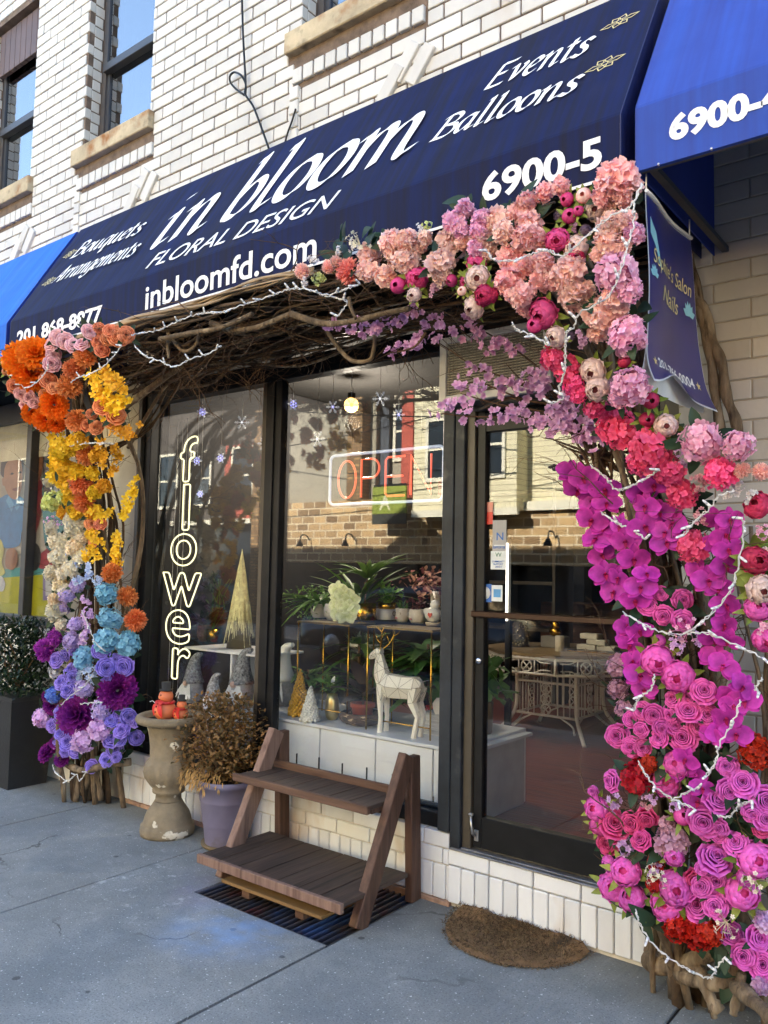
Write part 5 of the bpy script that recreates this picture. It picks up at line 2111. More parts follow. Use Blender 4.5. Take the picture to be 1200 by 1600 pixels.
M_TINSEL = mat('champagne_tinsel', rgb('efe4b4'), .3, metal=1, var=.25, vscale=30)
tinsel_cone(atz(368, 1013, 1.021) + Vector((0, .03, 0)), .66, .105, 'tall champagne tinsel cone tree on the white shelf', M_TINSEL)
tinsel_cone(atz(402, 1112, CZ) + Vector((0, .02, 0)), .37, .05, 'slim pale tinsel cone tree beside the window mullion', M_TINSEL)
p = atz(328, 1003, 1.021)
gb = thing('gold_bucket', 'small gold bucket of orchid stems on the white shelf', 'bucket', p + Vector((0, .02, 0)))
MB().lathe([(.04, 0), (.05, .09), (.046, .09), (.0, .07)], 20).build('bucket', M_GOLD, gb)
q = MB()
for k in range(7):
    q.tube(catmull([(0, 0, .08), (rnd.gauss(0, .05), .02, .25), (rnd.gauss(-.02, .1), .03, .45)], 4), .0025, 5)
q.build('stems', M_LEAFG, gb)
leaf_cloud(60, lambda: (Vector((rnd.gauss(-.02, .07), rnd.gauss(0, .04), rnd.uniform(.15, .5))), Vector((0, 0, .4))), .06, .025).build('leaves', M_LEAFD, gb)
p = atz(300, 1003, 1.021)
bk_ = thing('wicker_pot', 'dark wicker pot of house plants on the white shelf', 'potted plant', p + Vector((0, .1, 0)))
MB().lathe([(.05, 0), (.065, .06), (.06, .12), (.0, .1)], 22, flute=lambda a, z: .04 * math.sin(a * 15 + z * 180)).build('pot', mat('wicker', rgb('5b4632'), .8, var=.4, vscale=40), bk_)
tuft(26, .26, .035, (0, 0, .1), .8, .5).build('leaves', M_LEAFD, bk_)

# faceted deer
dp = atz(612, 1150, CZ)
de = thing('deer_figure', 'white faceted deer figure with gold antlers standing in the window', 'figurine', (dp.x, dp.y + .06, CZ))
M_DEER = mat('ivory_resin', rgb('e8e2d2'), .5, var=.06, vscale=6)


def loft(mb, rings, n=6, ph=0.0):
    """rings: (centre, radius across y, radius along the other axis, axis direction)"""
    vs, fs = [], []
    for (c, ry, rz, d) in rings:
        c, d = Vector(c), Vector(d).normalized()
        y = Vector((0, 1, 0))
        z = d.cross(y).normalized()
        for j in range(n):
            a = 2 * PI * j / n + ph
            vs.append(c + y * (ry * math.cos(a)) + z * (rz * math.sin(a)))
    for i in range(len(rings) - 1):
        for j in range(n):
            a, b_ = i * n + j, i * n + (j + 1) % n
            c_, d_ = (i + 1) * n + (j + 1) % n, (i + 1) * n + j
            fs += [(a, b_, c_), (a, c_, d_)] if (i + j) % 2 else [(a, b_, d_), (b_, c_, d_)]
    fs += [tuple(range(n))[::-1], tuple((len(rings) - 1) * n + j for j in range(n))]
    mb.add(vs, fs)
    return mb


q = MB()
loft(q, [((.150, 0, .265), .02, .03, (1, 0, .1)), ((.115, 0, .255), .05, .066, (1, 0, .05)), ((.03, 0, .25), .055, .066, (1, 0, 0)), ((-.06, 0, .25), .056, .072, (1, 0, 0)), ((-.105, 0, .262), .045, .066, (1, 0, -.4)), ((-.128, 0, .32), .034, .048, (.5, 0, -1)), ((-.135, 0, .37), .025, .034, (.3, 0, -1)), ((-.142, 0, .405), .022, .028, (.9, 0, -.9))])
loft(q, [((-.125, 0, .425), .02, .026, (1, 0, -.1)), ((-.150, 0, .420), .026, .032, (1, 0, .1)), ((-.185, 0, .402), .018, .021, (1, 0, .4)), ((-.208, 0, .390), .012, .013, (1, 0, .5))])
body_ = q
for sy in (-1, 1):
    loft(q, [((-.105, sy * .026, .26), .022, .036, (0, 0, -1)), ((-.108, sy * .028, .17), .016, .02, (0, 0, -1)), ((-.102, sy * .028, .08), .011, .013, (0, 0, -1)), ((-.106, sy * .028, .0), .013, .016, (0, 0, -1))], 5)
    loft(q, [((.115, sy * .026, .26), .026, .048, (0, 0, -1)), ((.105, sy * .03, .18), .019, .03, (.2, 0, -1)), ((.142, sy * .03, .11), .011, .015, (.3, 0, -1)), ((.118, sy * .03, .0), .012, .016, (-.3, 0, -1))], 5)
    q.leaf((-.13, sy * .018, .44), (.5, sy * .9, .7), (0, 0, 1), .045, .022)
q.leaf((.15, 0, .285), (1, 0, .75), (0, 0, 1), .05, .03)
q.build('body', M_DEER, de)
ln_ = MB()
seen = set()
for f in q.f:
    for i in range(len(f)):
        e = tuple(sorted((f[i], f[(i + 1) % len(f)])))
        if e in seen:
            continue
        seen.add(e)
        a, c = Vector(q.v[e[0]]), Vector(q.v[e[1]])
        if (a - c).length > .03 and min(a.z, c.z) > .14:
            ln_.tube([a, c], .0011, 4, cap=False)
ln_.build('facet_lines', mat('taupe_line', rgb('7d725f'), .6), de)
an = MB()
for sy in (-1, 1):
    main = catmull([(-.128, sy * .012, .44), (-.10, sy * .04, .475), (-.085, sy * .055, .52), (-.075, sy * .05, .57)], 5)
    an.tube(main, [.006, .003], 6)
    for (k, dx, dz) in ((5, -.03, .045), (9, .035, .03), (12, -.028, .03)):
        an.tube(catmull([main[k], main[k] + Vector((dx * .6, sy * .006, dz * .4)), main[k] + Vector((dx, sy * .01, dz))], 3), [.0045, .002], 5)
an.build('antlers', M_GOLD, de)

# ---- behind the door: white box end, potted plant, rattan table
p = atz(763, 1275, FZ)
bx = thing('white_cube', 'white display cube inside the shop by the door', 'display cube', (-2.36, .62, FZ))
MB().box(-.12, .17, -.26, .2, 0, .40, .004).build('cube', M_WHITEP, bx)
pt = thing('brown_pot_plant', 'leafy green plant in an ochre pot on the white cube by the door', 'potted plant', (-2.30, .52, FZ + .401))
MB().lathe([(.055, 0), (.06, .01), (.065, .17), (.058, .17), (.0, .15)], 24).build('pot', mat('ochre_glaze', rgb('6f5323'), .35, var=.2), pt)
leaf_cloud(60, lambda: (Vector((rnd.gauss(.02, .06), rnd.gauss(0, .05), rnd.uniform(.16, .36))), Vector((.2, 0, .4))), .10, .06).build('leaves', M_LEAFG, pt)
TX, TYY = -2.92, 2.75
tb = thing('rattan_table', 'white rattan octagonal table seen through the door glass', 'table', (TX, TYY, FZ))
M_RATTAN = mat('white_rattan', (.78, .77, .74), .5, var=.1)
TH, TR = .665, .62
oct_ = [(TR * math.cos(PI / 8 + k * PI / 4), TR * math.sin(PI / 8 + k * PI / 4)) for k in range(8)]
MB().prism(oct_, 2, TH - .022, TH).build('tabletop', mat('cane_top', rgb('8f7a5a'), .5, var=.1), tb)
q = MB()
for k in range(8):
    a, c = Vector((*oct_[k], 0)) * .985, Vector((*oct_[(k + 1) % 8], 0)) * .985
    for z in (TH - .035, TH - .145):
        q.tube([a + Vector((0, 0, z)), c + Vector((0, 0, z))], .011, 6)
    q.tube([a + Vector((0, 0, TH - .145)), a + Vector((0, 0, TH - .03))], .011, 6)
    for s_ in (.36, .64):
        e_ = a.lerp(c, s_)
        q.tube([e_ + Vector((0, 0, TH - .145)), e_ + Vector((0, 0, TH - .035))], .006, 5)
    mid = a.lerp(c, .5) + Vector((0, 0, TH - .09))
    dd = (c - a).normalized()
    q.tube([mid + dd * (.042 * math.cos(t_)) + Vector((0, 0, .042 * math.sin(t_))) for t_ in np.linspace(0, 2 * PI, 17)], .006, 5)
    for t_ in (.8, 2.36):
        q.tube([mid + dd * (.042 * math.cos(t_)) + Vector((0, 0, .042 * math.sin(t_))), mid - dd * (.042 * math.cos(t_)) - Vector((0, 0, .042 * math.sin(t_)))], .005, 5)
    for s_ in (.08, .92):
        e0 = a.lerp(c, s_)
        e1 = a.lerp(c, .34 if s_ < .5 else .66)
        for z in (TH - .06, TH - .115):
            q.tube(catmull([e0 + Vector((0, 0, z)), e0.lerp(e1, .6) + Vector((0, 0, z)), e1 + Vector((0, 0, z + (.02 if z > TH - .09 else -.02)))], 4), .005, 5)
q.build('apron', M_RATTAN, tb)
q = MB()
HB = .25
cs = [(-HB, -HB), (HB, -HB), (HB, HB), (-HB, HB)]
for (cx, cy) in cs:
    q2 = MB().tube(catmull([(cx, cy, TH - .15), (cx, cy, .30), (cx * 1.08, cy * 1.08, .16), (cx * 1.5, cy * 1.5, 0)], 6), .016, 8)
    q2.build('leg', M_RATTAN, tb)
for k in range(4):
    a, c = Vector((*cs[k], 0)), Vector((*cs[(k + 1) % 4], 0))
    for z in (.17, .42):
        q.tube([a + Vector((0, 0, z)), c + Vector((0, 0, z))], .011, 6)
    for s_ in (.10, .20, .30, .70, .80, .90):
        e_ = a.lerp(c, s_)
        q.tube([e_ + Vector((0, 0, .17)), e_ + Vector((0, 0, TH - .15))], .006, 5)
    for z in (.215, .295, .375):
        mid = a.lerp(c, .5) + Vector((0, 0, z))
        dd = (c - a).normalized()
        q.tube([mid + dd * (.04 * math.cos(t_)) + Vector((0, 0, .04 * math.sin(t_))) for t_ in np.linspace(0, 2 * PI, 15)], .006, 5)
        for t_ in (.8, 2.36):
            q.tube([mid + dd * (.04 * math.cos(t_)) + Vector((0, 0, .04 * math.sin(t_))), mid - dd * (.04 * math.cos(t_)) - Vector((0, 0, .04 * math.sin(t_)))], .005, 5)
    for s_ in (.06, .94):
        e_ = a.lerp(c, s_)
        q.tube(catmull([e_ + (e_ - Vector((0, 0, 0))) * .18 + Vector((0, 0, .06)), e_ + Vector((0, 0, .11)), a.lerp(c, .25 if s_ < .5 else .75) + Vector((0, 0, .165))], 4), .008, 5)
q.build('base_lattice', M_RATTAN, tb)
z = FZ + TH + .001
cn = thing('dotted_cone', 'gold dotted cone ornament at the left of the rattan table', 'ornament', (TX - .30, TYY - .12, z))
MB().lathe([(.075, 0), (.05, .20), (.04, .20)], 20).build('cone', mat('dark_cone', (.05, .04, .03), .5), cn)
q = MB()
for k in range(90):
    f = rnd.random()
    a = rnd.uniform(0, 2 * PI)
    q.ball(((.076 - .026 * f) * math.cos(a), (.076 - .026 * f) * math.sin(a), .2 * f), .008, 6, 4)
q.build('dots', M_SILVER, cn)
bu = thing('gold_figurine', 'seated gold figurine on a grey block on the rattan table', 'figurine', (TX - .07, TYY + .05, z))
MB().box(-.10, .10, -.06, .06, 0, .09, .004).build('plinth', mat('grey_block', (.2, .19, .17), .7), bu)
MB().ball((0, 0, .125), .05, 14, 10, (1.1, .8, .75)).ball((0, 0, .175), .035, 12, 8, (1, .8, 1.1)).ball((0, 0, .222), .022, 12, 8).build('figure', M_GOLD, bu)
cdl = thing('pillar_candle', 'ivory pillar candle on the rattan table', 'candle', (TX + .10, TYY - .22, z))
MB().lathe([(.034, 0), (.035, .002), (.035, .115), (.03, .118), (.0, .112)], 22).build('wax', mat('ivory_wax', (.62, .57, .47), .5), cdl)
MB().tube([(0, 0, .112), (.002, 0, .126)], .0012, 4).build('wick', M_BLACKM, cdl)
tr_ = thing('gold_tray', 'gold tray of wrapped white parcels on the rattan table', 'tray', (TX + .34, TYY - .06, z))
MB().box(-.2, .2, -.12, .12, 0, .012, .004).build('tray', M_GOLD, tr_)
for k, (dx, dy, dz, rz) in enumerate(((-.08, 0, .013, .1), (.08, .01, .013, -.1), (0, 0, .055, .05), (-.06, .02, .097, -.1))):
    o = MB().box(-.075, .075, -.05, .05, 0, .041, .006).box(-.006, .006, -.051, .051, -.0005, .0416).build('parcel', mat('parcel_paper', (.6, .57, .5), .7, var=.1), tr_, (dx, dy, dz))
    o.rotation_euler = (0, 0, rz)
# dried bouquet hung far inside, above the display
bq = thing('dried_bouquet', 'hanging bunch of dried pink and cream flowers inside the shop', 'bouquet', (-3.55, 1.9, 1.40))
leaf_cloud(240, lambda: (Vector((rnd.gauss(0, .13), rnd.gauss(0, .07), rnd.gauss(.06, .05))), Vector((0, 0, .3))), .05, .04, 0, 1).build('blooms', petal('dried_bloom', (.16, .03, .06), (.52, .30, .22)), bq)
MB().lathe([(.02, -.2), (.05, .0), (.0, .01)], 12).build('wrap', M_CERAM, bq)
for (x_, lab) in ((-4.05, 'dark shelving unit inside the left half of the shop'), (-2.0, 'dark shelving unit on the right wall inside the shop')):
    un = thing('shelving_unit', lab, 'shelving', (x_, 4.1, FZ))
    q = MB()
    for k in range(5):
        q.box(-.5, .5, -.2, .2, .25 + k * .45, .28 + k * .45)
    q.build('shelves', M_BRONZE, un)
    q = MB()
    for sx in (-.5, .5):
        q.box(sx - .015, sx + .015, -.2, .2, 0, 2.2)
    q.build('uprights', M_BRONZE, un)
ls = thing('tube_light', 'thin lit tube lamp standing inside the shop beyond the door stickers', 'lamp', (-2.62, 1.35, FZ))
MB().tube([(0, 0, .95), (0, 0, 1.45)], .007, 8).build('tube', emit('tube_glow', (1, .92, .78), 1.2), ls)
MB().box(-.02, .02, .014, .04, 0, 1.5).build('post', M_BLACKM, ls)

# lit amber pendant inside the shop (its glow shows between the snowflakes)
pq = at(549, 633, 1.25)
pnd = thing('pendant_lamp', 'lit amber glass pendant lamp hanging inside the shop behind the snowflakes', 'lamp', pq)
MB().ball((0, 0, 0), .055, 14, 10).build('globe', emit('amber_glass', (1.0, .52, .12), .9, (.6, .35, .1)), pnd)
MB().lathe([(.03, .05), (.03, .09), (.0, .09)], 14).tube([(0, 0, .09), (0, 0, 2.999 - pq.z)], .003, 5).build('cord', M_BLACKM, pnd)
pl_d = bpy.data.lights.new('pendant_light', 'POINT')
pl_d.energy = 14
pl_d.color = (1.0, .86, .70)
pl_d.shadow_soft_size = .06
pl_o = bpy.data.objects.new('pendant_light', pl_d)
COL.objects.link(pl_o)
pl_o.parent = pnd
pl_o.location = (.0, .0, -.14)

# ------------------------------------------------------------------ neon and lights in the window
def outline_tubes(body, r, M, u0, u1, v0, v1, offset=.0):
    """hollow neon letters: a tube round the outline of each letter"""
    V, F = text_mesh(body, offset)
    lo, hi = V.min(0), V.max(0)
    cnt = {}
    for f in F:
        for i in range(len(f)):
            e = tuple(sorted((f[i], f[(i + 1) % len(f)])))
            cnt[e] = cnt.get(e, 0) + 1
    nb = {}
    for e, c in cnt.items():
        if c == 1:
            nb.setdefault(e[0], []).append(e[1])
            nb.setdefault(e[1], []).append(e[0])
    seen, mb = set(), MB()
    for s0 in nb:
        if s0 in seen:
            continue
        loop, cur, prev = [s0], s0, None
        while True:
            seen.add(cur)
            nx = [k for k in nb[cur] if k != prev]
            if not nx or nx[0] == s0:
                break
            prev, cur = cur, nx[0]
            loop.append(cur)
        pts = []
        for k in loop + [loop[0]]:
            a = (V[k][0] - lo[0]) / (hi[0] - lo[0])
            b_ = (V[k][1] - lo[1]) / (hi[1] - lo[1])
            pts.append(M @ Vector((u0 + a * (u1 - u0), v0 + b_ * (v1 - v0), 0)))
        dense = []
        for a, c in zip(pts[:-1], pts[1:]):
            k_ = max(1, int((c - a).length / .012))
            dense += [a.lerp(c, i / k_) for i in range(k_)]
        dense.append(pts[-1])
        sm_ = [dense[i] if i in (0, len(dense) - 1) else (dense[i - 1] + dense[i] + dense[i + 1]) / 3 for i in range(len(dense))]
        mb.tube(sm_, r, 6)
    return mb


NY = .115
M_NEON = emit('warm_white_neon', (1.0, .92, .48), .26, (.75, .74, .6))
pa, pb = at(283, 683, NY), at(283, 1128, NY)
ne = thing('neon_sign', 'tall warm white neon sign spelling flower down the left window', 'neon sign', (pa.x, NY, pb.z))
WALL = Matrix(((1, 0, 0, -pa.x), (0, 0, -1, 0), (0, 1, 0, -pb.z), (0, 0, 0, 1)))
for ch, x0, x1, y0, y1 in (('f', 282, 308, 683, 752), ('l', 286, 296, 757, 828), ('o', 267, 307, 834, 884), ('w', 254, 314, 895, 948), ('e', 259, 297, 953, 1006), ('r', 269, 297, 1013, 1062)):
    a, c = at(x0, (y0 + y1) / 2, NY), at(x1, (y0 + y1) / 2, NY)
    zt, zb = at((x0 + x1) / 2, y0, NY).z, at((x0 + x1) / 2, y1, NY).z
    outline_tubes(ch, .0052, WALL, a.x, c.x, zb, zt, offset=.01).build('letter', M_NEON, ne)
q = MB()
for k in range(3):
    xx = -.05 + k * .05
    q.tube([(xx, .012, -.02), (xx, .012, pa.z - pb.z + .12)], .0012, 4)
q.build('hanging_wire', M_PIPE, ne)
# OPEN sign
OYY = .15
op = thing('open_sign', 'neon open sign with red letters in a pale blue rounded border', 'neon sign', at(602, 745, OYY))
oc = at(602, 745, OYY)
x0, x1 = at(516, 745, OYY).x - oc.x, at(693, 745, OYY).x - oc.x
zt, zb = at(602, 692, OYY).z - oc.z, at(602, 776, OYY).z - oc.z
zt, zb = .140, -.140
rr_ = .03
pts = []
for (cx, cz, a0) in ((x1 - rr_, zt - rr_, 0), (x0 + rr_, zt - rr_, 90), (x0 + rr_, zb + rr_, 180), (x1 - rr_, zb + rr_, 270)):
    for k in range(6):
        a = R_(a0 + k * 18)
        pts.append((cx + rr_ * math.cos(a), 0, cz + rr_ * math.sin(a)))
pts.append(pts[0])
MB().tube(pts, .008, 8).build('border', emit('blue_white_neon', (.45, .6, 1.0), .05, (.6, .66, .75)), op)
M_NRED = emit('red_neon', (1.0, .16, .07), .12, (.6, .1, .08))
lw = (x1 - x0 - .10) / 4
for k, ch in enumerate('OPEN'):
    a = x0 + .05 + k * lw + .012
    w_ = lw - .04
    h = .105
    if ch == 'O':
        st = [[(a + w_ / 2 + w_ / 2 * math.cos(t_), 0, h * math.sin(t_)) for t_ in np.linspace(0, 2 * PI, 25)]]
    elif ch == 'P':
        st = [[(a, 0, -h), (a, 0, h), (a + w_ * .5, 0, h)] + [(a + w_ * .55 + w_ * .42 * math.cos(t_), 0, h * .5 + h * .5 * math.sin(t_)) for t_ in np.linspace(PI / 2, -PI / 2, 10)] + [(a + .01, 0, 0)]]
    elif ch == 'E':
        st = [[(a + w_, 0, h), (a + .015, 0, h), (a, 0, h - .015), (a, 0, -h + .015), (a + .015, 0, -h), (a + w_, 0, -h)], [(a + .01, 0, .0), (a + w_ * .9, 0, .0)]]
    else:
        st = [[(a, 0, -h), (a, 0, h), (a + w_, 0, -h), (a + w_, 0, h)]]
    q = MB()
    for s_ in st:
        q.tube(s_, .0062, 8)
    q.build('letter', M_NRED, op)
q = MB()
for xx in (x0 + .15, x1 - .15):
    q.tube([(xx, .01, zt), (xx, .01, .52)], .0012, 4)
q.build('hanging_chain', M_BLACKM, op)
MB().box(x1 - .035, x1 - .006, .0, .03, zb + .02, zb + .11, .003).build('transformer', mat('dark_red_box', (.2, .02, .02), .4), op)

# snowflake lights
M_ICE = emit('ice_plastic', (.75, .8, 1.0), .03, (.8, .82, .85))
M_LED = emit('blue_led', (.25, .25, 1.0), .45)
M_LEDW = emit('white_led', (.9, .92, 1.0), .3)
M_AMB = emit('amber_led', (1.0, .5, .06), .45)
FLK = [(378, 660, 12, 0, 'large white snowflake light near the top of the left window'), (308, 720, 9, 1, 'blue snowflake light beside the neon letter f'), (345, 716, 9, 1, 'blue snowflake light right of the neon letter f'), (412, 694, 11, 0, 'white snowflake light turned edgeways beside the mullion'), (316, 644, 9, 1, 'blue snowflake light turned edgeways high in the left window'), (313, 772, 7, 1, 'small blue snowflake light low beside the neon letters'), (458, 632, 10, 1, 'blue snowflake light just right of the mullion'), (520, 636, 11, 2, 'small white snowflake light left of the amber one'), (549, 633, 13, 3, 'white snowflake light hanging in front of the amber lamp'), (594, 623, 13, 0, 'white snowflake light above the open sign'), (496, 686, 14, 0, 'lowest white snowflake light in the middle window'), (623, 648, 10, 2, 'lilac white snowflake light above the letter E')]
for i, (px, py, rpx, kind, lab) in enumerate(FLK):
    SY = .10
    c = at(px, py, SY)
    r = S(c, rpx)
    t_ = thing('snowflake_light', lab, 'light', c, group='snowflake lights in the window')
    edge = i in (3, 4, 6)
    rotz = R_(75) if edge else R_(rnd.uniform(5, 35))
    t_.rotation_euler = (0, 0, rotz)
    q = MB()
    for k in range(6):
        a = k * PI / 3 + PI / 6
        d = Vector((math.sin(a), 0, math.cos(a)))
        nrm = Vector((math.cos(a), 0, -math.sin(a)))
        q.tube([d * (r * .1), d * r], .0022, 5)
        for f, l_ in ((.45, .3), (.7, .25)):
            for s_ in (-1, 1):
                q.tube([d * (r * f), d * (r * (f + l_ * .7)) + nrm * (s_ * r * l_ * .6)], .0018, 5)
    q.build('flake', M_ICE, t_)
    q = MB()
    if kind in (1,):
        for k in range(6):
            a = k * PI / 3
            q.ball((math.sin(a) * r * .5, -.004, math.cos(a) * r * .5), .0035, 6, 4)
    q.ball((0, -.004, 0), .0045 if kind != 3 else .010, 8, 6)
    q.build('bulb', (M_LEDW, M_LED, M_LED, M_AMB)[kind], t_)
    MB().tube([(0, .003, r * .2), (0, .003, max(.05, 2.655 - c.z))], .0011, 4).ball((0, 0, r + .03), .003, 6, 4).build('wire', M_PIPE, t_)

# stickers on the door glass
def sticker(px0, py0, px1, py1, m, label, rows=(), txt=None, tm=None):
    a, c = at(px0, py0, .054), at(px1, py1, .054)
    t_ = thing('door_sticker', label, 'sticker', ((a.x + c.x) / 2, .054, (a.z + c.z) / 2), group='stickers on the door glass')
    hw, hh = abs(c.x - a.x) / 2, abs(a.z - c.z) / 2
    MB().box(-hw, hw, -.0006, .0006, -hh, hh).build('sheet', m, t_)
    for (fx0, fx1, fz0, fz1, mm) in rows:
        MB().box(-hw + fx0 * 2 * hw, -hw + fx1 * 2 * hw, -.0012, -.0007, -hh + fz0 * 2 * hh, -hh + fz1 * 2 * hh).build('print', mm, t_)
    for (body, u0, u1, v0, v1, mm) in (txt or ()):
        M = Matrix(((1, 0, 0, 0), (0, 0, -1, 0), (0, 1, 0, 0), (0, 0, 0, 1)))
        fit_text(body, -hw + u0 * 2 * hw, -hw + u1 * 2 * hw, -hh + v0 * 2 * hh, -hh + v1 * 2 * hh, M, .01, thick=.0004).build('lettering', mm, t_)


P_RED = mat('sticker_red', (.55, .03, .02), .4)
P_SAL = mat('sticker_salmon', (.65, .25, .2), .4)
P_BLU = mat('sticker_blue', (.02, .12, .45), .4)
P_SKY = mat('sticker_sky', (.08, .3, .6), .4)
P_PALE = mat('sticker_pale', (.62, .68, .7), .4)
P_GREY = mat('sticker_grey', (.32, .33, .35), .4)
P_DGR = mat('sticker_green', (.05, .2, .16), .4)
sticker(755, 785, 770, 819, P_RED, 'red sticker highest on the door glass', [(0, 1, .55, 1, P_SAL)])
sticker(770, 813, 791, 861, P_GREY, 'grey supporter sticker with a curly ribbon mark on the door glass', [(.1, .9, .16, .2, P_PALE)], [('SUPPORTER', .05, .95, .08, .16, P_BLU), ('N', .3, .8, .35, .6, P_BLU)])
sticker(767, 861, 791, 890, P_PALE, 'pale supporter card with green V marks on the door glass', [], [('VV', .3, .7, .68, .92, P_DGR), ('COMMUNITY', .1, .9, .38, .48, P_BLU), ('SUPPORT', .18, .82, .24, .34, P_BLU), ('2021', .3, .7, .1, .2, P_BLU)])
sticker(748, 912, 768, 941, P_BLU, 'dark blue sticker with a white round badge low on the door glass', [])
sticker(768, 914, 785, 940, P_PALE, 'white sticker with a blue square lowest on the door glass', [(.2, .85, .25, .75, P_SKY)])
a = at(758, 927, .0533)
bd2 = MB()
bd2.lathe([(.0, 0), (.030, 0), (.030, .0008), (.0, .0008)], 24)
o = bd2.build('print', P_PALE, bpy.data.objects['door_sticker.003'])
o.rotation_euler = (PI / 2, 0, 0)
o.location = (0, -.0009, 0)
# ------------------------------------------------------------------ vine arch round the shopfront
vr = random.Random(5)
M_VINE = mat('vine_bark', rgb('6e5d48'), .95, var=.45, vscale=14, bump=1.0, bscale=55, stretch=(1.6, 1.6, .45), spots=[(rgb('9a8a72'), 9, .55, .72), (rgb('3c2f22'), 22, .58, .72)])
M_VINED = mat('dark_vine_bark', rgb('4e3c28'), .9, var=.4, vscale=9, bump=.8, bscale=60)
M_TWIGR = mat('reddish_twig', rgb('57402a'), .85, var=.4, vscale=15)


def LERP(tab, k):
    if k <= tab[0][0]:
        return tab[0][1]
    for (a, va), (b_, vb) in zip(tab[:-1], tab[1:]):
        if k <= b_:
            return va + (vb - va) * (k - a) / (b_ - a)
    return tab[-1][1]


DL = [(500, -.93), (600, -.86), (680, -.66), (800, -.47), (1000, -.36), (1200, -.29)]       # left pillar: depth of its face by photo row
DR = [(250, -.96), (450, -.95), (600, -.84), (700, -.72), (800, -.62), (1000, -.54), (1200, -.48), (1400, -.40), (1560, -.30)]


def depth(px, py):
    if px < 260:
        d = LERP(DL, py)
        if py > 690:
            d += .16 * max(0, min(1, (px - 160) / 60)) + .02
        return min(d, -.10)
    if py < 470 and px < 820:
        return -.965
    d = LERP(DR, py)
    if px < 1000 and py > 640:
        d += .10 * min(1, (1000 - px) / 60)
    return d


va_ = thing('vine_arch', 'arch of twisted bare vine stems framing the shopfront under the awning', 'vine arch', (-3.0, -.4, 0))
VO = Vector((3.0, .4, 0))


def vbuild(mb, name, m):
    for v in range(len(mb.v)):
        mb.v[v] = tuple(Vector(mb.v[v]) + VO)
    return mb.build(name, m, va_)


def wob(pts, a, per=4, w=None):
    """twist a path a little"""
    out = []
    ph = [vr.uniform(0, 6.28) for _ in range(6)]
    for i, p in enumerate(catmull(pts, per)):
        out.append(Vector(p) + Vector((math.sin(i * .55 + ph[0]) + .5 * math.sin(i * 1.3 + ph[1]), math.sin(i * .5 + ph[2]) + .5 * math.sin(i * 1.1 + ph[3]), .4 * math.sin(i * .6 + ph[4]))) * a)
    return out


def taper(n, a, b_):
    return [a + (b_ - a) * i / (n - 1) for i in range(n)]


# left pillar stems
LP = [(-4.90, -.13, 0), (-4.88, -.17, .5), (-4.84, -.17, 1.1), (-4.80, -.20, 1.7), (-4.76, -.32, 2.2), (-4.70, -.50, 2.6), (-4.40, -.62, 2.78)]
for k in range(20):
    off_ = Vector((vr.gauss(0, .085), vr.gauss(0, .05), 0))
    if vr.random() < .35:
        off_.x += .12
    pts = [Vector(p) + off_ * (1 + .4 * math.sin(i * 1.3 + k)) for i, p in enumerate(LP)]
    pts[0].z = -.003
    for p in pts:
        p.y = min(p.y, -.035)
    if k % 6 == 0:
        pts = pts[:5] + [Vector((-4.6 + vr.uniform(-.1, .15), -.12 + vr.uniform(-.1, .05), 2.45)), Vector((-4.1 + vr.uniform(-.1, .2), -.22, 2.72))]
    P = wob(pts, .018)
    r0 = vr.uniform(.010, .021)
    vbuild(MB().tube(P, [r_ * vr.uniform(.85, 1.2) for r_ in taper(len(P), r0, r0 * .55)], 8), 'vine_stem', M_VINE if k % 2 else M_VINED)
# right pillar stems
RP = [(-.99, -.10, 0), (-.99, -.16, .45), (-.98, -.24, 1.0), (-.98, -.36, 1.5), (-1.0, -.48, 1.95), (-1.06, -.62, 2.35), (-1.25, -.68, 2.68)]
for k in range(24):
    off_ = Vector((max(-.15, min(.2, vr.gauss(0, .10))), vr.gauss(0, .06), 0))
    pts = [Vector(p) + off_ * (1 + .35 * math.sin(i * 1.2 + k)) for i, p in enumerate(RP)]
    pts[0].z = -.003
    for p in pts:
        p.y = min(p.y, -.03)
        if p.z > 1.8:
            p.x = max(min(p.x, -1.04), -1.5)
        if p.z < 1.2:
            p.x = max(p.x, -1.13)
        if p.z < .1:
            p.y = max(p.y, -.17)
    P = wob(pts, .018)
    r0 = vr.uniform(.011, .024)
    vbuild(MB().tube(P, [r_ * vr.uniform(.85, 1.2) for r_ in taper(len(P), r0, r0 * .55)], 8), 'vine_stem', M_VINE if k % 2 else M_VINED)
# far right column
for k in range(9):
    x = -.62 + vr.gauss(0, .07)
    P = wob([(x, -.10 + vr.uniform(-.08, .04), 0), (x + vr.uniform(-.1, .06), -.14, .6), (x + vr.uniform(-.12, .06), -.14, 1.2), (x - .1 + vr.uniform(-.1, .06), -.12, 1.75)], .02)
    r0 = vr.uniform(.010, .018)
    vbuild(MB().tube(P, taper(len(P), r0, r0 * .5), 7), 'vine_stem', M_VINE)
# two smooth trunks climbing the brick beside the banner
for pl_, r_ in (([(1080, 440), (1086, 466), (1102, 486), (1112, 530), (1128, 570), (1135, 620), (1150, 660), (1158, 720)], .020), ([(1092, 480), (1102, 520), (1112, 570), (1118, 620), (1128, 690), (1135, 740)], .019), ([(1076, 385), (1084, 420), (1094, 455), (1094, 480)], .010)):
    P = catmull([at(x, y, -.07) for x, y in pl_], 5)
    vbuild(MB().tube(P, [r_ * (1 + .12 * math.sin(i * 1.1)) for i in range(len(P))], 9), 'vine_stem', M_VINE)
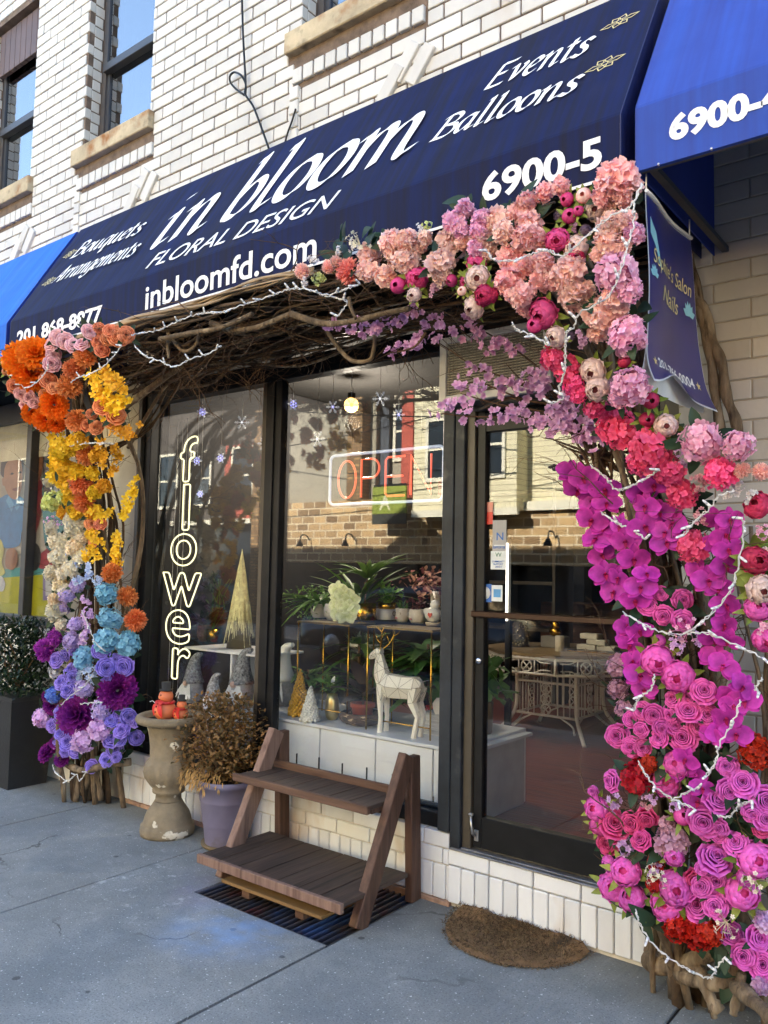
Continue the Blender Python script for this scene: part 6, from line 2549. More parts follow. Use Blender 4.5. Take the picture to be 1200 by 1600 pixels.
# thick gnarled roots at the right foot
for pl_, r_ in (([(1012, 1500, -.10), (1050, 1512, -.16), (1085, 1500, -.22), (1125, 1470, -.25)], .034), ([(1020, 1390, -.08), (1022, 1450, -.08), (1018, 1505, -.06)], .030), ([(1060, 1520, -.20), (1100, 1535, -.26), (1140, 1530, -.30), (1150, 1500, -.3)], .026), ([(1050, 1535, -.17), (1090, 1515, -.24), (1110, 1560, -.28), (1125, 1580, -.28)], .022), ([(1060, 1400, -.18), (1050, 1450, -.16), (1035, 1500, -.12)], .022), ([(1160, 1520, -.34), (1150, 1560, -.34), (1146, 1585, -.34)], .014), ([(1150, 1540, -.33), (1190, 1575, -.42), (1220, 1600, -.5)], .026), ([(1110, 1560, -.27), (1116, 1590, -.26)], .014), ([(1115, 1430, -.25), (1105, 1480, -.22), (1090, 1520, -.18)], .02)):
    pts = []
    for (x, y, d) in pl_:
        p = at(x, y, d)
        if p.z < r_ * .6:
            p = atz(x, y, r_ * .5)
        pts.append(p)
    P = catmull(pts, 6)
    vbuild(MB().tube(P, [r_ * (1 + .16 * math.sin(i * .9) + vr.uniform(-.09, .09)) for i in range(len(P))], 12), 'root', M_VINE)
q = MB()
for (x, y) in ((1062, 1530), (1072, 1540), (1056, 1545)):
    q.leaf(atz(x, y, .02), rv(1), (0, 0, 1), .06, .03, .4, .3, 3)
vbuild(q, 'dry_leaves', M_DRY)
# left foot
for pl_, r_ in (([(105, 1194, -.22), (130, 1204, -.28), (165, 1196, -.25), (205, 1190, -.12)], .022), ([(118, 1253, -.2), (122, 1220, -.2), (118, 1195, -.2)], .018), ([(158, 1250, -.15), (154, 1225, -.17), (146, 1200, -.2)], .018), ([(128, 1240, -.17), (138, 1215, -.2), (130, 1190, -.2)], .020)):
    pts = []
    for (x, y, d) in pl_:
        p = at(x, y, d)
        if p.z < 0:
            p = atz(x, y, 0)
        pts.append(p)
    P = catmull(pts, 5)
    vbuild(MB().tube(P, [r_ * (1 + .15 * math.sin(i)) for i in range(len(P))], 9), 'root', M_VINE)
# lintel: long woven stems under the awning
for k in range(34):
    x0, x1 = vr.uniform(-4.75, -4.2), vr.uniform(-2.6, -1.1)
    if vr.random() < .3:
        x0 = vr.uniform(-4.0, -3.0)
    y = vr.uniform(-.84, -.06)
    z = vr.uniform(2.69, 2.83) - .05 * (abs(y + .45) < .25)
    pts = [Vector((x0 + (x1 - x0) * i / 6, min(-.04, max(-.87, y + vr.gauss(0, .06))), min(2.825, z + vr.gauss(0, .025)))) for i in range(7)]
    P = wob(pts, .016)
    r0 = vr.uniform(.005, .013)
    for p in P:
        p.z = min(p.z, 2.822 - r0)
        p.y = min(p.y, -.025)
    vbuild(MB().tube(P, taper(len(P), r0, r0 * .5), 6), 'vine_stem', (M_VINED, M_VINE, M_TWIGR)[k % 3])
# front bundle along the awning's lower edge
for k in range(9):
    y = -.86 - vr.uniform(0, .05)
    pts = [Vector((-4.3 + 2.0 * i / 6, y + vr.gauss(0, .012), 2.80 + vr.gauss(0, .012))) for i in range(7)]
    P = wob(pts, .010)
    r0 = vr.uniform(.006, .010)
    vbuild(MB().tube(P, taper(len(P), r0, r0 * .6), 6), 'vine_stem', mat('pale_vine', rgb('9a8468'), .9, var=.3) if k == 0 else bpy.data.materials['pale_vine'])
# the named curves one can pick out
for pl_, d_, r_ in (([(455, 490), (490, 502), (517, 506), (560, 500), (600, 490), (640, 482)], -.80, .015), ([(508, 512), (518, 528), (534, 550), (552, 564), (577, 563), (584, 545), (586, 525)], -.62, .011), ([(160, 660), (190, 640), (230, 610), (280, 575), (330, 555)], -.42, .022), ([(200, 700), (235, 640), (262, 600), (300, 580)], -.25, .012), ([(545, 405 + 60), (548, 480), (556, 498)], -.85, .009), ([(270, 500), (262, 535), (264, 560)], -.80, .010), ([(262, 520), (285, 548), (305, 540), (312, 515)], -.78, .010), ([(330, 505), (360, 515), (400, 512), (455, 490)], -.80, .016), ([(250, 530), (300, 520), (345, 512), (395, 490)], -.84, .014)):
    P = catmull([at(x, y, d_) for x, y in pl_], 6)
    vbuild(MB().tube(P, taper(len(P), r_, r_ * .75), 8), 'vine_branch', M_VINE)
# twigs: far too many to count
q = MB()


def twig(p, d, ln, r, gen=0):
    pts = [p]
    d = d.normalized()
    n = 5
    for i in range(n):
        d = (d + rv(.42)).normalized()
        pts.append(pts[-1] + d * (ln / n))
    for v in pts:
        v.z = min(v.z, 2.82)
        v.y = min(v.y, -.02)
        if v.x > -1.6 and v.z > 1.75:
            v.x = min(v.x, -1.0)
    q.tube(pts, taper(len(pts), r, r * .35), 4, cap=False)
    if gen < 2:
        for _ in range(2 if gen == 0 else 1):
            i = vr.randrange(2, n)
            twig(pts[i].copy(), (d + rv(1.0)), ln * .55, r * .6, gen + 1)


for k in range(330):
    x = vr.uniform(-4.55, -2.0) if k % 6 else vr.uniform(-2.0, -1.25)
    y = vr.uniform(-.86, -.05)
    z = vr.uniform(2.70, 2.82)
    twig(Vector((x, y, z)), Vector((vr.choice((-1, 1)), vr.uniform(-.5, .5), vr.uniform(-.5, .15))), vr.uniform(.2, .5), vr.uniform(.002, .0045))
for k in range(110):
    z = vr.uniform(.35, 2.4)
    c = Vector((-4.82, LERP([(0, -.13), (1.7, -.22), (2.4, -.45)], z), z))
    twig(c + Vector((vr.gauss(0, .13), vr.gauss(0, .06), 0)), Vector((vr.uniform(-1, 1), vr.uniform(-.7, .2), vr.uniform(.2, 1))), vr.uniform(.15, .4), vr.uniform(.002, .004))
for k in range(150):
    z = vr.uniform(.3, 2.4)
    c = Vector((-1.0, LERP([(0, -.16), (1.5, -.38), (2.3, -.6)], z), z))
    twig(c + Vector((max(-.12, min(.2 if z < 1.7 else 0, vr.gauss(0, .13))), vr.gauss(0, .07), 0)), Vector((vr.uniform(-.35, 1) if z < 1.7 else vr.uniform(-1, .1), vr.uniform(-.7, .2), vr.uniform(.2, 1))), vr.uniform(.15, .4), vr.uniform(.002, .004))
o = vbuild(q, 'twigs', M_TWIGR)
o['kind'] = 'stuff'

# ------------------------------------------------------------------ cherry blossom branches over the door
def floret(mb, c, n, r, np_=4, cup=.35, wide=.95, wavy=.0, t0=0.0, t1=1.0, spin=None):
    """one small flower of np_ rounded petals at c facing n"""
    n = Vector(n).normalized()
    u = n.orthogonal().normalized()
    v = n.cross(u)
    a0 = vr.uniform(0, 6.28) if spin is None else spin
    for k in range(np_):
        a = a0 + k * 2 * PI / np_
        d = u * math.cos(a) + v * math.sin(a)
        s = n.cross(d)
        w_ = r * wide * .5
        lift = cup * r
        e = vr.uniform(-wavy, wavy) * r
        pts = [c, c + d * (r * .5) + s * w_ + n * (lift * .5 + e), c + d * (r * .5) - s * w_ + n * (lift * .5 - e), c + d * (r * .55) + n * (lift * .35), c + d * (r * .95) + s * (w_ * .62) + n * (lift - e), c + d * (r * .95) - s * (w_ * .62) + n * (lift + e), c + d * (r * 1.05) + n * lift * .9]
        tm = (t0 + t1) / 2
        mb.add(pts, [(0, 1, 3), (0, 3, 2), (1, 4, 6, 3), (2, 3, 6, 5)], True, [t0, tm, tm, tm, t1, t1, t1])


M_CHERRY = petal('cherry_petal', rgb('b878ae'), rgb('e2b8dc'), .03, .12)
M_CHERRYP = petal('rosy_cherry_petal', rgb('b46a94'), rgb('dcaac6'), .03, .12)
ROOT = (925, 712)
BR = [
    ([(880, 655), (840, 610), (790, 590), (745, 575), (700, 545), (660, 520)], [(665, 507), (690, 510), (682, 530), (660, 527), (646, 542), (705, 515)], 0, 'long cherry blossom branch reaching farthest left over the air conditioner'),
    ([(890, 650), (855, 590), (810, 550), (760, 520), (715, 500)], [(732, 507), (737, 527), (747, 522), (752, 512), (720, 500), (672, 492), (640, 487), (655, 480)], 1, 'cherry blossom branch arching highest in front of the louvre'),
    ([(900, 665), (860, 625), (815, 600), (770, 592)], [(772, 537), (800, 542), (790, 540), (765, 548), (805, 548)], 1, 'cherry blossom branch with a rosy tuft in the middle of the louvre'),
    ([(870, 640), (820, 625), (770, 605), (725, 585)], [(735, 572), (752, 582), (762, 585), (785, 617), (810, 620), (790, 600), (802, 595)], 0, 'cherry blossom branch crossing the lower half of the louvre'),
    ([(880, 655), (830, 640), (780, 632), (720, 615)], [(719, 607), (740, 607), (755, 607), (725, 627), (705, 636), (745, 618)], 0, 'cherry blossom branch below the white sill of the air conditioner'),
    ([(890, 668), (840, 655), (780, 652), (720, 650), (690, 645)], [(687, 645), (737, 650), (725, 652), (757, 655), (777, 650), (800, 655), (782, 648), (700, 637)], 0, 'lowest cherry blossom branch hanging in front of the door frame'),
    ([(905, 668), (880, 630), (850, 600), (830, 575)], [(835, 595), (847, 607), (825, 602), (838, 585), (822, 588), (850, 598)], 0, 'short cherry blossom branch beside the hot pink hydrangea'),
    ([(905, 680), (875, 660), (840, 650), (812, 642)], [(805, 637), (817, 647), (847, 660), (835, 665), (826, 655), (860, 655)], 0, 'cherry blossom branch crowding the upper corner of the door'),
    ([(915, 680), (900, 650), (888, 625), (880, 605)], [(880, 650), (890, 655), (877, 637), (885, 615), (900, 640), (870, 645), (895, 625)], 0, 'upright cherry blossom branch against the right pillar'),
    ([(922, 690), (905, 675), (885, 668)], [(865, 670), (910, 660), (880, 668), (895, 672), (905, 682), (920, 672), (930, 690)], 0, 'dense low cherry blossom branch above the magenta orchids'),
    ([(620, 486), (600, 498), (575, 512), (530, 508)], [(526, 511), (517, 505), (554, 511), (570, 517), (583, 515), (595, 511), (606, 505), (616, 503), (626, 497)], 0, 'lilac cherry blossom spray on the bare vine left of the peonies'),
    ([(665, 520), (650, 540), (630, 548), (608, 552)], [(613, 550), (626, 543), (645, 542), (658, 528)], 0, 'small drooping lilac spray in front of the window header'),
]
for i, (path, blooms, kind, lab) in enumerate(BR):
    rt = (925, 712) if i < 10 else path[0]
    d0 = -.50 if i < 10 else -.78
    d1 = -.62 if i < 10 else -.70
    pix = ([rt] if i < 10 else []) + path
    pts = [at(x, y, d0 + (d1 - d0) * k / (len(pix) - 1)) for k, (x, y) in enumerate(pix)]
    base = pts[0]
    t_ = thing('blossom_branch', lab, 'flower branch', base, group='cherry blossom branches')
    loc = [p - base for p in pts]
    P = catmull(loc, 5)
    q = MB().tube(P, taper(len(P), .006, .0022), 6)
    for _ in range(3):
        p = P[vr.randrange(3, len(P) - 1)]
        q.tube(catmull([p, p + rv(.05) + Vector((-.04, 0, .02)), p + rv(.09) + Vector((-.09, 0, .03))], 3), [.0028, .001], 4)
    q.build('branch', M_TWIGR, t_)
    f = MB()
    for (bx_, by_) in blooms:
        c = at(bx_, by_, d1 - .02) - base
        for _ in range(4 if i < 6 else 6):
            p = c + Vector((vr.gauss(0, .018), vr.gauss(0, .02), vr.gauss(0, .014)))
            floret(f, p, Vector((vr.gauss(0, .7), -1, vr.gauss(0, .7))), vr.uniform(.012, .020), 5, .4, .9, .12)
    f.build('blossoms', M_CHERRYP if kind else M_CHERRY, t_)
# bare stems of the branch bundle where it is tied in
q = MB()
bpos = at(925, 712, -.5)
tie = thing('branch_bundle', 'bundle of bare dark stems fanning out above the magenta orchids', 'branches', bpos)
for k in range(22):
    e_ = at(vr.uniform(845, 1010), vr.uniform(655, 700) + (30 if vr.random() < .5 else 0), -.5 + vr.uniform(-.08, .1)) - bpos
    q.tube(catmull([Vector((vr.uniform(-.02, .12), 0, vr.uniform(-.16, -.02))), e_ * .5 + rv(.02), e_], 4), [.006, .003], 5)
q.build('stems', M_TWIGR, tie)
# ------------------------------------------------------------------ flowers: one mesh per kind of bloom (unit radius, facing +Z)
fr_ = random.Random(3)


def shell(mb, az, span, prof, nu=6, wav=0.0, drop=.25, twist=0.0):
    """a petal wrapped round the bloom's axis: prof = (radius, height) from foot to rim, span in radians"""
    nv = len(prof)
    vs, ts, fs = [], [], []
    ph = fr_.uniform(0, 6)
    for j, (r, z) in enumerate(prof):
        f = j / (nv - 1)
        for i in range(nu + 1):
            u = i / nu * 2 - 1
            sp = span * (.55 + .45 * math.sin(PI * min(1, .25 + f * .6)))
            a = az + u * sp / 2 + twist * f
            zz = z - drop * (abs(u) ** 2.6) * f * max(.15, f)
            rr = r * (1 + wav * math.sin(u * 7 + ph) * f)
            zz += wav * .5 * math.cos(u * 6 + ph) * f
            vs.append((rr * math.cos(a), rr * math.sin(a), zz))
            ts.append(f ** 2)  # pigment gradient deepened towards the foot, shade between petals painted in too
    for j in range(nv - 1):
        for i in range(nu):
            k = j * (nu + 1) + i
            fs.append((k, k + 1, k + nu + 2, k + nu + 1))
    mb.add(vs, fs, True, ts)


def leafset(n, r0, ln, wd, el, t=None):
    mb = MB()
    a0 = fr_.uniform(0, 6)
    for k in range(n):
        a = a0 + k * 2 * PI / n + fr_.uniform(-.3, .3)
        mb.leaf((math.cos(a) * r0, math.sin(a) * r0, -.35), (math.cos(a), math.sin(a), el + fr_.uniform(-.2, .2)), (0, 0, 1), ln * fr_.uniform(.8, 1.2), wd, .3, .25, 5, t=fr_.uniform(0, 1))
    return mb


def make_rose(openness=1.0):
    mb = MB()
    layers = [(2, .05, .10, .52, 3.6, .02), (3, .10, .19, .54, 2.7, .05), (3, .17, .30, .50, 2.6, .07), (4, .24, .42, .44, 2.2, .10), (4, .32, .56, .34, 2.1, .14), (5, .38, .74, .20, 1.75, .18), (6, .40, .98, -.02, 1.5, .2)]
    for li, (n, r0, r1, z1, span, curl) in enumerate(layers):
        a0 = li * 1.1 + fr_.uniform(0, 1)
        for k in range(n):
            rr = r1 * openness * fr_.uniform(.94, 1.06)
            zt = z1 + fr_.uniform(-.03, .03)
            prof = [(r0 * .55, -.55), (r0 + .55 * (rr - r0), -.18 + .35 * zt), (rr * .93, zt - .13), (rr, zt), (rr + curl * .8, zt + .015 - curl * .28)]
            shell(mb, a0 + k * 2 * PI / n, span, prof, 6, .025, .20 + .22 * (li > 4))
    return mb


def make_peony(openness=.6):
    mb = MB()
    for k in range(22):                       # stamens and ruffles deep in the cup
        a = k * 2.4
        rr = .03 + .24 * math.sqrt(k / 22)
        d = Vector((math.cos(a) * .35, math.sin(a) * .35, 1))
        mb.leaf((rr * math.cos(a), rr * math.sin(a), -.25), d, (math.cos(a), math.sin(a), 0), .72 + fr_.uniform(-.12, .12), .26, .4, -.1, 4, t=.0)
    mb.ball((0, 0, -.05), .5, 10, 7, t=.05)
    cx, cy = fr_.uniform(-.12, .12), fr_.uniform(-.12, .12)       # the mouth of the cup is never quite central
    st = len(mb.v)
    layers = [(3, .62, .22, .70, 2.7), (4, .80, .40, .72, 2.2), (4, .94, .62, .62, 2.1), (5, 1.02, .86, .40, 1.8), (4, 1.05, 1.02, .10, 1.7)]
    for li, (n, rm, rt, zt, span) in enumerate(layers):
        a0 = li * .8 + fr_.uniform(-.2, .2)
        for k in range(n):
            f = fr_.uniform(.93, 1.05)
            z1 = zt + fr_.uniform(-.06, .06)
            prof = [(.16, -.62), (rm * .70 * f, -.46), (rm * f, -.10), (rm * .97 * f, z1 * .55), ((rm * .45 + rt * .55) * f, z1 * .9), (rt * f + .045, z1 + .03)]
            shell(mb, a0 + k * 2 * PI / n, span, prof, 7, .07, .20 + .14 * (k % 2))
    for i in range(st, len(mb.v)):
        x, y, z = mb.v[i]
        f = max(0, z) ** 1.2
        mb.v[i] = (x + cx * f, y + cy * f, z)
        mb.t[i] = .55 + .45 * mb.t[i]
    return mb


def make_bud():
    mb = MB()
    for li, (n, rm) in enumerate(((3, .78), (4, .9))):
        for k in range(n):
            shell(mb, li * .5 + k * 2 * PI / n, 2.3 if n == 3 else 1.9, [(.16, -.7), (rm * .8, -.35), (rm, .15), (rm * .8, .6), (rm * .32, .9)], 5, .02, .15)
    return mb


def fib(n, zmin=-.35):
    for i in range(n):
        z = 1 - (i + .5) / n * (1 - zmin)
        a = i * 2.39996
        r = math.sqrt(max(0, 1 - z * z))
        yield Vector((r * math.cos(a), r * math.sin(a), z))


def make_hydrangea(n=75, fl=.27, wavy=.12, np_=4, wide=.98):
    mb = MB()
    for p in fib(n, -.55):
        p = p * fr_.uniform(.74, 1.04)
        nn = (p.normalized() + Vector((fr_.gauss(0, .38), fr_.gauss(0, .38), fr_.gauss(0, .38))))
        tt = fr_.uniform(-.2, .2)
        floret(mb, p, nn, fl * fr_.uniform(.82, 1.15), np_, .22, wide, wavy, max(0, .15 + tt), min(1, .85 + tt))
    mb.ball((0, 0, -.1), .70, 10, 7, t=.0)
    return mb


def make_ruffle():
    """loose big-petalled hydrangea, each petal waved"""
    mb = MB()
    for p in fib(44, -.4):
        p = p * fr_.uniform(.62, .92)
        nn = p.normalized() + Vector((fr_.gauss(0, .5), fr_.gauss(0, .5), fr_.gauss(0, .4)))
        tt = fr_.uniform(-.25, .25)
        floret(mb, p, nn, .44 * fr_.uniform(.8, 1.2), 4, .30, 1.05, .30, max(0, .2 + tt), min(1, .85 + tt))
    mb.ball((0, 0, -.1), .55, 10, 7, t=.1)
    return mb


def make_pom(n=170, ln=.34, wd=.20, inner=.62):
    mb = MB()
    for p in fib(n, -.55):
        d = (p + Vector((fr_.gauss(0, .22), fr_.gauss(0, .22), fr_.gauss(0, .22)))).normalized()
        b0 = p * (inner * fr_.uniform(.85, 1.05))
        st = len(mb.t)
        mb.leaf(b0, d, d.orthogonal() + Vector((fr_.gauss(0, .5), fr_.gauss(0, .5), fr_.gauss(0, .5))), ln * fr_.uniform(.8, 1.2), wd, fr_.uniform(.2, .7), fr_.uniform(-.3, .3), 3)
        m_ = len(mb.t) - st
        for i in range(m_):
            mb.t[st + i] = (i // 3) / 3
    mb.ball((0, 0, 0), inner * .97, 10, 7, t=.0)
    return mb


def make_ruffled_dahlia():
    mb = MB()
    for li, (n, r1, z1) in enumerate(((5, .25, .55), (8, .5, .5), (10, .75, .34), (12, .98, .08), (12, 1.05, -.2))):
        for k in range(n):
            a = li * .7 + k * 2 * PI / n
            shell(mb, a, 2 * PI / n * 1.7, [(.1, -.35), (r1 * .6, z1 * .4), (r1, z1), (r1 * 1.08, z1 + .1)], 6, .13, .2)
    return mb


def make_orchid():
    """moth orchid flower: two broad petals, three sepals and a lip"""
    mb = MB()

    def pet(a, ln, wd, cup, z0):
        d = Vector((math.cos(a), math.sin(a), 0))
        s = Vector((-math.sin(a), math.cos(a), 0))
        vs, ts, fs = [], [], []
        NU, NV = 6, 6
        for j in range(NV + 1):
            f = j / NV
            w_ = wd * math.sin(PI * min(.96, .10 + f * .88)) ** .6
            for i in range(NU + 1):
                u = i / NU * 2 - 1
                z = z0 + cup * (f * (1 - f) * 1.4) - .12 * f * f + .12 * u * u * f
                vs.append(d * (f * ln) + s * (u * w_) + Vector((0, 0, z)))
                ts.append(min(1, .25 + .75 * max(f, abs(u) * .95)))
        for j in range(NV):
            for i in range(NU):
                k = j * (NU + 1) + i
                fs.append((k, k + 1, k + NU + 2, k + NU + 1))
        mb.add(vs, fs, True, ts)
    for a in (R_(90), R_(218), R_(322)):
        pet(a, .98, .34, .1, -.05)
    for a in (R_(8), R_(172)):
        pet(a, 1.08, .60, .16, .03)
    return mb


def make_lip():
    mb = MB()
    for s_ in (-1, 1):
        mb.leaf((0, -.02, .06), (s_ * .6, -.2, .9), (0, 1, 0), .28, .2, .5, .2, 3, t=.3)
    mb.leaf((0, -.04, .06), (0, -1, .7), (0, 0, 1), .42, .26, .4, .4, 4, t=.7)
    mb.ball((0, .03, .10), .08, 7, 5, t=1)
    return mb


def make_filler():
    mb = MB()
    for k in range(16):
        p = Vector((fr_.gauss(0, .42), fr_.gauss(0, .42), fr_.gauss(.1, .3)))
        floret(mb, p, p.normalized() + Vector((0, 0, .8)), .34, 5, .35, .85, .1)
    return mb


def make_thistle():
    mb = MB()
    for p in fib(90, -.5):
        mb.tube([p * .6, p * fr_.uniform(.9, 1.05)], [.07, .03], 4, cap=False, t=fr_.random())
    mb.ball((0, 0, 0), .7, 9, 6, t=.2)
    return mb


def proto(f, n=3, *a):
    out = []
    for _ in range(n):
        me = f(*a).mesh(f.__name__[5:])
        out.append(me)
    return out


P_ = {'rose': [make_rose(o_).mesh('rose') for o_ in (.82, .9, .96, 1.0, 1.05, 1.12, .78)], 'peony': proto(make_peony, 3), 'bud': proto(make_bud, 2), 'hydrangea': proto(make_hydrangea, 3), 'ruffle': proto(make_ruffle, 4), 'pom': proto(make_pom, 3), 'dahlia': proto(make_ruffled_dahlia, 2), 'orchid': proto(make_orchid, 2), 'filler': proto(make_filler, 3), 'thistle': proto(make_thistle, 2)}
LIP = make_lip().mesh('lip')
LEAF_PEONY = [leafset(7, .55, 1.15, .50, .25).mesh('leaves') for _ in range(3)]
LEAF_ROSE = [leafset(4, .6, 1.0, .55, .1).mesh('leaves') for _ in range(3)]

# colour: (petal foot, petal rim)
C_ = {
 'hot pink': ('e02868', 'ff74a6'), 'pale pink': ('e08cb4', 'fbd0e2'), 'salmon pink': ('f59c9c', 'ffd8d4'), 'blush': ('f2b0a0', 'fde4da'), 'peach': ('f6b2a6', 'ffe0d6'),
 'magenta': ('b8185c', 'ea5a9c'), 'rose pink': ('b40c70', 'f06cc6'), 'orchid pink': ('b41c90', 'f076da'), 'deep pink': ('a80850', 'f05ca6'), 'crimson': ('961430', 'd23c68'),
 'red': ('7a0808', 'd42a1c'), 'orange': ('f25e04', 'ff9024'), 'burnt orange': ('d0662c', 'f6a066'), 'apricot': ('cc4a1c', 'f9a878'), 'soft pink': ('d8808c', 'fbcfd2'),
 'yellow': ('e0ac08', 'fedc40'), 'golden': ('d08c08', 'f8c43c'), 'cream': ('e2c894', 'faeed4'), 'ivory': ('d8ceb0', 'f8f0dc'), 'lime': ('b4bc50', 'eaf0a8'), 'sky blue': ('5a9cc0', 'a2d4ea'), 'pale blue': ('98b2d8', 'd4e0f8'),
 'violet': ('4c34b0', 'ac96fa'), 'lilac': ('a48acc', 'dac6f0'), 'pink lilac': ('c490d0', 'ecccf2'), 'dark purple': ('52085a', '9a2c9a'), 'purple': ('8a1c8e', 'c44cc2'), 'fuchsia': ('6c0664', 'd640bc'), 'bright blue': ('3c62c4', '80a0ee'), 'dusty mauve': ('a4708a', 'd6aabf'), 'dusty pink': ('c47c94', 'e8b6c0'), 'white': ('c4c0c0', 'f6f2f2'), 'plum grey': ('6a5668', 'a488a0'), 'pale green': ('9aae58', 'dae4a4'), 'dusty coral': ('e87468', 'f8ac9c'),
}
M_PETAL = {}


def petal_mat(c):
    if c not in M_PETAL:
        a, b_ = C_[c]
        M_PETAL[c] = petal(c.replace(' ', '_') + '_petal', rgb(a), rgb(b_))
    return M_PETAL[c]


M_PEONYIN = {}
KIND = {'rose': 'rose', 'peony': 'peony', 'bud': 'peony bud', 'hydrangea': 'hydrangea head', 'ruffle': 'ruffled hydrangea', 'pom': 'pompon flower', 'dahlia': 'ruffled dahlia', 'orchid': 'orchid', 'filler': 'blossom tuft', 'thistle': 'thistle head'}
FL = []      # (kind, colour, px, py, r px)


def add(kind, colour, *spots):
    for s_ in spots:
        FL.append((kind, colour, *s_))


# ---- left pillar
add('dahlia', 'orange', (36, 564, 29), (56, 551, 26), (50, 582, 27), (85, 632, 20), (52, 645, 17), (72, 655, 18), (88, 662, 13))
add('bud', 'apricot', (9, 566, 8), (10, 580, 7))
add('rose', 'apricot', (22, 603, 12), (75, 594, 11), (83, 606, 10), (70, 616, 10), (143, 647, 9), (158, 635, 11), (150, 668, 11), (137, 664, 9), (182, 648, 13), (175, 660, 12), (144, 818, 10), (157, 818, 9), (145, 847, 9))
add('rose', 'soft pink', (80, 538, 11), (90, 527, 11), (102, 533, 11), (115, 539, 12), (128, 537, 11), (140, 518, 10), (84, 555, 10), (81, 568, 11), (33, 616, 10), (45, 621, 10), (53, 628, 9), (38, 632, 8), (62, 662, 9))
add('rose', 'apricot', (155, 515, 11), (172, 516, 9), (152, 533, 11), (143, 543, 12), (168, 530, 9), (185, 525, 13), (197, 523, 13), (159, 547, 9))
add('pom', 'burnt orange', (133, 557, 18), (115, 577, 18), (108, 604, 20), (119, 657, 18), (136, 712, 17), (127, 756, 19), (131, 784, 17), (175, 895, 18), (199, 932, 17), (212, 969, 18))
add('hydrangea', 'yellow', (95, 705, 16), (105, 735, 17), (92, 725, 14), (120, 690, 14), (112, 762, 15), (98, 752, 13), (118, 775, 12))
add('ruffle', 'yellow', (96, 700, 17), (88, 722, 15), (104, 748, 17), (112, 700, 14), (122, 738, 15), (90, 742, 14), (110, 778, 14), (144, 740, 12), (148, 770, 12), (118, 800, 13))
add('ruffle', 'golden', (128, 690, 12), (150, 712, 11), (146, 800, 12), (100, 800, 12), (162, 760, 12))
add('hydrangea', 'lime', (82, 783, 16), (72, 790, 9), (98, 776, 10))
add('ruffle', 'ivory', (77, 752, 10), (117, 826, 17), (90, 846, 15), (97, 871, 17), (112, 886, 16), (100, 895, 13), (88, 955, 17), (96, 976, 11), (82, 826, 13), (102, 846, 14), (80, 895, 13), (126, 868, 13), (104, 925, 13), (110, 812, 12))
add('ruffle', 'cream', (96, 912, 15), (116, 855, 14), (128, 842, 10), (84, 870, 10), (85, 937, 11))
add('filler', 'pink lilac', (80, 812, 8), (93, 818, 6))
add('hydrangea', 'sky blue', (167, 928, 18), (172, 966, 18), (167, 1000, 19), (200, 1006, 19), (132, 1028, 19))
add('filler', 'pale blue', (140, 893, 13), (124, 882, 10), (120, 905, 10), (150, 905, 9), (113, 862, 8))
add('hydrangea', 'lilac', (105, 930, 13), (121, 914, 12), (98, 950, 12), (112, 1000, 14), (118, 975, 11))
add('filler', 'pink lilac', (137, 955, 11), (136, 975, 10), (130, 995, 11), (133, 940, 9), (126, 1008, 8))
add('pom', 'purple', (71, 1016, 18), (89, 995, 16), (60, 1012, 8))
add('rose', 'violet', (88, 1031, 10), (100, 1025, 9), (116, 1017, 11), (158, 1017, 11), (166, 1043, 12), (180, 1030, 10), (193, 1041, 13), (166, 1058, 10), (112, 1046, 11), (96, 1066, 12), (106, 1078, 11), (86, 1073, 10), (113, 1058, 9))
add('filler', 'pale blue', (137, 1052, 13), (146, 1064, 12), (122, 1056, 9))
add('hydrangea', 'lilac', (131, 1076, 14), (158, 1107, 16))
add('hydrangea', 'bright blue', (85, 1086, 13))
add('filler', 'white', (84, 1050, 11), (108, 1008, 8))
add('dahlia', 'dark purple', (184, 1080, 28), (119, 1117, 29), (82, 1103, 14), (74, 1088, 9), (74, 1174, 16), (96, 1186, 11), (86, 1162, 9))
add('hydrangea', 'pink lilac', (67, 1121, 15), (156, 1140, 18), (130, 1156, 19))
add('rose', 'violet', (83, 1132, 13), (89, 1159, 12), (105, 1159, 11), (118, 1173, 11), (101, 1175, 10), (95, 1145, 9), (188, 1117, 10), (173, 1126, 10), (201, 1120, 11), (190, 1141, 13), (213, 1153, 11), (175, 1155, 13), (179, 1170, 12), (166, 1187, 13), (181, 1183, 9), (143, 1198, 10), (208, 1130, 9), (200, 1135, 8), (187, 1155, 9), (95, 1112, 9))
# ---- lintel and the upper right corner
add('filler', 'white', (489, 408, 12), (554, 386, 10), (660, 362, 10), (530, 392, 8), (478, 440, 8))
add('filler', 'pale green', (497, 432, 13), (670, 352, 8))
add('pom', 'peach', (472, 424, 13), (513, 417, 12), (525, 408, 10))
add('pom', 'dusty coral', (545, 424, 22))
add('ruffle', 'blush', (577, 400, 23), (575, 424, 20), (602, 431, 19), (612, 380, 22), (636, 376, 20), (634, 408, 22), (664, 373, 14), (656, 386, 13), (703, 383, 28), (724, 376, 19), (688, 412, 25), (692, 432, 17), (618, 398, 20), (777, 348, 26), (787, 364, 20), (755, 376, 24), (762, 394, 16))
add('ruffle', 'pale pink', (709, 346, 21), (727, 329, 19), (719, 357, 17), (755, 347, 22), (748, 362, 18), (744, 388, 17), (990, 365, 20))
add('peony', 'magenta', (652, 435, 17), (744, 411, 14), (730, 440, 12), (871, 376, 18), (850, 490, 22))
add('bud', 'magenta', (624, 446, 15), (706, 438, 11), (887, 312, 13), (890, 338, 13), (904, 330, 9), (837, 508, 15), (665, 425, 8))
add('peony', 'crimson', (757, 461, 15), (767, 460, 13), (900, 402, 13))
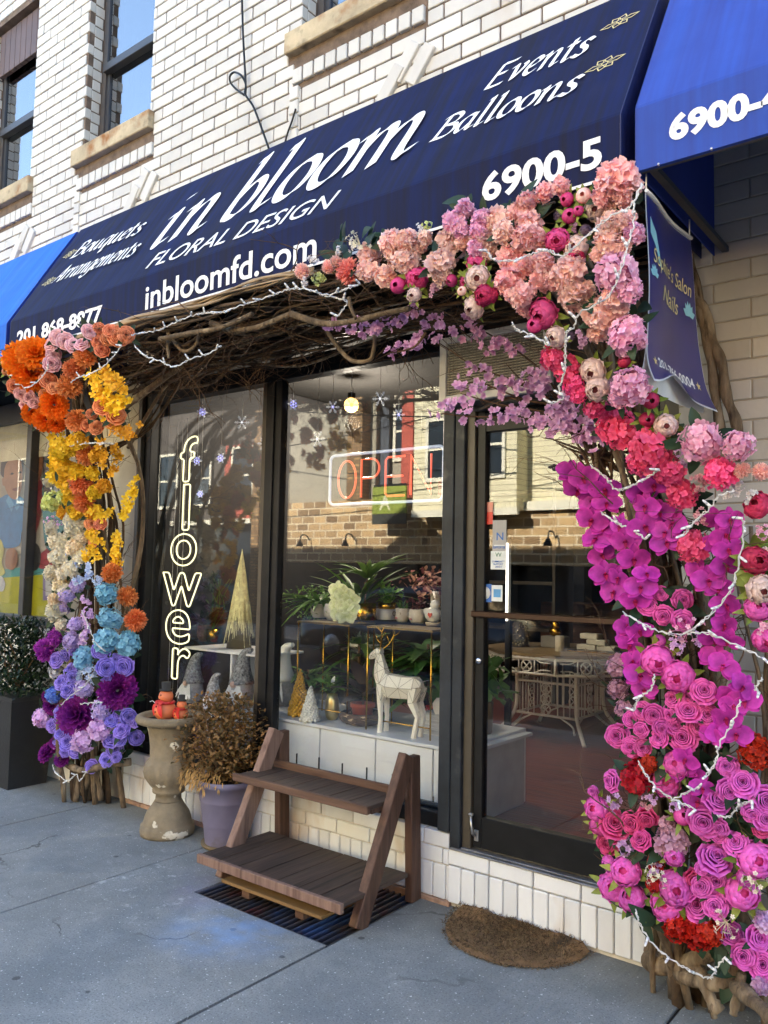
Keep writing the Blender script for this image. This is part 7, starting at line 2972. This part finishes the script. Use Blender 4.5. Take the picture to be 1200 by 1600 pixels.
add('peony', 'blush', (746, 435, 18), (741, 480, 18), (647, 461, 11), (931, 326, 18), (900, 387, 20), (869, 527, 16), (926, 580, 21), (934, 607, 20), (1041, 665, 18))
add('bud', 'blush', (912, 306, 13), (722, 455, 9))
add('thistle', 'plum grey', (875, 337, 10), (915, 360, 9), (890, 527, 10), (767, 442, 8), (957, 597, 8))
add('filler', 'dusty mauve', (681, 447, 13), (910, 528, 15), (895, 355, 9))
add('ruffle', 'salmon pink', (852, 300, 17), (876, 292, 16), (825, 317, 20), (808, 333, 18), (826, 350, 24), (822, 372, 25), (847, 376, 20), (965, 282, 34), (962, 264, 15), (940, 306, 18), (988, 288, 17), (972, 306, 20), (797, 402, 22), (815, 416, 22), (795, 440, 27), (817, 461, 24), (847, 411, 22), (846, 436, 22), (822, 481, 16), (800, 462, 14), (860, 440, 16))
add('ruffle', 'peach', (955, 329, 17), (952, 353, 23), (976, 346, 20), (952, 380, 25), (935, 397, 15), (888, 428, 31), (896, 461, 28), (917, 455, 18), (940, 492, 31), (956, 464, 19), (966, 482, 20), (935, 520, 20), (916, 480, 16), (975, 385, 14))
add('hydrangea', 'pale pink', (965, 430, 35), (983, 452, 24), (980, 520, 30), (1000, 534, 14), (978, 540, 22), (985, 604, 34), (968, 620, 19), (1095, 691, 34), (1154, 696, 28))
add('hydrangea', 'hot pink', (866, 560, 22), (886, 578, 24), (898, 602, 18), (930, 636, 18), (958, 646, 22), (968, 672, 30), (948, 668, 20), (1015, 704, 37), (1000, 722, 22), (1045, 736, 26), (1065, 772, 27), (1125, 740, 29), (1082, 853, 28), (905, 616, 15))
add('bud', 'crimson', (1017, 626, 15), (1011, 655, 14), (976, 566, 12))
add('filler', 'pink lilac', (1060, 706, 12), (1068, 722, 10), (1057, 1013, 15), (1093, 1000, 11), (962, 1252, 15), (1020, 1247, 11), (1052, 1261, 11), (974, 1325, 17), (1030, 1347, 11), (1022, 1360, 9))
add('filler', 'dusty pink', (1097, 748, 14), (1095, 762, 10), (1098, 803, 14), (1010, 1262, 10))
# ---- right pillar
add('rose', 'rose pink', (1033, 927, 13), (1067, 937, 20), (1037, 962, 15), (1067, 970, 20), (1013, 945, 14), (1100, 1080, 21), (1052, 1091, 16), (1074, 1089, 13), (1048, 1117, 19), (1075, 1110, 16), (1104, 1117, 19), (1093, 1136, 21), (1067, 1152, 20), (1033, 1137, 16), (1029, 1154, 15), (1021, 1117, 15), (1003, 1110, 13), (987, 1124, 13), (1001, 1141, 12), (965, 1150, 19), (987, 1167, 20), (1004, 1168, 14), (1010, 1130, 12), (1055, 1135, 13))
add('peony', 'rose pink', (1027, 1032, 22), (1060, 1057, 22), (1040, 1222, 21), (1055, 1194, 18), (937, 1290, 14))
add('hydrangea', 'dusty mauve', (967, 1040, 20), (966, 1076, 17), (974, 1108, 15), (1050, 1316, 27), (1042, 1288, 14))
add('bud', 'rose pink', (1066, 1276, 15), (1030, 1002, 12))
add('hydrangea', 'red', (1181, 1175, 29), (995, 1215, 28), (1013, 1194, 15), (1060, 1447, 25), (1092, 1457, 28), (1111, 1456, 20), (1025, 1350, 14), (1022, 1382, 13))
add('rose', 'orchid pink', (1136, 1197, 19), (1161, 1222, 22), (1140, 1236, 19), (1121, 1251, 20), (1100, 1283, 22), (1125, 1294, 16), (1195, 1250, 20), (1177, 1271, 19), (1197, 1280, 16), (954, 1220, 16), (926, 1236, 10), (1142, 1459, 19), (1161, 1492, 24), (1186, 1465, 18), (1192, 1507, 19))
add('rose', 'orchid pink', (1118, 1341, 25), (1150, 1317, 20), (1124, 1304, 14), (1104, 1302, 13), (1120, 1378, 22), (1090, 1415, 20), (1117, 1415, 20), (1138, 1408, 18), (1096, 1385, 15), (1096, 1357, 11), (1075, 1395, 12))
add('rose', 'deep pink', (961, 1288, 19), (986, 1286, 17), (1010, 1279, 17), (1001, 1312, 19), (948, 1318, 16), (1085, 1375, 16), (958, 1305, 12), (1190, 1296, 15))
add('peony', 'orchid pink', (953, 1351, 14), (977, 1361, 21), (958, 1387, 21), (987, 1403, 20), (1053, 1338, 15), (1055, 1388, 25), (1042, 1413, 22), (1182, 1343, 24), (1160, 1395, 24), (932, 1264, 19), (1165, 1372, 13))
add('ruffle', 'pink lilac', (1190, 1538, 15), (1195, 1440, 17), (942, 1257, 10))
# ---- far right column
add('peony', 'crimson', (1183, 790, 20), (1180, 875, 22))
add('peony', 'blush', (1188, 921, 21), (1196, 868, 12))
add('peony', 'rose pink', (1183, 952, 18), (1197, 1000, 20))
add('pom', 'peach', (1160, 735, 14), (1190, 737, 16))
add('filler', 'white', (1155, 760, 15), (1170, 775, 13), (1140, 772, 10))
add('filler', 'pale pink', (1195, 975, 14), (1190, 835, 12))

ZONES = [(lambda x, y: x < 260 and y < 680, 'at the head of the left pillar'), (lambda x, y: x < 260 and y < 900, 'on the upper left pillar'), (lambda x, y: x < 260 and y < 1055, 'in the middle of the left pillar'), (lambda x, y: x < 260, 'at the foot of the left pillar'), (lambda x, y: y < 470 and x < 790, 'along the awning edge'), (lambda x, y: y < 480, 'at the top right corner'), (lambda x, y: x > 1130 and y < 1050, 'on the far right column'), (lambda x, y: y < 680, 'beside the salon banner'), (lambda x, y: y < 900, 'on the upper right pillar'), (lambda x, y: y < 1175, 'on the middle right pillar'), (lambda x, y: y < 1300, 'on the lower right pillar'), (lambda x, y: True, 'at the foot of the right pillar')]
ORD = ['topmost', 'second', 'third', 'fourth', 'fifth', 'sixth', 'seventh', 'eighth', 'ninth', 'tenth', 'eleventh', 'twelfth', 'thirteenth', 'fourteenth', 'fifteenth', 'sixteenth', 'seventeenth', 'eighteenth', 'nineteenth', 'twentieth', 'twenty-first', 'twenty-second', 'twenty-third', 'twenty-fourth', 'twenty-fifth']


def zone(x, y):
    for f, n in ZONES:
        if f(x, y):
            return n


sets = {}
for i, (k, c, x, y, r) in enumerate(FL):
    sets.setdefault((k, c, zone(x, y)), []).append(i)
LABEL = {}
for (k, c, z), ids in sets.items():
    ids.sort(key=lambda i: (FL[i][3], FL[i][2]))
    big = max(ids, key=lambda i: FL[i][4])
    for n, i in enumerate(ids):
        _, _, x, y, r = FL[i]
        # the nearest bloom of another kind or colour
        j = min((j for j in range(len(FL)) if FL[j][:2] != (k, c)), key=lambda j: math.hypot(FL[j][2] - x, FL[j][3] - y))
        nb_ = f"{FL[j][1]} {KIND[FL[j][0]]}"
        dx, dy = FL[j][2] - x, FL[j][3] - y
        rel = ('left of' if dx > 0 else 'right of') if abs(dx) > abs(dy) else ('above' if dy > 0 else 'below')
        if len(ids) == 1:
            LABEL[i] = f"{c} {KIND[k]} {z}, {rel} a {nb_}"
        else:
            o_ = 'lowest' if n == len(ids) - 1 else ORD[n]
            LABEL[i] = f"{o_} {c} {KIND[k]} from the top {z}" if o_ not in ('topmost', 'lowest') else f"{o_} {c} {KIND[k]} {z}, {rel} a {nb_}"

for i in LABEL:
    if len(LABEL[i].split()) > 16:
        LABEL[i] = LABEL[i].rsplit(',', 1)[0]
for i, (k, c, px, py, r) in enumerate(FL):
    d = depth(px, py) - .02 + fr_.uniform(-.025, .02)
    p = at(px, py, d)
    rad = size_at(p, r) * (1.07 if px < 260 else 1) * {'ruffle': .84, 'hydrangea': .90, 'dahlia': .92, 'filler': .95}.get(k, 1.03)
    tocam = (EYE - p).normalized()
    if px < 260:
        ax = Vector((p.x + 4.84, -.25, 0))
    elif py < 470 and px < 820:
        ax = Vector((0, -.5, -.15))
    else:
        ax = Vector((p.x + 1.0, -.28, .0))
    ax = ax.normalized() if ax.length > .01 else Vector((0, -1, 0))
    n = (tocam * .62 + ax * .45 + Vector((0, -.2, .12)) + Vector((fr_.gauss(0, .3), fr_.gauss(0, .15), fr_.gauss(0, .28)))).normalized()
    if k == 'peony' and c == 'blush':
        n = (n + Vector((0, 0, -.35))).normalized()
    rot = n.to_track_quat('Z', 'Y') @ Quaternion((0, 0, 1), fr_.uniform(0, 6.28))
    me = fr_.choice(P_[k])
    m_ = petal_mat(c)
    if k == 'peony':
        key = c
        if key not in M_PEONYIN:
            a, b_ = C_[c]
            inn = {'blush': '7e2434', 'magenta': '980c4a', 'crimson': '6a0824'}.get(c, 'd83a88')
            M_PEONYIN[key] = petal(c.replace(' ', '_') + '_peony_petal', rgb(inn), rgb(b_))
        m_ = M_PEONYIN[key]
    name = {'rose': 'rose', 'peony': 'peony', 'bud': 'peony_bud', 'hydrangea': 'hydrangea', 'ruffle': 'hydrangea', 'pom': 'pompon_flower', 'dahlia': 'dahlia', 'filler': 'blossom_tuft', 'thistle': 'thistle'}[k]
    root = bpy.data.objects.new(name, None)
    COL.objects.link(root)
    root.empty_display_size = .05
    root.location = p
    root.rotation_mode = 'QUATERNION'
    root.rotation_quaternion = rot
    root.scale = (rad * fr_.uniform(.92, 1.1), rad * fr_.uniform(.9, 1.05), rad * fr_.uniform(.82, 1.02))
    tag(root, LABEL[i], 'flower', f"{c} {KIND[k]}s on the flower arch")
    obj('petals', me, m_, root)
    if k in ('peony', 'bud') and fr_.random() < .9:
        o = obj('leaves', fr_.choice(LEAF_PEONY), M_LEAFY, root)
        o.rotation_euler = (0, 0, fr_.uniform(0, 6))
        o.scale = (1.0, 1.0, 1.0)
    elif k == 'rose' and fr_.random() < .6:
        o = obj('leaves', fr_.choice(LEAF_ROSE), M_LEAFD, root)
        o.rotation_euler = (0, 0, fr_.uniform(0, 6))
    elif k in ('hydrangea', 'ruffle', 'dahlia') and fr_.random() < .4:
        o = obj('leaves', fr_.choice(LEAF_ROSE), M_LEAFD, root)
        o.rotation_euler = (0, 0, fr_.uniform(0, 6))
        o.scale = (1.15, 1.15, 1)

# ---- orchid sprays: stem + flowers that can be counted
SPR = [
 ([(893, 738), (912, 745), (928, 757), (945, 764), (905, 765), (925, 783), (948, 787), (925, 812), (945, 825), (970, 822), (932, 843), (940, 866), (978, 845), (990, 873), (946, 897), (967, 903), (960, 925)], 23, 'fuchsia', 'long fuchsia orchid spray hanging in front of the door glass'),
 ([(1005, 768), (1022, 757), (1010, 790), (1032, 800), (1040, 832), (1007, 822), (1053, 818), (1042, 848)], 24, 'fuchsia', 'fuchsia orchid spray between two hot pink hydrangeas'),
 ([(1120, 810), (1140, 812), (1134, 835), (1118, 850), (1138, 858), (1107, 907), (1133, 883), (1090, 893), (1122, 918), (1133, 946), (1131, 976), (1118, 998), (1138, 1000), (1117, 1028), (1131, 1040)], 23, 'fuchsia', 'longest fuchsia orchid spray down the right side of the pillar'),
 ([(1010, 897), (1001, 918), (993, 938), (980, 978), (1000, 985), (985, 1008), (977, 992), (990, 1033), (1000, 1055), (1007, 1078)], 22, 'fuchsia', 'fuchsia orchid spray hanging beside the rattan table'),
 ([(1160, 1073), (1138, 1090), (1163, 1095), (1147, 1102), (1127, 1143), (1150, 1147), (1112, 1150), (1136, 1122)], 23, 'fuchsia', 'fuchsia orchid spray right of the pink rose cluster'),
 ([(1072, 1186), (1086, 1208), (1097, 1232), (1090, 1252), (1068, 1205)], 21, 'fuchsia', 'short fuchsia orchid spray among the lower roses'),
]
M_LIPM = petal('orchid_lip', rgb('70063c'), rgb('c01a68'))


def spray(name, lab, cat, spots, rpx, col, dd=-.03, group=None):
    pts = [at(x, y, depth(x, y) + dd + fr_.uniform(-.02, .02)) for x, y in spots]
    base = pts[0]
    root = thing(name, lab, cat, base, group=group)
    order = sorted(pts, key=lambda p: -p.z)
    MB().tube(catmull([p - base + Vector((0, .035, 0)) for p in order[::2]] + [order[-1] - base + Vector((0, .03, 0))], 4), .003, 5).build('stem', M_LEAFG, root)
    for p in pts:
        tocam = (EYE - p).normalized()
        n = (tocam * .7 + Vector((p.x + 1.0, -.3, 0)).normalized() * .4 + Vector((fr_.gauss(0, .42), 0, fr_.gauss(-.05, .38)))).normalized()
        # petals upright: build a frame with world up
        z = n
        x = Vector((0, 0, 1)).cross(z).normalized()
        y = z.cross(x)
        rot = Matrix(((x.x, y.x, z.x), (x.y, y.y, z.y), (x.z, y.z, z.z))).to_quaternion() @ Quaternion((0, 0, 1), fr_.gauss(0, .35))
        o = obj('orchid_bloom', fr_.choice(P_['orchid']), petal_mat(col), root, p - base, rot)
        s_ = size_at(p, rpx) * fr_.uniform(.88, 1.12)
        o.scale = (s_, s_, s_)
        obj('lip', LIP, M_LIPM, o)
    return root


for (spots, r, c, lab) in SPR:
    spray('orchid_spray', lab, 'orchid', spots, r, c, group='fuchsia orchid sprays')
for (dx, dy, dz) in ORCHID_SPOTS:
    o = obj('orchid_bloom', fr_.choice(P_['orchid']), petal('pale_green_orchid', rgb('b4c264'), rgb('eef0c8')) if 'pale_green_orchid' not in bpy.data.materials else bpy.data.materials['pale_green_orchid'], orc, Vector((dx, dy, dz)), Vector((.55 + fr_.gauss(0, .25), -1, fr_.gauss(.05, .2))).to_track_quat('Z', 'Y'))
    o.scale = (.056, .056, .056)
q = MB()                                   # dark buds on a thin stem in front of the siding
bb = at(880, 733, -.56)
bs = thing('bud_stem', 'thin stem of dark orchid buds beside the top orchid flowers', 'buds', bb)
q = MB().tube(catmull([at(x, y, -.56) - bb for x, y in ((893, 728), (876, 727), (862, 730))], 4), .0018, 5)
q.build('stem', M_TWIGR, bs)
for (x, y, r) in ((876, 727, 4), (867, 733, 4), (866, 727, 3), (860, 730, 3)):
    c = at(x, y, -.562) - bb
    MB().ball(c, size_at(c + bb, r), 8, 6, (1.3, .9, .9)).build('bud', mat('dark_bud', (.03, .02, .02), .6) if 'dark_bud' not in bpy.data.materials else bpy.data.materials['dark_bud'], bs)

# ---- yellow sprays of small flowers
YS = [([(143, 592), (152, 598), (160, 607), (160, 620), (157, 614)], 'yellow', 'yellow blossom spray below the dusty orange pompons'), ([(165, 580), (176, 592), (186, 602), (190, 606), (170, 584)], 'golden', 'golden blossom spray at the inner edge of the left pillar head'), ([(172, 612), (178, 625), (184, 632), (192, 622), (175, 640)], 'yellow', 'yellow blossom spray left of the diagonal vine'), ([(166, 628), (170, 642), (168, 650), (172, 662)], 'yellow', 'short yellow blossom spray among the orange roses'), ([(178, 668), (188, 672), (198, 678), (206, 678)], 'golden', 'golden blossom spray pointing at the window'), ([(155, 690), (160, 705), (158, 722), (180, 700), (184, 715), (178, 735)], 'golden', 'golden blossom spray hanging in the middle of the left pillar'), ([(214, 752), (206, 765), (198, 778), (212, 775), (200, 792), (193, 802)], 'yellow', 'yellow blossom spray hanging beside the window frame'), ([(138, 830), (146, 838), (150, 862), (140, 858), (135, 868), (158, 850)], 'yellow', 'yellow blossom spray around the small orange roses'), ([(186, 842), (182, 855), (180, 868), (184, 876), (178, 862)], 'yellow', 'small yellow blossom spray above the orange pompon'), ([(130, 800), (150, 802), (165, 806), (140, 795), (172, 800)], 'yellow', 'yellow blossom spray across the pillar below the pompons'), ([(85, 690), (90, 700), (86, 712), (88, 735), (96, 690), (90, 745)], 'yellow', 'yellow blossom spray overhanging the poster')]
for spots, c, lab in YS:
    pts = [at(x, y, depth(x, y) - .03) for x, y in spots]
    base = pts[0]
    root = thing('yellow_spray', lab, 'flower', base, group='yellow blossom sprays')
    MB().tube(catmull([p - base + Vector((0, .02, 0)) for p in sorted(pts, key=lambda p: -p.z)], 3), .002, 5).build('stem', M_TWIGR, root)
    f = MB()
    for p in pts:
        for _ in range(7):
            floret(f, p - base + Vector((vr.gauss(0, .018), vr.gauss(0, .012), vr.gauss(0, .018))), (vr.gauss(.3, .6), -1, vr.gauss(0, .6)), vr.uniform(.018, .027), 4, .35, .8, .1)
    f.build('blossoms', petal_mat(c), root)

# ---- loose dark foliage tucked between the blooms
for i, (px, py, n_, lab) in enumerate(((150, 530, 14, 'dark green leaves behind the apricot roses'), (75, 575, 12, 'dark green leaves beside the orange dahlias'), (95, 650, 10, 'dark green leaves under the orange dahlias'), (200, 1020, 10, 'green leaves below the sky blue hydrangea'), (150, 1090, 14, 'dark green leaves between the dark purple dahlias'), (190, 1165, 12, 'dark green leaves among the lowest violet roses'), (590, 372, 8, 'dark green leaves above the blush hydrangeas'), (545, 385, 7, 'green leaves beside the dusty coral pompon'), (740, 350, 8, 'dark green leaves between the pale pink hydrangeas'), (800, 325, 6, 'dark green leaves under the address number'), (985, 335, 5, 'dark green leaves behind the corner hydrangea'), (930, 440, 10, 'dark green leaves between the peach hydrangeas'), (975, 475, 6, 'dark green leaves beside the pale pink hydrangeas'), (1030, 945, 10, 'dark green leaves between the four roses'), (1060, 800, 12, 'dark green leaves behind the hot pink hydrangeas'), (1030, 1175, 12, 'dark green leaves under the big rose cluster'), (1115, 1210, 12, 'dark green leaves left of the right hand roses'), (1160, 1290, 16, 'dark green leaves below the right hand roses'), (1020, 1310, 16, 'dark green leaves between the lower rose groups'), (1160, 1510, 12, 'dark green leaves round the lowest roses'), (1130, 1430, 16, 'dark green leaves beside the lowest red hydrangeas'), (1000, 1395, 12, 'green leaves beside the lowest left peonies'), (1170, 880, 10, 'yellow green leaves round the crimson peonies'))):
    p = at(px, py, depth(px, py) + .05)
    q = MB()
    for _ in range(n_):
        d = Vector((fr_.gauss(0, .8), -.5 + fr_.gauss(0, .3), fr_.gauss(0, .7)))
        q.leaf(Vector((fr_.gauss(0, .035), fr_.gauss(0, .02), fr_.gauss(0, .035))), d, (0, -1, .3), fr_.uniform(.07, .12), fr_.uniform(.04, .06), .25, .2, 5, t=fr_.random())
    o = q.build('leaf_cluster', M_LEAFY if 'yellow green' in lab else M_LEAFD, None, p)
    tag(o, lab, 'leaves', 'leaf clusters on the flower arch')
# tiny white-green sprigs
for i, (px, py, lab) in enumerate(((1030, 1372, 'pale feathery sprig left of the orchid pink peony'), (1180, 1375, 'pale feathery sprig at the right edge between peonies'), (1075, 985, 'pale pink sprig where the string lights cross'), (563, 383, 'small white sprig in the green leaves'), (1135, 1440, 'grey green sprig beside the lowest roses'))):
    p = at(px, py, depth(px, py) - .05)
    q = MB()
    for _ in range(16):
        d = rv(1)
        d.y = -abs(d.y)
        e_ = d.normalized() * fr_.uniform(.03, .06)
        q.tube([(0, 0, 0), e_ * .5 + rv(.004), e_], [.0012, .0006], 4, cap=False, t=.2)
        floret(q, e_, d, .008, 5, .3, .8)
    tag(q.build('feathery_sprig', petal_mat('pale pink' if 'pink sprig' in lab else 'ivory'), None, p), lab, 'sprig', 'feathery sprigs on the arch')

# ------------------------------------------------------------------ strings of white fairy lights
M_CABLE = mat('white_cable', (.60, .60, .59), .5)
M_BULB = mat('clear_bulb', (.78, .78, .76), .15, spec=.8)
STR = [
 ([(205, 524), (222, 520), (245, 517), (265, 508), (290, 497), (315, 490), (345, 488), (375, 478), (400, 470), (430, 460), (452, 452), (480, 452), (510, 461), (540, 452), (562, 444)], 'white fairy lights along the vines under the awning edge'),
 ([(8, 576), (25, 592), (40, 606), (60, 595), (75, 576)], 'white fairy lights under the orange dahlias'),
 ([(110, 598), (122, 590), (140, 584), (160, 574), (178, 556), (190, 540)], 'white fairy lights over the dusty orange pompons'),
 ([(210, 540), (225, 555), (250, 564), (272, 573), (300, 560), (325, 553), (345, 541)], 'white fairy lights hanging below the dark vines'),
 ([(108, 697), (135, 693), (160, 692), (178, 694)], 'white fairy lights over the golden blossom'),
 ([(1002, 288), (985, 322), (955, 337), (915, 370), (880, 399), (855, 391), (830, 397), (807, 405), (775, 407), (760, 391)], 'white fairy lights across the peach hydrangeas'),
 ([(1003, 288), (990, 320), (990, 350), (980, 385), (970, 420), (950, 463), (905, 490), (897, 510), (885, 520), (883, 545), (882, 580), (873, 608), (880, 621), (862, 630)], 'long white fairy lights from the awning corner down to the cherry blossom'),
 ([(800, 505), (808, 516), (830, 523), (858, 540)], 'short white fairy lights on the louvre'),
 ([(922, 727), (945, 745), (962, 765), (985, 760), (1010, 747), (1030, 734)], 'white fairy lights between the orchids and hydrangeas'),
 ([(1146, 766), (1122, 776), (1108, 795), (1085, 815), (1068, 836)], 'white fairy lights beside the far hot pink hydrangea'),
 ([(938, 800), (965, 818), (988, 828), (1008, 842)], 'white fairy lights on the long orchid spray'),
 ([(973, 957), (1010, 978), (1035, 988), (1070, 990), (1110, 960), (1140, 925), (1152, 890), (1163, 830), (1160, 810)], 'long white fairy lights rising right across the vines'),
 ([(1072, 990), (1105, 990), (1150, 1008), (1192, 1028)], 'white fairy lights crossing the right orchid spray'),
 ([(1156, 1095), (1145, 1130), (1125, 1160), (1118, 1190), (1103, 1213)], 'white fairy lights over the right hand orchids'),
 ([(997, 1190), (1010, 1212), (1030, 1235), (1055, 1250), (1087, 1265)], 'white fairy lights across the red hydrangea'),
 ([(1048, 1252), (1070, 1240), (1090, 1232)], 'short white fairy lights on the lower orchid spray'),
 ([(1120, 1275), (1140, 1276), (1155, 1260), (1175, 1251)], 'white fairy lights below the right hand roses'),
 ([(1022, 1055), (1018, 1075), (1005, 1085), (995, 1095), (990, 1110)], 'white fairy lights left of the big rose cluster'),
 ([(993, 1422), (1000, 1445), (1020, 1475), (1050, 1500), (1085, 1520), (1110, 1528), (1121, 1510), (1133, 1497)], 'white fairy lights trailing over the roots on the pavement'),
 ([(128, 955), (140, 982), (150, 1005), (165, 1018)], 'white fairy lights above the violet roses'),
 ([(95, 1102), (113, 1085), (130, 1074), (146, 1053)], 'white fairy lights over the dark purple dahlia'),
 ([(82, 1195), (86, 1206), (105, 1220), (119, 1210), (124, 1220), (135, 1206)], 'white fairy lights dangling at the left pillar foot'),
 ([(125, 1100), (145, 1098), (160, 1098)], 'short white fairy lights below the lilac hydrangea'),
 ([(505, 461), (540, 470), (538, 480), (528, 494)], 'short white fairy lights drooping into the vines'),
 ([(1190, 1060), (1180, 1075), (1186, 1082)], 'white fairy lights loop at the right edge'),
]
for path, lab in STR:
    pts = []
    for (x, y) in path:
        d = depth(x, y) - .085
        if 205 < x < 460 and y < 580:
            d = -.93
        p = at(x, y, d)
        if p.z < .02:
            p = atz(x, y, .02)
        pts.append(p)
    base = pts[0]
    root = thing('string_light', lab, 'string lights', base, group='white fairy light strings')
    P = catmull([p - base for p in pts], 6)
    P2 = [p + Vector((math.sin(i * 2.1) * .004, 0, math.cos(i * 2.7) * .004)) for i, p in enumerate(P)]
    q = MB().tube(P2, .0021, 5)
    q.tube([p + Vector((math.sin(i * 1.9 + 2) * .005, 0, math.cos(i * 1.9 + 2) * .005)) for i, p in enumerate(P)], .0018, 5)
    q.build('cable', M_CABLE, root)
    acc = 0
    for i in range(1, len(P)):
        acc += (P[i] - P[i - 1]).length
        if acc > .085 or i == len(P) - 1:
            acc = 0
            d = Vector((fr_.uniform(-1, 1), -.6, fr_.uniform(-.6, 1))).normalized()
            b_ = MB().tube([P[i], P[i] + d * .015], [.0048, .0045], 7).tube([P[i] + d * .0161, P[i] + d * .028, P[i] + d * .033], [.0045, .004, .0015], 7)
            b_.build('bulb', M_BULB, root)
